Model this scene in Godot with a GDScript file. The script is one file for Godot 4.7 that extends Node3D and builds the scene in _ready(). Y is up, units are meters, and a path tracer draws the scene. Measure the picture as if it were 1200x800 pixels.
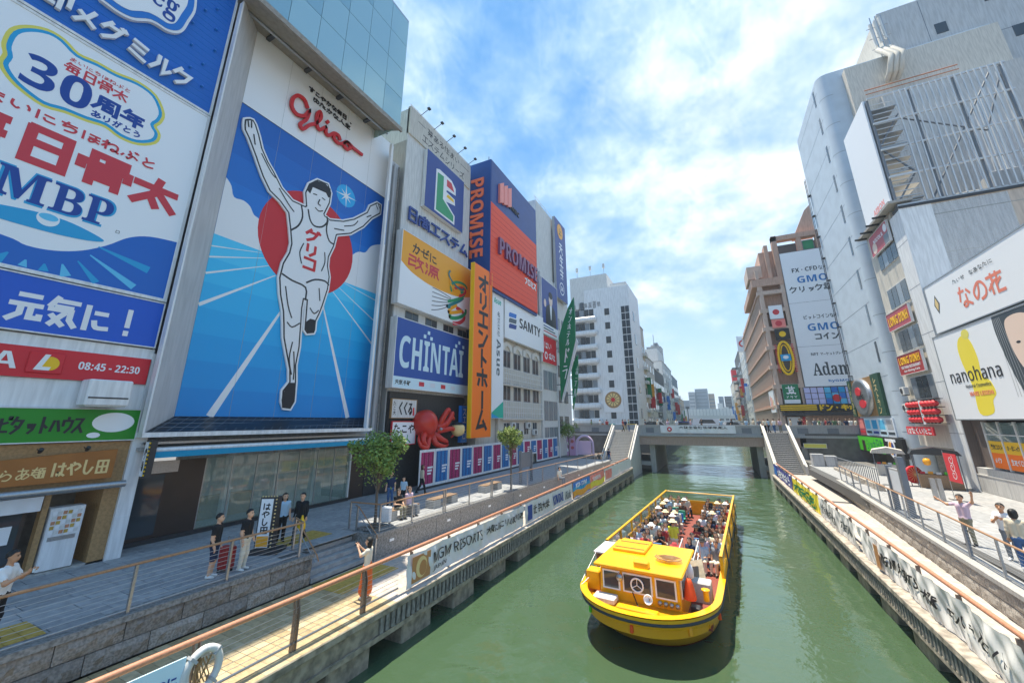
extends Node3D
# A canal lined with billboards and promenades, seen from a bridge. Metres; y = 0 is the upper promenade.

const LEFT := PI / 2      # faces that look across the canal from the left bank
const RIGHT := -PI / 2    # faces that look across the canal from the right bank
var mats := {}
var boxes := {}
var counts := {}
var rng := RandomNumberGenerator.new()
var tx := {}

func _ready() -> void:
	rng.seed = 7
	set_camera()
	set_sky()
	make_textures()
	make_materials()
	make_ground()
	make_quays()
	make_left_buildings()
	make_left_signs()
	make_bridge()
	make_far_city()
	make_right_buildings()
	make_right_signs()
	make_promenade_things()
	make_boat()
	make_people()

func set_camera() -> void:
	var cam := Camera3D.new()
	cam.name = "camera"
	cam.projection = Camera3D.PROJECTION_FRUSTUM
	cam.near = 0.1
	cam.far = 4000.0
	cam.size = 0.1 * 800.0 / 460.4
	cam.frustum_offset = Vector2(0, -0.1 * 32.0 / 460.4)
	cam.rotation_order = EULER_ORDER_YXZ
	cam.rotation_degrees = Vector3(15.28, 26.55, -0.16)
	cam.position = Vector3(0, 4.5, 0)
	add_child(cam)
	cam.current = true

func set_sky() -> void:
	var w := 2048
	var h := 1024
	var thin := FastNoiseLite.new()
	thin.seed = 12; thin.frequency = 0.55; thin.fractal_octaves = 7; thin.fractal_gain = 0.60
	thin.domain_warp_enabled = true; thin.domain_warp_amplitude = 0.9; thin.domain_warp_frequency = 0.5
	var big := FastNoiseLite.new()
	big.seed = 31; big.frequency = 0.28; big.fractal_octaves = 3
	var puff := FastNoiseLite.new()
	puff.seed = 5; puff.frequency = 2.8; puff.fractal_octaves = 6; puff.fractal_gain = 0.6
	var img := Image.create(w, h, false, Image.FORMAT_RGB8)
	var low := Color(0.60, 0.59, 0.56)
	for j in h:
		var el := (0.5 - (j + 0.5) / h) * PI
		var sy := sin(el)
		if sy <= 0.0:
			img.fill_rect(Rect2i(0, j, w, 1), Color(0.70, 0.76, 0.80).lerp(low, clampf(-sy * 6.0, 0, 1)))
			continue
		var ce := cos(el)
		for i in w:
			var az := ((i + 0.5) / w) * TAU - PI
			var dx := sin(az - 1.0) * ce
			var dz := -cos(az - 1.0) * ce
			var k := 1.0 / (sy + 0.22)
			var px := dx * k
			var pz := dz * k
			# streaks drawn out along one wind direction
			var a := px * 0.82 + pz * 0.57
			var b := -px * 0.57 + pz * 0.82
			var t := thin.get_noise_2d(a * 1.1, b * 1.9) * 0.5 + 0.5
			var g := big.get_noise_2d(px * 1.3 + 3.1, pz * 1.3 - 1.7) * 0.5 + 0.5
			var p := puff.get_noise_2d(px, pz) * 0.5 + 0.5
			var cover := smoothstep(0.30, 0.92, t * 0.62 + g * 0.66 + (p - 0.5) * 0.46 - 0.165)
			var blue := Color(0.31, 0.50, 0.70).lerp(Color(0.58, 0.69, 0.78), pow(1.0 - sy, 2.0))
			blue = blue.lerp(Color(0.74, 0.79, 0.82), pow(1.0 - sy, 5.0))
			var white := Color(0.71, 0.735, 0.76).lerp(Color(0.83, 0.84, 0.845), smoothstep(0.35, 0.75, p * 0.6 + g * 0.4))
			img.set_pixel(i, j, blue.lerp(white, clampf(cover * 0.92, 0, 1)))
	var sm := PanoramaSkyMaterial.new()
	sm.panorama = ImageTexture.create_from_image(img)
	sm.energy_multiplier = SKY_ENERGY
	var sky := Sky.new()
	sky.sky_material = sm
	var env := Environment.new()
	env.background_mode = Environment.BG_SKY
	env.sky = sky
	env.tonemap_mode = Environment.TONE_MAPPER_LINEAR
	env.tonemap_exposure = EXPOSURE
	env.fog_enabled = true
	env.fog_density = 0.0005
	env.fog_light_color = Color(0.80, 0.87, 0.94)
	env.sdfgi_enabled = true
	env.ssao_enabled = true
	env.ssil_enabled = true
	var we := WorldEnvironment.new()
	we.name = "world_environment"
	we.environment = env
	add_child(we)
	var sun := DirectionalLight3D.new()
	sun.name = "sun"
	sun.light_energy = 1.0
	sun.light_color = Color(1.0, 0.96, 0.88)
	sun.light_angular_distance = 0.5
	sun.shadow_enabled = true
	add_child(sun)
	sun.look_at_from_position(Vector3.ZERO, Vector3(0.175, -1.0, 0.10), Vector3(0, 0, -1))

const SKY_ENERGY := 0.81
const EXPOSURE := 2.65

# ---------------------------------------------------------------- helpers
func uniq(called: String) -> String:
	counts[called] = counts.get(called, -1) + 1
	return called if counts[called] == 0 else "%s_%03d" % [called, counts[called]]

func tag(o: Node, label: String, category := "", group := "", kind := "") -> Node:
	if label: o.set_meta("label", label)
	if category: o.set_meta("category", category)
	if group: o.set_meta("group", group)
	if kind: o.set_meta("kind", kind)
	return o

func thing(called: String, label: String, category: String, at := Vector3.ZERO, turn := 0.0, group := "") -> Node3D:
	var o := Node3D.new()
	o.name = uniq(called)
	add_child(o)
	o.position = at
	o.rotation.y = turn
	tag(o, label, category, group)
	return o

class G:
	var v := PackedVector3Array()
	var n := PackedVector3Array()
	var c := PackedColorArray()
	var ix := PackedInt32Array()
	var tint = null
	func vert(p: Vector3, nn: Vector3) -> int:
		v.append(p); n.append(nn)
		if tint != null: c.append(tint)
		return v.size() - 1
	func quad(a: Vector3, b: Vector3, d: Vector3, e: Vector3) -> void:
		var nn := (b - a).cross(e - a)
		if nn.length_squared() < 1e-14: nn = (d - b).cross(e - b)
		nn = nn.normalized()
		var i := v.size()
		for p in [a, b, d, e]: vert(p, nn)
		ix.append_array([i, i + 2, i + 1, i, i + 3, i + 2])
	func tri(a: Vector3, b: Vector3, d: Vector3) -> void:
		var nn := (b - a).cross(d - a).normalized()
		var i := v.size()
		for p in [a, b, d]: vert(p, nn)
		ix.append_array([i, i + 2, i + 1])
	func box(at: Vector3, s: Vector3, bs := Basis()) -> G:
		var h := s * 0.5
		var p: Array[Vector3] = []
		for k in 8: p.append(at + bs * Vector3(h.x if k & 1 else -h.x, h.y if k & 2 else -h.y, h.z if k & 4 else -h.z))
		quad(p[4], p[5], p[7], p[6]); quad(p[1], p[0], p[2], p[3]); quad(p[5], p[1], p[3], p[7])
		quad(p[0], p[4], p[6], p[2]); quad(p[6], p[7], p[3], p[2]); quad(p[0], p[1], p[5], p[4])
		return self
	func cbox(at: Vector3, s: Vector3, e: float) -> G:   # box whose edges are chamfered
		var h := s * 0.5
		var q := h - Vector3(e, e, e)
		for ax in 3:
			for sg in [-1.0, 1.0]:
				var u := (ax + 1) % 3
				var w := (ax + 2) % 3
				var pts: Array[Vector3] = []
				for k in [[-1, -1], [1, -1], [1, 1], [-1, 1]]:
					var p := Vector3()
					p[ax] = sg * h[ax]; p[u] = k[0] * q[u]; p[w] = k[1] * q[w]
					pts.append(at + p)
				if sg < 0: pts.reverse()
				quad(pts[0], pts[1], pts[2], pts[3])
		for ax in 3:
			var u := (ax + 1) % 3
			var w := (ax + 2) % 3
			for a in [-1.0, 1.0]:
				for b in [-1.0, 1.0]:
					var p0 := Vector3(); var p1 := Vector3()
					p0[u] = a * h[u]; p0[w] = b * q[w]; p1[u] = a * q[u]; p1[w] = b * h[w]
					var d := Vector3(); d[ax] = q[ax]
					var pts: Array[Vector3] = [at + p0 - d, at + p1 - d, at + p1 + d, at + p0 + d]
					var nn := (pts[1] - pts[0]).cross(pts[3] - pts[0])
					if nn.dot(p0 + p1) < 0: pts.reverse()
					quad(pts[0], pts[1], pts[2], pts[3])
		for k in 8:
			var sx := 1.0 if k & 1 else -1.0
			var sy := 1.0 if k & 2 else -1.0
			var sz := 1.0 if k & 4 else -1.0
			var a := at + Vector3(sx * h.x, sy * q.y, sz * q.z)
			var b := at + Vector3(sx * q.x, sy * h.y, sz * q.z)
			var d := at + Vector3(sx * q.x, sy * q.y, sz * h.z)
			if (b - a).cross(d - a).dot(Vector3(sx, sy, sz)) < 0: tri(a, d, b)
			else: tri(a, b, d)
		return self
	func prism(poly: PackedVector2Array, z0: float, z1: float) -> G:   # outline in x, y drawn out along z
		var pl := poly
		if Geometry2D.is_polygon_clockwise(pl):
			pl = poly.duplicate(); pl.reverse()
		var t := Geometry2D.triangulate_polygon(pl)
		for k in range(0, t.size(), 3):
			var a := pl[t[k]]; var b := pl[t[k + 1]]; var d := pl[t[k + 2]]
			if (b - a).cross(d - a) < 0:
				var e := b; b = d; d = e
			tri(Vector3(a.x, a.y, z1), Vector3(b.x, b.y, z1), Vector3(d.x, d.y, z1))
			if z1 - z0 > 0.012: tri(Vector3(a.x, a.y, z0), Vector3(d.x, d.y, z0), Vector3(b.x, b.y, z0))
		if z1 - z0 > 0.0005:
			for k in pl.size():
				var a := pl[k]; var b := pl[(k + 1) % pl.size()]
				quad(Vector3(a.x, a.y, z0), Vector3(b.x, b.y, z0), Vector3(b.x, b.y, z1), Vector3(a.x, a.y, z1))
		return self
	func tube(pts: PackedVector3Array, r, sides := 8, caps := true) -> G:
		var start := v.size()
		var up := Vector3.UP
		for k in pts.size():
			var dir := (pts[mini(k + 1, pts.size() - 1)] - pts[maxi(k - 1, 0)]).normalized()
			if absf(dir.dot(up)) > 0.97: up = Vector3.RIGHT if absf(dir.x) < 0.9 else Vector3.BACK
			var s := dir.cross(up).normalized()
			up = s.cross(dir).normalized()
			var rad: float = r[k] if r is Array or r is PackedFloat32Array else r
			for j in sides:
				var an := TAU * j / sides
				var nn := s * cos(an) + up * sin(an)
				vert(pts[k] + nn * rad, nn)
		for k in pts.size() - 1:
			for j in sides:
				var a := start + k * sides + j
				var b := start + k * sides + (j + 1) % sides
				ix.append_array([a, b, b + sides, a, b + sides, a + sides])
		if caps:
			for e in [0, pts.size() - 1]:
				var dir := (pts[0] - pts[1]).normalized() if e == 0 else (pts[e] - pts[e - 1]).normalized()
				var base := v.size()
				for j in sides: vert(v[start + e * sides + j], dir)
				for j in range(1, sides - 1):
					if e == 0: ix.append_array([base, base + j + 1, base + j])
					else: ix.append_array([base, base + j, base + j + 1])
		return self
	func lathe(prof: PackedVector2Array, sides := 16, at := Vector3.ZERO) -> G:   # radius, height pairs
		var start := v.size()
		for k in prof.size():
			var d := prof[mini(k + 1, prof.size() - 1)] - prof[maxi(k - 1, 0)]
			var nn2 := Vector2(d.y, -d.x).normalized()
			for j in sides:
				var an := TAU * j / sides
				vert(at + Vector3(prof[k].x * cos(an), prof[k].y, prof[k].x * sin(an)), Vector3(nn2.x * cos(an), nn2.y, nn2.x * sin(an)))
		for k in prof.size() - 1:
			for j in sides:
				var a := start + k * sides + j
				var b := start + k * sides + (j + 1) % sides
				ix.append_array([a, b, b + sides, a, b + sides, a + sides])
		return self
	func sheet(nu: int, nv: int, f: Callable) -> G:   # smooth grid; f(u, v) gives a point
		var start := v.size()
		for j in nv + 1:
			for i in nu + 1:
				var u := float(i) / nu; var w := float(j) / nv
				var e := 0.002
				var p: Vector3 = f.call(u, w)
				var du: Vector3 = f.call(u + e, w) - f.call(u - e, w)
				var dw: Vector3 = f.call(u, w + e) - f.call(u, w - e)
				vert(p, du.cross(dw).normalized())
		for j in nv:
			for i in nu:
				var a := start + j * (nu + 1) + i
				ix.append_array([a, a + nu + 2, a + 1, a, a + nu + 1, a + nu + 2])
		return self
	func mesh() -> ArrayMesh:
		var ar := []
		ar.resize(Mesh.ARRAY_MAX)
		ar[Mesh.ARRAY_VERTEX] = v; ar[Mesh.ARRAY_NORMAL] = n; ar[Mesh.ARRAY_INDEX] = ix
		if c.size() == v.size(): ar[Mesh.ARRAY_COLOR] = c
		var m := ArrayMesh.new()
		m.add_surface_from_arrays(Mesh.PRIMITIVE_TRIANGLES, ar)
		return m

func put(what, called: String, mat, parent: Node, at := Vector3.ZERO, turn := Vector3.ZERO) -> MeshInstance3D:
	var o := MeshInstance3D.new()
	o.mesh = what.mesh() if what is G else what
	o.material_override = M(mat) if mat is String else mat
	o.position = at
	o.rotation = turn
	if parent == self:
		o.name = uniq(called)
		add_child(o)
	else:
		o.name = called
		parent.add_child(o, true)
	return o

func bx(parent: Node, called: String, at: Vector3, s: Vector3, mat, turn := Vector3.ZERO) -> MeshInstance3D:
	var key := Vector3i(s * 1000.0)
	if not boxes.has(key):
		var m := BoxMesh.new()
		m.size = s
		boxes[key] = m
	return put(boxes[key], called, mat, parent, at, turn)

# a box given by its left, bottom, back and right, top, front in the thing's own axes
func blk(parent: Node, called: String, x0: float, x1: float, y0: float, y1: float, z0: float, z1: float, mat) -> MeshInstance3D:
	return bx(parent, called, Vector3(x0 + x1, y0 + y1, z0 + z1) * 0.5, Vector3(x1 - x0, y1 - y0, z1 - z0), mat)

func poly(parent: Node, called: String, pts: Array, z0: float, z1: float, mat) -> MeshInstance3D:
	return put(G.new().prism(P2(pts), z0, z1), called, mat, parent)

func P2(a: Array) -> PackedVector2Array:
	var o := PackedVector2Array()
	for k in range(0, a.size(), 2): o.append(Vector2(a[k], a[k + 1]))
	return o

func disc(cx: float, cy: float, rx: float, ry: float, seg := 28) -> Array:
	var o := []
	for k in seg:
		o.append(cx + rx * cos(TAU * k / seg)); o.append(cy + ry * sin(TAU * k / seg))
	return o

func smooth(a: PackedVector2Array, closed := false, sub := 4) -> PackedVector2Array:
	var o := PackedVector2Array()
	var n := a.size()
	for k in (n if closed else n - 1):
		var p0 := a[(k - 1 + n) % n] if closed or k > 0 else a[k]
		var p3 := a[(k + 2) % n] if closed or k < n - 2 else a[k + 1]
		for s in sub: o.append(a[k].cubic_interpolate(a[(k + 1) % n], p0, p3, float(s) / sub))
	if not closed: o.append(a[n - 1])
	return o

# ---------------------------------------------------------------- lettering
# each glyph is a few pen strokes on a ten by ten grid, x then y downwards; ~ marks a curved stroke
const STROKES := {
	"メ": "715519 2488", "グ": "3004 22725619 7081 8091", "ミ": "2182 2475 1789", "ル": "313509 616996", "ク": "3004 22826629", "印": "4012 1218 1545 1848 619196 6169",
	"ピ": "212888 2473 8090918180", "タ": "3004 22826619 3566", "ッ": "3446 5466 847749", "ト": "4049 4486", "ハ": "3218 6298", "ウ": "5052 1512928649", "ス": "11815509 5599",
	"エ": "1191 5158 0898", "テ": "2181 0494 545729", "ム": "501887 6599", "シ": "2142 1435 195893", "リ": "2126 717649", "ー": "1585", "｜": "5159", "ズ": "12725609 5689 7081 8091",
	"オ": "0393 606948 6318", "ン": "1142 195892", "ホ": "0393 5058 2518 7598", "プ": "12726629 8090918180", "ロ": "1181881811", "コ": "118188 1888", "ビ": "212888 2473 7081 8090",
	"イ": "7015 5359", "マ": "119156 3468", "ケ": "3005 2393 635739", "レ": "212894", "ド": "3039 3366 6172 7081", "キ": "1282 0595 4059", "ガ": "13837958 404419 7081 9091", "ニ": "2272 0797",
	"ま": "2282 2484 ~50573918366789", "い": "~12163847 ~728486", "に": "1119 4383 ~465898", "ち": "1282 ~402554857839", "ほ": "1119 4292 4595 ~727759485698", "ね": "2029 ~033207 ~0752838769586799",
	"ぶ": "~415345654938 1608 7597 7081 8091", "と": "3044 ~8235274988", "あ": "1282 ~404559 ~7357291745859769", "り": "2126 ~717649", "が": "~1363665948 ~403519 7283 7081 9091", "う": "3061 ~2463856839",
	"す": "0292 ~50553644656739", "こ": "2272 ~26273888", "や": "~05629466 4152 2249", "か": "~1373765948 ~403519 7294", "な": "1252 3016 7294 ~646849385799", "く": "702479", "る": "217117 ~17648687594867",
	"ぜ": "0494 717465 ~31374888 8091 9081", "は": "1119 4393 ~717759485799", "し": "~2027496885", "の": "~524628154272958859", "ら": "3142 ~231654866939", "ゆ": "~1117224272957846 ~505629",
	"周": "212609 21919989 3373 5255 3575 4676784846", "年": "3013 2292 3484 3436 0696 6269", "毎": "3013 2191 332888 338389 0595 5358", "日": "2080892920 2484",
	"骨": "23208083 515282 05039395 29257579 2777", "太": "0393 504509 5499 4759", "元": "2181 0494 343709 64689897", "気": "2003 2191 2373 04747799 5519 1659", "賃": "3003 1114 3292 6064 4484 2529 2585 8589 2787 2989",
	"貸": "3003 1114 3382 6085 2529 2585 8589 2787 2989", "売": "1191 5053 2383 07059597 453809 656998", "買": "1191931311 4143 6163 2484882824 2686 3809 6899", "麺": "0252 3006 0454 0646 1649 5191 7173 5393995953 6369 8389 6585",
	"田": "1191991911 1595 5159", "商": "5051 0292 3143 7163 09049499 4446 6466 3676783836", "夢": "0191 3032 6062 2383852523 1696 4619 3779 7659", "住": "2004 1319 5061 3292 4595 3999 6269", "改": "014144040847 6053 6292 827649 6399",
	"源": "0112 0314 0916 3191 313629 6152 4383864643 4484 6669 5649 8799", "天": "1181 0494 514509 5499", "予": "217154 3344 0595 555949", "報": "0141 2025 0444 0545 2649 0747 519154 515949 5492", "水": "505938 143419 8254 5599", "セ": "0493 9365 30378888", "大": "0393 504509 5499",
	"薬": "0292 3033 6063 3474773734 0898 5759 5719 5799 3555", "証": "1030 0242 1434 1636 0848 0708 4849 5191 7179 7595 5559 4999", "花": "0292 3134 6164 4407 2529 8456 545999", "近": "7051 5155 5393 7379 1021 0323 232816 1899",
	"畿": "2041 4123 5071 7153 1595 7099 3545 2858 3639", "学": "2022 5052 8062 04039394 3575 7556 5659 0797", "阪": "1019 1040 4024 2446 4616 6191 616549 6393 935699 6399", "株": "0353 3039 3306 3355 5492 6022 7179 0696 7559 7599",
	"式": "0292 1545 3558 0948 607499 8091", "会": "5003 5093 3363 1686 5628 2888 6799", "社": "2031 0242 4206 2529 2647 5383 7179 4999", "鮮": "2013 1151 1144 0454 0646 5181 5393 5595 7159",
	"上": "4049 4484 0999", "ョ": "2484 2686 288884", "ラ": "2171 1483 8369", "れ": "2029 ~033207 ~0752838799", "お": "1252 ~40481938 ~4664859778 7294", "ツ": "2143 4153 817539", "せ": "0494 717465 ~31374888", "々": "2013 12726639 4567", "ネ": "5061 12722609 5559 6588", "た": "1252 3009 5484 ~56578898", "ヒ": "212888 2473", "人": "504609 5599", "生": "3014 2292 2585 0999 5059", "開": "0949 0040 4044 0444 0242 5090 9099 5054 5494", "業": "3033 6063 0393 1686 5379 2939",
	"、": "7899", "・": "4455", "!": "5056 5859", "～": "~1534546585"}

func stroke(s: String) -> PackedVector2Array:
	var curved := s.begins_with("~")
	var d := s.replace("~", "")
	var o := PackedVector2Array()
	for k in range(0, d.length() - 1, 2): o.append(Vector2(d[k].to_int() / 9.0, 1.0 - d[k + 1].to_int() / 9.0))
	return smooth(o, false, 4) if curved and o.size() > 2 else o

func ribbon(g: G, a: PackedVector2Array, t: float, z: float, depth: float, warp = null) -> void:
	var n := a.size()
	if n < 2: return
	if warp != null:
		var b := PackedVector2Array([a[0]])
		for k in n - 1:
			var c := maxi(1, int(a[k].distance_to(a[k + 1]) / 0.06))
			for j in c: b.append(a[k].lerp(a[k + 1], (j + 1.0) / c))
		a = b
		n = a.size()
	var lft: Array[Vector3] = []
	var rgt: Array[Vector3] = []
	for k in n:
		var d0 := (a[k] - a[maxi(k - 1, 0)]).normalized() if k > 0 else (a[1] - a[0]).normalized()
		var d1 := (a[mini(k + 1, n - 1)] - a[k]).normalized() if k < n - 1 else d0
		var m := (d0 + d1)
		if m.length() < 0.3: m = d1
		m = m.normalized()
		var w := t * 0.5 / maxf(0.45, absf(m.dot(d1)))
		var nn := Vector2(-m.y, m.x) * w
		var p := a[k]
		if k == 0: p -= d1 * t * 0.3
		if k == n - 1: p += d0 * t * 0.3
		var zz := z + depth + minf(k * 0.0003, 0.002)
		lft.append(Vector3(p.x + nn.x, p.y + nn.y, zz))
		rgt.append(Vector3(p.x - nn.x, p.y - nn.y, zz))
	if warp != null:
		for k in n:
			lft[k] = warp.call(lft[k]); rgt[k] = warp.call(rgt[k])
	for k in n - 1:
		g.quad(rgt[k], rgt[k + 1], lft[k + 1], lft[k])
		if depth > 0.02:
			var b := Vector3(0, 0, -depth)
			g.quad(rgt[k] + b, rgt[k + 1] + b, rgt[k + 1], rgt[k])
			g.quad(lft[k + 1] + b, lft[k] + b, lft[k], lft[k + 1])
	if depth > 0.02:
		var b := Vector3(0, 0, -depth)
		g.quad(lft[0] + b, rgt[0] + b, rgt[0], lft[0])
		g.quad(rgt[n - 1] + b, lft[n - 1] + b, lft[n - 1], rgt[n - 1])

func jp(parent: Node, text: String, r: Rect2, t: float, mat, z := 0.004, depth := 0.0, upright := false, warp = null, fill := 0.84) -> MeshInstance3D:
	var g := G.new()
	var n := text.length()
	var q := 0
	for k in n:
		var cell := Rect2(r.position.x + r.size.x * k / n, r.position.y, r.size.x / n, r.size.y)
		if upright: cell = Rect2(r.position.x, r.position.y + r.size.y * (n - 1 - k) / n, r.size.x, r.size.y / n)
		if not STROKES.has(text[k]): continue
		for s in STROKES[text[k]].split(" "):
			var a := stroke(s)
			for i in a.size():
				a[i] = cell.position + Vector2((a[i].x - 0.5) * fill + 0.5, (a[i].y - 0.5) * fill + 0.5) * cell.size
			ribbon(g, a, t, z + q * 0.0006, depth, warp)
			q += 1
	return put(g, "lettering", mat, parent)

func lat(parent: Node, text: String, r: Rect2, mat, z := 0.004, depth := 0.01, face := "Droid Sans", weight := 700, warp = null) -> MeshInstance3D:
	var f := SystemFont.new()
	f.font_names = PackedStringArray([face])
	f.font_weight = weight
	var tm := TextMesh.new()
	tm.font = f
	tm.text = text
	tm.font_size = 48
	tm.pixel_size = 0.01
	tm.depth = 0.02
	tm.curve_step = 3.0
	var bb := tm.get_aabb()
	var sc := Vector3(r.size.x / maxf(bb.size.x, 0.001), r.size.y / maxf(bb.size.y, 0.001), depth / 0.02)
	var am := ArrayMesh.new()
	var ar := tm.get_mesh_arrays()
	var vs: PackedVector3Array = ar[Mesh.ARRAY_VERTEX]
	if warp != null:
		var ids: PackedInt32Array = ar[Mesh.ARRAY_INDEX]
		var ns: PackedVector3Array = ar[Mesh.ARRAY_NORMAL]
		var todo := []
		for k in range(0, ids.size(), 3): todo.append([vs[ids[k]], vs[ids[k + 1]], vs[ids[k + 2]], ns[ids[k]]])
		var fine := PackedVector3Array()
		var fn := PackedVector3Array()
		var fi := PackedInt32Array()
		while todo:
			var t: Array = todo.pop_back()
			var best := 0
			var most := 0.0
			for e in 3:
				var q: float = ((t[(e + 1) % 3] - t[e]) * sc).length()
				if q > most: most = q; best = e
			if most > 0.07:
				var a: Vector3 = t[best]; var b: Vector3 = t[(best + 1) % 3]; var c: Vector3 = t[(best + 2) % 3]
				var m: Vector3 = (a + b) * 0.5
				todo.append([a, m, c, t[3]]); todo.append([m, b, c, t[3]])
			else:
				for e in 3:
					fi.append(fine.size()); fine.append(t[e]); fn.append(t[3])
		vs = fine
		ar[Mesh.ARRAY_NORMAL] = fn
		ar[Mesh.ARRAY_INDEX] = fi
	for k in vs.size():
		var p := (vs[k] - Vector3(bb.position.x, bb.position.y, -0.01)) * sc + Vector3(r.position.x, r.position.y, z)
		vs[k] = warp.call(p) if warp != null else p
	var keep := []
	keep.resize(Mesh.ARRAY_MAX)
	keep[Mesh.ARRAY_VERTEX] = vs
	keep[Mesh.ARRAY_NORMAL] = ar[Mesh.ARRAY_NORMAL]
	keep[Mesh.ARRAY_INDEX] = ar[Mesh.ARRAY_INDEX]
	am.add_surface_from_arrays(Mesh.PRIMITIVE_TRIANGLES, keep)
	return put(am, "lettering", mat, parent)

# ---------------------------------------------------------------- materials
func noise_image(sd: int, freq: float, octaves: int, lo: float, hi: float, size := 512, kind := FastNoiseLite.TYPE_SIMPLEX_SMOOTH) -> Image:
	var f := FastNoiseLite.new()
	f.seed = sd; f.frequency = freq; f.fractal_octaves = octaves; f.noise_type = kind
	var im := f.get_seamless_image(size, size)
	im.convert(Image.FORMAT_RGB8)
	im.adjust_bcs(1, 1, 1)
	for j in size:
		for i in size:
			var t := im.get_pixel(i, j).r
			t = lerpf(lo, hi, t)
			im.set_pixel(i, j, Color(t, t, t))
	return im

func make_textures() -> void:
	tx.fine = ImageTexture.create_from_image(noise_image(1, 0.05, 4, 0.90, 1.06, 256))
	tx.patch = ImageTexture.create_from_image(noise_image(2, 0.012, 5, 0.86, 1.08, 512))
	tx.stain = ImageTexture.create_from_image(noise_image(3, 0.02, 6, 0.66, 1.15, 512))
	tx.soft = ImageTexture.create_from_image(noise_image(8, 0.008, 4, 0.95, 1.03, 256))
	tx.streak = ImageTexture.create_from_image(noise_image(15, 0.03, 6, 0.885, 1.05, 512))
	var nm := noise_image(4, 0.03, 5, 0, 1, 256)
	nm.bump_map_to_normal_map(6.0)
	tx.bump = ImageTexture.create_from_image(nm)
	var wn := noise_image(6, 0.018, 4, 0, 1, 512)
	wn.bump_map_to_normal_map(10.0)
	tx.ripple = ImageTexture.create_from_image(wn)

func M(key: String) -> StandardMaterial3D:
	return mats[key]

# linear base colour, the way paint and stone are measured
func mk(key: String, r: float, g: float, b: float, rough := 0.7, tex := "", size := 2.0, bump := 0.0, metal := 0.0) -> StandardMaterial3D:
	var m := StandardMaterial3D.new()
	m.resource_name = key
	m.albedo_color = Color(r, g, b).linear_to_srgb()
	m.roughness = rough
	m.metallic = metal
	if tex or bump > 0:
		m.uv1_triplanar = true
		m.uv1_world_triplanar = true
		m.uv1_scale = Vector3.ONE / size
		if tex == "streak": m.uv1_scale = Vector3(1.0 / size, 0.09 / size, 1.0 / size)   # runs of dirt draw out downwards
	if tex: m.albedo_texture = tx[tex]
	if bump > 0:
		m.normal_enabled = true
		m.normal_texture = tx.bump
		m.normal_scale = bump
	mats[key] = m
	return m

func hx(key: String, hex: String, rough := 0.45, tex := "", size := 3.0) -> void:
	var c := Color(hex).srgb_to_linear()
	mk(key, c.r, c.g, c.b, rough, tex, size)

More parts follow.
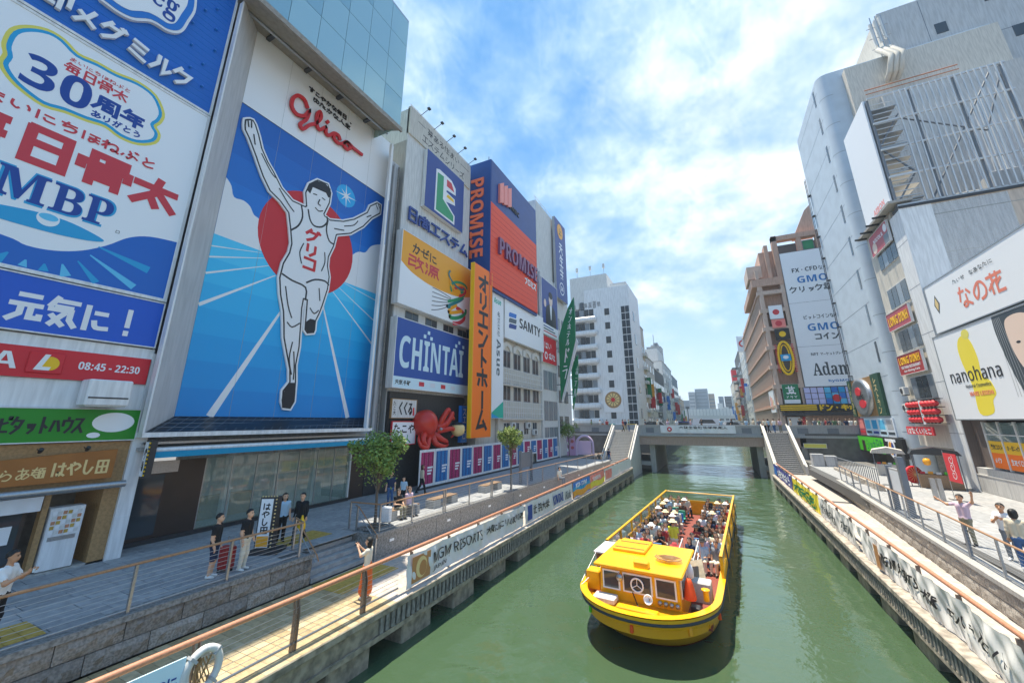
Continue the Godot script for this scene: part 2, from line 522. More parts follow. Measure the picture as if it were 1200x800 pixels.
func make_materials() -> void:
	mk("earth", 0.16, 0.155, 0.15, 0.9, "patch", 6.0)
	mk("asphalt", 0.07, 0.07, 0.072, 0.85, "patch", 4.0)
	mk("paver_a", 0.34, 0.35, 0.36, 0.75, "patch", 1.6, 0.25)
	mk("paver_b", 0.30, 0.31, 0.32, 0.75, "patch", 1.9, 0.25)
	mk("paver_c", 0.38, 0.385, 0.39, 0.75, "patch", 2.6, 0.25)
	mk("joint", 0.09, 0.09, 0.09, 0.9)
	mk("tile_a", 0.50, 0.38, 0.21, 0.65, "patch", 1.1, 0.2)
	mk("tile_b", 0.43, 0.32, 0.17, 0.65, "patch", 1.3, 0.2)
	mk("tile_c", 0.56, 0.44, 0.26, 0.65, "patch", 2.1, 0.2)
	mk("tile_pale", 0.48, 0.43, 0.38, 0.7, "patch", 1.4, 0.2)
	mk("tile_pale_b", 0.54, 0.48, 0.43, 0.7, "patch", 1.8, 0.2)
	mk("tactile", 0.55, 0.36, 0.07, 0.7, "patch", 1.2)
	mk("stone_a", 0.36, 0.325, 0.29, 0.85, "stain", 0.8, 0.9)
	mk("stone_b", 0.30, 0.275, 0.25, 0.85, "stain", 0.9, 0.9)
	mk("stone_c", 0.42, 0.385, 0.345, 0.85, "stain", 0.7, 0.9)
	mk("granite", 0.30, 0.295, 0.285, 0.75, "stain", 1.2, 0.35)
	mk("concrete", 0.40, 0.39, 0.37, 0.85, "streak", 2.0, 0.2)
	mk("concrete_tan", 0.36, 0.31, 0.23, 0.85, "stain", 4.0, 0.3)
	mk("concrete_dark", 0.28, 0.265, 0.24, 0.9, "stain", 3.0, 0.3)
	mk("concrete_light", 0.55, 0.54, 0.52, 0.8, "streak", 2.0, 0.1)
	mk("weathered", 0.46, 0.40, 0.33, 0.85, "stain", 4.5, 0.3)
	mk("steel", 0.42, 0.43, 0.44, 0.35, "fine", 1.0, 0.0, 0.8)
	mk("steel_brown", 0.23, 0.19, 0.16, 0.45, "patch", 0.8, 0.0, 0.4)
	mk("steel_grey", 0.17, 0.19, 0.22, 0.45, "soft", 1.5)
	mk("wire", 0.55, 0.55, 0.55, 0.3, "", 1, 0, 0.9)
	mk("handrail", 0.55, 0.25, 0.14, 0.5, "patch", 0.7)
	mk("bronze_rail", 0.40, 0.22, 0.11, 0.4, "patch", 0.6)
	mk("white_paint", 0.80, 0.81, 0.82, 0.45, "streak", 3.0)
	mk("sign_white", 0.82, 0.83, 0.85, 0.4)
	mk("off_white", 0.70, 0.70, 0.68, 0.7, "streak", 2.5)
	mk("cream", 0.64, 0.60, 0.53, 0.75, "streak", 2.0)
	mk("dark_metal", 0.035, 0.035, 0.038, 0.45, "soft", 1.0)
	mk("black", 0.012, 0.012, 0.013, 0.4)
	mk("ink", 0.02, 0.02, 0.024, 0.5)
	mk("soot", 0.05, 0.047, 0.045, 0.6, "patch", 1.5); mk("shop_wall", 0.34, 0.32, 0.29, 0.8, "patch", 2.0)
	mk("grey_panel", 0.45, 0.46, 0.475, 0.5, "streak", 3.0)
	mk("side_grey", 0.56, 0.57, 0.58, 0.55, "streak", 3.0)
	mk("water", 0.054, 0.096, 0.050, 0.03)
	var w := M("water")
	w.uv1_triplanar = true; w.uv1_world_triplanar = true; w.uv1_scale = Vector3.ONE / 3.4
	w.normal_enabled = true; w.normal_texture = tx.ripple; w.normal_scale = 0.09
	w.metallic_specular = 0.5
	glass("glass", Color(0.55, 0.68, 0.68, 0.30), 0.03)
	glass("glass_green", Color(0.45, 0.66, 0.62, 0.72), 0.04)
	glass("glass_shop", Color(0.62, 0.76, 0.71, 0.20), 0.03)
	glass("glass_blue", Color(0.38, 0.47, 0.54, 0.85), 0.05)
	glass("acrylic", Color(0.70, 0.74, 0.72, 0.28), 0.06)
	mk("pane", 0.055, 0.065, 0.075, 0.06)
	mk("pane_pale", 0.22, 0.25, 0.28, 0.10)
	mk("curtain", 0.55, 0.55, 0.52, 0.8, "fine", 0.8)
	hx("navy", "#1b478c", 0.45, "soft", 4.0); hx("violet_blue", "#4a4a9c", 0.5); hx("violet", "#7b4a74", 0.4); hx("pink", "#f08a80", 0.4); hx("salmon", "#ff7f57", 0.45); hx("skin_print", "#ead0bf", 0.5)
	mk("brown_panel", 0.055, 0.036, 0.028, 0.3, "soft", 2.0)

func glass(key: String, c: Color, rough: float) -> void:
	var m := StandardMaterial3D.new()
	m.resource_name = key
	m.albedo_color = c
	m.transparency = BaseMaterial3D.TRANSPARENCY_ALPHA
	m.roughness = rough
	m.metallic_specular = 0.7
	mats[key] = m

func structure(o: Node) -> Node:
	o.set_meta("kind", "structure")
	return o

func make_ground() -> void:
	var g := G.new()
	g.box(Vector3(-258.1, -3.06, -10), Vector3(486, 6, 102))
	g.box(Vector3(258.8, -3.06, -10), Vector3(500, 6, 102))
	g.box(Vector3(-257, -1.5, -480), Vector3(488, 8.94, 838))
	g.box(Vector3(259.6, -1.5, -480), Vector3(500, 8.94, 838))
	g.box(Vector3(0, -6, -400), Vector3(1400, 1, 1400))
	structure(put(g, "ground", "earth", self))
	# canal water: a finely waved sheet near the bridge, coarser beyond
	var f := FastNoiseLite.new()
	f.seed = 31; f.frequency = 0.35; f.fractal_octaves = 4; f.fractal_gain = 0.5
	var f2 := FastNoiseLite.new()
	f2.seed = 9; f2.frequency = 0.09; f2.fractal_octaves = 2
	var wave := func(x: float, z: float) -> float:
		var calm := 0.35 + 1.1 * clampf(f2.get_noise_2d(x * 0.9 + 40.0, z * 0.6) + 0.45, 0, 1)
		return f.get_noise_2d(x * 1.0, z * 1.9) * 0.040 * calm + f2.get_noise_2d(x, z * 1.6) * 0.045
	g = G.new()
	g.sheet(150, 560, func(u, v): return Vector3(-14.4 + 23.6 * u, -2.4 + wave.call(-14.4 + 23.6 * u, 20 - 100.0 * v), 20 - 100.0 * v))
	g.sheet(24, 160, func(u, v): return Vector3(-14.4 + 25.0 * u, -2.4 + wave.call(-14.4 + 25.0 * u, -80 - 500.0 * v), -80 - 500.0 * v))
	structure(put(g, "water", "water", self))

func bevel_slab(sx: float, sy: float, sz: float, e: float) -> ArrayMesh:   # paver or tile: a top with worn edges
	var g := G.new()
	var a := Vector3(sx * 0.5, 0, sz * 0.5)
	var b := Vector3(sx * 0.5 - e, 0, sz * 0.5 - e)
	var t: Array[Vector3] = [Vector3(-b.x, 0, b.z), Vector3(b.x, 0, b.z), Vector3(b.x, 0, -b.z), Vector3(-b.x, 0, -b.z)]
	var m: Array[Vector3] = [Vector3(-a.x, -e, a.z), Vector3(a.x, -e, a.z), Vector3(a.x, -e, -a.z), Vector3(-a.x, -e, -a.z)]
	g.quad(t[0], t[1], t[2], t[3])
	for k in 4:
		var j := (k + 1) % 4
		g.quad(m[k], m[j], t[j], t[k])
		g.quad(m[k] + Vector3(0, -sy, 0), m[j] + Vector3(0, -sy, 0), m[j], m[k])
	return g.mesh()

func stone_face(sx: float, sy: float, sd: int, rough := 0.11) -> ArrayMesh:   # split-faced block: front towards +z, 0.22 deep
	var g := G.new()
	var r := RandomNumberGenerator.new()
	r.seed = sd
	var nx := 7
	var ny := 3
	var p := []
	for j in ny + 1:
		var row := []
		for i in nx + 1:
			var e := i == 0 or i == nx or j == 0 or j == ny
			row.append(Vector3((float(i) / nx - 0.5) * sx + (0.0 if e else r.randf_range(-0.03, 0.03)), (float(j) / ny - 0.5) * sy + (0.0 if e else r.randf_range(-0.02, 0.02)), 0.0 if e else r.randf_range(0.0, rough)))
		p.append(row)
	for j in ny:
		for i in nx: g.quad(p[j][i], p[j][i + 1], p[j + 1][i + 1], p[j + 1][i])
	var h := Vector2(sx, sy) * 0.5
	var c: Array[Vector3] = [Vector3(-h.x, -h.y, 0), Vector3(h.x, -h.y, 0), Vector3(h.x, h.y, 0), Vector3(-h.x, h.y, 0)]
	var bk := Vector3(0, 0, -0.22)
	for k in 4: g.quad(c[k] + bk, c[(k + 1) % 4] + bk, c[(k + 1) % 4], c[k])
	return g.mesh()

func rail_posts(parent: Node, called: String, a: Vector3, b: Vector3, zs: Array, h: float, r: float, mat) -> void:
	for t in zs:
		var p: Vector3 = a.lerp(b, t)
		put(G.new().tube(PackedVector3Array([p, p + Vector3(0, h, 0)]), r, 8), called, mat, parent)

func bar(parent: Node, called: String, pts: Array, r: float, mat, sides := 8) -> MeshInstance3D:
	return put(G.new().tube(PackedVector3Array(pts), r, sides), called, mat, parent)

func make_quays() -> void:
	# ---- upper promenade on the left bank
	var up := structure(put(G.new().box(Vector3(-17.25, -0.53, -3.9), Vector3(7.5, 1.0, 13.8)).box(Vector3(-18.05, -0.53, -12.3), Vector3(5.9, 1.0, 3.0)).box(Vector3(-17.25, -0.53, -18.0), Vector3(7.5, 1.0, 8.4)), "promenade", "joint", self)) as Node3D
	var pv := [bevel_slab(0.585, 0.02, 1.185, 0.006), bevel_slab(0.585, 0.02, 0.885, 0.006)]
	var r := RandomNumberGenerator.new()
	r.seed = 3
	for row in 12:
		var z := 1.0 - r.randf() * 0.9
		var x := -20.75 + row * 0.6
		while z > -21.0:
			var k := 0 if (row % 2 == 0) else 1
			var ln := 1.2 if k == 0 else 0.9
			if not (x > -14.75 and z - ln < -10.8 and z > -13.7) and z < -1.5:
				var paver := put(pv[k], "paver", ["paver_a", "paver_b", "paver_a", "paver_c"][r.randi() % 4], up, Vector3(x + 0.3 - 0.0, 0.0 + r.randf_range(-0.003, 0.002), z - ln * 0.5) - up.position, Vector3(r.randf_range(-0.003, 0.003), 0, r.randf_range(-0.003, 0.003)))
				paver.position = Vector3(x + 0.3, r.randf_range(-0.003, 0.002), z - ln * 0.5)
			z -= ln
	var far_pave := put(G.new().prism(P2([-21.0, -21.3, -13.05, -21.3, -11.95, -50.4, -21.0, -50.4]), 0.0, 0.3), "paving", "paver_a", up, Vector3(0, 0.001, 0), Vector3(PI / 2, 0, 0))
	far_pave.set_meta("label", "smooth grey paving further along")
	var tac := bevel_slab(0.29, 0.012, 0.29, 0.004)
	for i in 4:
		for j in 8: put(tac, "tactile_tile", "tactile", up, Vector3(-15.95 + i * 0.3, 0.016, -10.7 - j * 0.3))
	for i in 4:
		for j in 5: put(tac, "tactile_tile", "tactile", up, Vector3(-14.9 + i * 0.3, 0.016, -3.2 - j * 0.3))
	# ---- lower deck on the left bank
	var low := structure(put(G.new().box(Vector3(-11.7, -1.2, -24.5), Vector3(3.4, 0.33, 57)), "lower_walkway", "joint", self)) as Node3D
	var tl := bevel_slab(0.59, 0.014, 0.29, 0.004)
	for i in 6:
		for j in 28:
			put(tl, "tile", ["tile_a", "tile_b", "tile_c"][r.randi() % 3], low, Vector3(-13.05 + i * 0.6, -1.0 + r.randf_range(-0.002, 0.001), -3.0 - j * 0.3))
	var tp := bevel_slab(0.59, 0.014, 0.59, 0.004)
	for i in 6:
		for j in 20:
			put(tp, "tile", ["tile_pale", "tile_pale_b"][r.randi() % 2], low, Vector3(-13.05 + i * 0.6, -1.0 + r.randf_range(-0.002, 0.001), -11.55 - j * 0.6))
	put(G.new().box(Vector3(-11.6, -1.1, -38.2), Vector3(3.5, 0.2, 29.8)), "paving", "tile_pale", low)
	for i in 5:
		for j in 9: put(tac, "tactile_tile", "tactile", low, Vector3(-13.1 + i * 0.3, -0.985, -11.0 - j * 0.3))
	# ---- quay edges standing in the water
	quay("canal_quay", "ribbed concrete quay on piers below the white banner wall and tan tiles", -9.8, 1.0, 3.0, -52.5)
	quay("canal_quay", "ribbed pale concrete quay on piers beside the wrinkled white and yellow banners", 4.75, -1.0, 3.0, -52.5)
	var rl := structure(put(G.new().box(Vector3(6.75, -1.2, -24.5), Vector3(3.3, 0.33, 57)), "lower_walkway", "joint", self)) as Node3D
	for i in 4:
		for j in 40:
			put(tp, "tile", ["tile_pale", "tile_pale_b"][r.randi() % 2], rl, Vector3(5.68 + i * 0.6, -1.0 + r.randf_range(-0.002, 0.001), -13.0 - j * 0.6))
	put(G.new().box(Vector3(6.9, -1.1, -45.3), Vector3(3.2, 0.2, 16)), "paving", "tile_pale", rl)
	# ---- upper promenade on the right bank
	var ur := structure(put(G.new().box(Vector3(13.6, -0.33, -23.5), Vector3(12.0, 0.6, 53)), "promenade", "joint", self)) as Node3D
	var bigp := bevel_slab(1.185, 0.02, 1.185, 0.006)
	mk("paver_r", 0.33, 0.335, 0.34, 0.75, "patch", 2.1, 0.15)
	mk("paver_r2", 0.365, 0.365, 0.365, 0.75, "patch", 2.6, 0.15)
	for i in 7:
		for j in 22:
			put(bigp, "paver", ["paver_r", "paver_r2"][r.randi() % 2], ur, Vector3(8.5 + i * 1.2 + maxf(0, j - 12) * 0.0, r.randf_range(-0.003, 0.001), -13.5 - j * 1.2))
	put(G.new().box(Vector3(13.9, -0.15, -47.0), Vector3(11.2, 0.3, 14)), "paving", "paver_r", ur)
	# ---- retaining walls
	var lw := thing("retaining_wall", "rough split stone wall in two courses below the shaded promenade railing", "wall", Vector3(-13.4, -1, 0), LEFT)
	var vs := []
	for k in 6: vs.append(stone_face(1.18, 0.40, 40 + k))
	for c in 2:
		for k in 11:
			var x := -2.0 + k * 1.2 + (0.55 if c == 0 else 0.0)
			if x < 10.35: put(vs[r.randi() % 6], "stone", ["stone_a", "stone_b", "stone_c"][r.randi() % 3], lw, Vector3(x, 0.22 + c * 0.42, 0))
	for c in 2: put(vs[c + 2], "stone", "stone_b" if c else "stone_a", lw, Vector3(10.42 if c == 0 else 10.75, 0.22 + c * 0.42, 0)).scale.x = 0.78 if c == 0 else 0.25
	blk(lw, "backing", -3, 10.9, 0, 0.86, -0.6, -0.16, "concrete_dark")
	blk(lw, "coping", -3, 10.9, 0.865, 1.0, -0.45, 0.09, "granite")
	var sw := thing("retaining_wall", "smooth stained concrete wall behind the white banner walkway", "wall", Vector3(-13.25, -1, -13.7), LEFT - 0.04)
	for k in 18:
		blk(sw, "panel", k * 2.0 + 0.012, k * 2.0 + 1.988, 0, 0.86, -0.3, 0.0, "granite")
		if k % 2 == 0: blk(sw, "step_light", k * 2.0 + 0.85, k * 2.0 + 1.1, 0.52, 0.62, 0.002, 0.02, "sign_white")
	blk(sw, "coping", -0.1, 36, 0.865, 1.0, -0.5, 0.08, "granite")
	var vr := []
	for k in 6: vr.append(stone_face(1.18, 0.40, 80 + k, 0.055))
	var rw := thing("retaining_wall", "sunlit rough stone wall in two courses under the wire fence", "wall", Vector3(6.55, -1, -12.0), RIGHT - 0.05)
	rw.rotation.y = RIGHT - 0.052
	for c in 2:
		for k in 24:
			put(vr[r.randi() % 6], "stone", ["stone_c", "stone_c", "stone_a"][r.randi() % 3], rw, Vector3(-0.6 - k * 1.2 - (0.5 if c == 0 else 0.0), 0.22 + c * 0.42, 0))
	blk(rw, "backing", -29.5, 0.5, 0, 0.86, -0.6, -0.16, "concrete_dark")
	blk(rw, "coping", -29.6, 0.5, 0.865, 1.0, -0.5, 0.09, "concrete")
	# ---- stairs from the shaded promenade down to the tan tiles
	var st := thing("stone_stairs", "short flight of dark granite steps between two stone walls", "stairs", Vector3(-13.45, -1, -10.95), LEFT)
	for k in 6:
		put(G.new().cbox(Vector3(1.32, 0.0835 + k * 0.167 , -0.12 - k * 0.24 - 0.12), Vector3(2.6, 0.163, 0.52), 0.012), "step", "paver_c", st)
	blk(st, "side_wall", -0.2, 0.0, 0, 1.0, -1.7, -0.05, "granite")
	blk(st, "side_wall", 2.64, 2.84, 0, 1.0, -1.7, -0.02, "granite")
	# ---- lower railing, left bank
	var x0 := -10.12
	var rail := thing("railing", "brown steel railing with salmon handrail beside the tan tiled walkway", "railing", Vector3(x0, -1, 0))
	for z in [-3.5, -5.7, -7.95, -10.2]:
		var pg := G.new()
		for dz in [-0.05, 0.05]:
			pg.prism(P2([-0.06, 0, 0.06, 0, 0.06, 0.85, -0.02, 1.12, -0.10, 1.12, -0.05, 0.85]), dz - 0.012, dz + 0.012)
		put(pg, "post", "steel_brown", rail, Vector3(0, 0, z))
	bar(rail, "handrail", [Vector3(-0.06, 1.15, 2), Vector3(-0.06, 1.15, -52)], 0.062, "handrail", 10)
	bar(rail, "lower_rail", [Vector3(0, 0.17, 2), Vector3(0, 0.17, -11.7)], 0.03, "steel")
	for k in 6: bar(rail, "wire", [Vector3(-0.005, 0.30 + k * 0.125, 2), Vector3(-0.005, 0.30 + k * 0.125, -11.7)], 0.006, "wire", 5)
	for k in 18: blk(rail, "post", -0.05, 0.05, 0, 1.1, -12.3 - k * 2.25 - 0.03, -12.3 - k * 2.25 + 0.03, "steel_brown")
	# ---- upper railing, left bank
	var ru := thing("railing", "slim steel railing with bronze handrail and wires on the rough stone wall", "railing", Vector3(-13.45, 0, 0))
	for z in [-3.55, -5.78, -8.03, -10.35]: blk(ru, "post", -0.04, 0.04, 0, 1.05, z - 0.03, z + 0.03, "steel")
	bar(ru, "handrail", [Vector3(0, 1.08, 2), Vector3(0, 1.08, -10.4)], 0.035, "bronze_rail")
	bar(ru, "lower_rail", [Vector3(0, 0.08, 2), Vector3(0, 0.08, -10.4)], 0.022, "steel")
	for k in 7: bar(ru, "wire", [Vector3(0, 0.22 + k * 0.115, 2), Vector3(0, 0.22 + k * 0.115, -10.4)], 0.006, "wire", 5)
	bar(ru, "end_rail", [Vector3(0, 1.08, -10.4), Vector3(-0.9, 1.08, -10.75)], 0.03, "bronze_rail")
	blk(ru, "post", -0.95, -0.87, 0, 1.08, -10.8, -10.74, "steel")
	bar(ru, "stair_handrail", [Vector3(-1.1, 1.0, -10.86), Vector3(-0.9, 0.95, -10.86), Vector3(0.3, -0.02, -10.86), Vector3(0.42, -0.2, -10.86)], 0.024, "bronze_rail")
	bar(ru, "stair_handrail", [Vector3(-1.1, 0.75, -10.86), Vector3(-0.9, 0.70, -10.86), Vector3(0.3, -0.27, -10.86)], 0.02, "steel")
	var rs := thing("railing", "steel stair railing and wire fence round the young tree pit", "railing", Vector3(-13.3, 0, -13.7))
	bar(rs, "stair_handrail", [Vector3(-1.2, 1.0, 0.0), Vector3(-1.0, 0.95, 0.0), Vector3(0.15, -0.02, 0.0), Vector3(0.2, -0.15, 0)], 0.024, "bronze_rail")
	bar(rs, "stair_handrail", [Vector3(-1.2, 0.75, 0.0), Vector3(-1.0, 0.70, 0.0), Vector3(0.15, -0.27, 0.0)], 0.02, "steel")
	blk(rs, "post", -1.08, -1.02, 0, 0.98, -0.03, 0.03, "steel"); blk(rs, "post", 0.1, 0.15, -1.0, 0.02, -0.03, 0.03, "steel")
	bar(rs, "handrail", [Vector3(-1.6, 1.08, -0.1), Vector3(0.0, 1.08, -0.25)], 0.03, "bronze_rail")
	for k in 7: bar(rs, "wire", [Vector3(-1.6, 0.22 + k * 0.115, -0.1), Vector3(0.0, 0.22 + k * 0.115, -0.25)], 0.005, "wire", 5)
	blk(rs, "post", -1.63, -1.57, 0, 1.08, -0.13, -0.07, "steel"); blk(rs, "post", -0.03, 0.03, 0, 1.08, -0.28, -0.22, "steel")
	var e := Vector3(1.45, 0, -33)
	bar(rs, "handrail", [Vector3(0, 1.08, -0.25), Vector3(0, 1.08, -0.25) + e], 0.03, "bronze_rail")
	bar(rs, "lower_rail", [Vector3(0, 0.06, -0.25), Vector3(0, 0.06, -0.25) + e], 0.02, "steel")
	for k in 7: bar(rs, "wire", [Vector3(0, 0.20 + k * 0.118, -0.25), Vector3(0, 0.20 + k * 0.118, -0.25) + e], 0.005, "wire", 5)
	for t in [0.06, 0.13, 0.135, 0.20, 0.27, 0.275, 0.35, 0.42, 0.5, 0.58, 0.66, 0.74, 0.82, 0.9, 0.98]:
		var p: Vector3 = Vector3(0, 0, -0.25) + e * t
		bx(rs, "post", p + Vector3(0, 0.54, 0), Vector3(0.05, 1.08, 0.07), "steel")
	# ---- right bank railings
	var rr := thing("railing", "salmon handrail on brown posts carrying the banners of the sunlit quay", "railing", Vector3(5.12, -1, 0))
	bar(rr, "handrail", [Vector3(0.06, 1.15, 2), Vector3(0.06, 1.15, -52)], 0.062, "handrail", 10)
	for k in 17: blk(rr, "post", -0.05, 0.05, 0, 1.1, -11.0 - k * 2.4 - 0.03, -11.0 - k * 2.4 + 0.03, "steel_brown")
	var rf := thing("railing", "wire fence with grey posts and bronze handrail along the rough stone wall", "railing", Vector3(6.75, 0, -12.0))
	var d := Vector3(1.5, 0, -29)
	bar(rf, "handrail", [Vector3(0, 1.08, 0), Vector3(0, 1.08, 0) + d], 0.035, "bronze_rail")
	bar(rf, "lower_rail", [Vector3(0, 0.08, 0), Vector3(0, 0.08, 0) + d], 0.022, "steel")
	for k in 8: bar(rf, "wire", [Vector3(0, 0.20 + k * 0.105, 0), Vector3(0, 0.20 + k * 0.105, 0) + d], 0.005, "wire", 5)
	for k in 15:
		var wide := 0.16 if k % 4 == 0 else 0.05
		bx(rf, "post", d * (k / 14.0) + Vector3(0, 0.54, 0), Vector3(0.06, 1.08, wide), "steel_grey" if k % 4 == 0 else "steel")

func quay(called: String, label: String, x: float, sgn: float, z0: float, z1: float) -> void:
	var q := thing(called, label, "quay", Vector3(x, -1, 0))
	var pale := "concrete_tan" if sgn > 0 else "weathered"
	# ledge and beam, sgn points over the water
	put(G.new().cbox(Vector3(-0.25 * sgn, -0.10, (z0 + z1) * 0.5), Vector3(0.66, 0.19, z0 - z1), 0.02), "ledge", pale, q)
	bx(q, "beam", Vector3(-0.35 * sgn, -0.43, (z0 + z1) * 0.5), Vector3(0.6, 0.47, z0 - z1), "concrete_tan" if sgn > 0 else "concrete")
	bx(q, "lower_lip", Vector3(-0.28 * sgn, -0.74, (z0 + z1) * 0.5), Vector3(0.6, 0.14, z0 - z1), pale)
	var g := G.new()
	var z := z0 if sgn < 0 else -10.7
	while z > z1:
		g.box(Vector3(0.0, -0.43, z), Vector3(0.06, 0.44, 0.13))
		z -= 0.24
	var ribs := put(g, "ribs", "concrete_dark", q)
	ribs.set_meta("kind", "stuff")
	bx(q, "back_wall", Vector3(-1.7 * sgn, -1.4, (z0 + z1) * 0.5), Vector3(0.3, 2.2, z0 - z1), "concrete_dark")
	z = z0 - 0.5
	while z > z1:
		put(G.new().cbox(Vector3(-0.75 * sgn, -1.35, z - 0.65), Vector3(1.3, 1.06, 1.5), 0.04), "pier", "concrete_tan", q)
		z -= 2.88

# a row of windows on a facade whose front is local z = f: each window is a frame with a pane of its own
func windows(parent: Node, xs: Array, ys: Array, w: float, h: float, f: float, frame := "steel", pane := "pane", cut := 0.10) -> void:
	for y in ys:
		for x in xs:
			var o := bx(parent, "window", Vector3(x + w * 0.5, y + h * 0.5, f + 0.012), Vector3(w, h, 0.05), frame)
			bx(o, "pane", Vector3(0, 0, 0.02), Vector3(w - 0.09, h - 0.09, 0.02), pane)
			if w > 1.0: bx(o, "mullion", Vector3(0, 0, 0.03), Vector3(0.05, h - 0.09, 0.03), frame)

func ac_unit(label: String, at: Vector3, turn: float, group := "") -> void:
	var o := thing("air_conditioner", label, "air conditioner", at, turn, group)
	put(G.new().cbox(Vector3(0, 0.32, 0.17), Vector3(0.82, 0.64, 0.34), 0.02), "case", "off_white", o)
	put(G.new().lathe(P2([0.0, 0.0, 0.22, 0.0, 0.235, 0.012, 0.25, 0.0]), 16), "fan_grille", "dark_metal", o, Vector3(-0.1, 0.32, 0.345), Vector3(PI / 2, 0, 0))
	bx(o, "bracket", Vector3(0, -0.03, 0.15), Vector3(0.7, 0.05, 0.3), "dark_metal")

func sign_board(called: String, label: String, at: Vector3, turn: float, w: float, h: float, d: float, face, edge = "steel", cat := "sign", rim := 0.05) -> Node3D:
	var o := thing(called, label, cat, at, turn)
	blk(o, "cabinet", 0, w, 0, h, -d, -0.012, edge)
	blk(o, "face", rim, w - rim, rim, h - rim, -0.012, 0.0, face)
	if rim > 0:
		blk(o, "rim", 0, w, h - rim, h, -0.012, 0.025, edge); blk(o, "rim", 0, w, 0, rim, -0.012, 0.025, edge)
		blk(o, "rim", 0, rim, rim, h - rim, -0.012, 0.025, edge); blk(o, "rim", w - rim, w, rim, h - rim, -0.012, 0.025, edge)
	return o

func make_left_buildings() -> void:
	hx("wood_tan", "#b08a5c", 0.6, "patch", 0.7)
	mk("curtain_glass", 0.44, 0.60, 0.59, 0.04, "", 1, 0, 0.4)
	mk("curtain_glass_b", 0.36, 0.52, 0.53, 0.04, "", 1, 0, 0.45)
	mk("soffit", 0.34, 0.30, 0.25, 0.6, "patch", 2.0)
	hx("awning_blue", "#129fd0", 0.6, "fine", 0.5)
	# ---- corner shop building that carries the milk billboards
	var a := thing("shop_building", "white shop building under the milk billboards with a noodle shop at street level", "building", Vector3(-19, 0, 0), LEFT)
	blk(a, "wall", -2, 7.2, 3.85, 40.0, -14, -0.30, "white_paint")
	blk(a, "white_band", -2, 7.2, 4.98, 5.86, -0.30, -0.06, "white_paint")
	blk(a, "white_band", -2, 7.24, 6.82, 7.20, -0.30, -0.04, "white_paint")
	blk(a, "side_wall", 7.2, 7.26, 7.1, 27.5, -14, -0.1, "grey_panel")
	blk(a, "corner_column", 7.2, 7.62, 0, 7.05, -0.7, 0.02, "white_paint")
	blk(a, "column_panel", 7.23, 7.59, 0.02, 1.35, 0.02, 0.035, "white_paint")
	blk(a, "shop_lintel", -2, 7.2, 2.42, 3.86, -0.5, -0.12, "wood_tan")
	blk(a, "shop_back", -2, 7.2, 0, 2.42, -2.4, -2.2, "shop_wall")
	blk(a, "shop_floor", -2, 7.2, 0.0, 0.06, -2.2, -0.1, "concrete")
	blk(a, "shop_side", 6.78, 7.2, 0, 2.42, -2.2, -0.1, "wood_tan")
	for x in [-0.2, 2.6, 3.9, 5.45]: blk(a, "shop_post", x, x + 0.14, 0, 2.42, -0.5, -0.2, "wood_tan")
	for x in [0.0, 1.3, 2.8, 4.1]:
		var p := blk(a, "shop_door", x, x + 1.1, 0.08, 2.1, -0.42, -0.38, "brown_panel")
		bx(p, "door_glass", Vector3(0, 0.1, 0.022), Vector3(0.92, 1.5, 0.01), "pane")
	for x in [3.35, 4.35, 4.62]: blk(a, "notice", x, x + 0.34, 1.0, 1.5, -0.34, -0.33, "sign_white")
	bar(a, "awning_roll", [Vector3(-2, 2.46, 0.32), Vector3(7.15, 2.46, 0.32)], 0.11, "steel", 12)
	for x in [0.3, 3.4, 6.6]: blk(a, "awning_arm", x, x + 0.06, 2.4, 2.5, -0.12, 0.3, "steel")
	var noren := G.new()
	noren.sheet(80, 4, func(u, v): return Vector3(1.2 + u * 4.2, 2.28 - v * 0.42, -0.12 + 0.02 * sin(u * 60.0) * v))
	put(noren, "door_curtain", "sign_white", a)
	var tm := thing("ticket_machine", "white meal ticket machine with rows of photo buttons by the noodle shop", "vending machine", Vector3(-19.1, 0.06, -5.62), LEFT)
	put(G.new().cbox(Vector3(0.42, 0.92, -0.25), Vector3(0.8, 1.8, 0.5), 0.02), "case", "white_paint", tm)
	for j in 5:
		for i in 6: blk(tm, "button", 0.08 + i * 0.115, 0.17 + i * 0.115, 1.05 + j * 0.14, 1.15 + j * 0.14, 0.0, 0.012, ["sign_white", "tactile", "handrail", "off_white"][(i * 3 + j) % 4])
	blk(tm, "coin_slot", 0.1, 0.72, 0.86, 0.98, 0.0, 0.012, "steel")
	# ---- building that carries the running athlete billboard, with a glass box on top
	var b := thing("billboard_building", "building with a greenish glass box above the athlete billboard and a glass shopfront below", "building", Vector3(-20, 0, -8.75), LEFT)
	blk(b, "wall", -1.3, 11.6, 3.6, 24.3, -14, -0.25, "grey_panel")
	var g := G.new()
	g.quad(Vector3(-1.46, 4.15, 1.48), Vector3(0.0, 4.75, -0.02), Vector3(0.0, 25.4, -0.02), Vector3(-1.46, 24.8, 1.48))
	put(g, "splayed_side", "side_grey", b)
	blk(b, "side_edge", -1.52, -1.46, 4.1, 24.7, 1.2, 1.52, "white_paint")
	blk(b, "right_edge", 9.32, 9.48, 4.1, 24.3, 0.9, 1.12, "white_paint")
	g = G.new()
	g.quad(Vector3(9.48, 4.1, 1.1), Vector3(10.7, 4.1, -0.2), Vector3(10.7, 24.3, -0.2), Vector3(9.48, 24.3, 1.1))
	put(g, "right_side", "side_grey", b)
	# black tray of tiles below the panel
	g = G.new()
	g.quad(Vector3(-1.4, 4.16, 1.44), Vector3(9.4, 4.16, 1.0), Vector3(10.4, 4.74, -0.02), Vector3(0.0, 4.74, -0.02))
	put(g, "tray", "black", b)
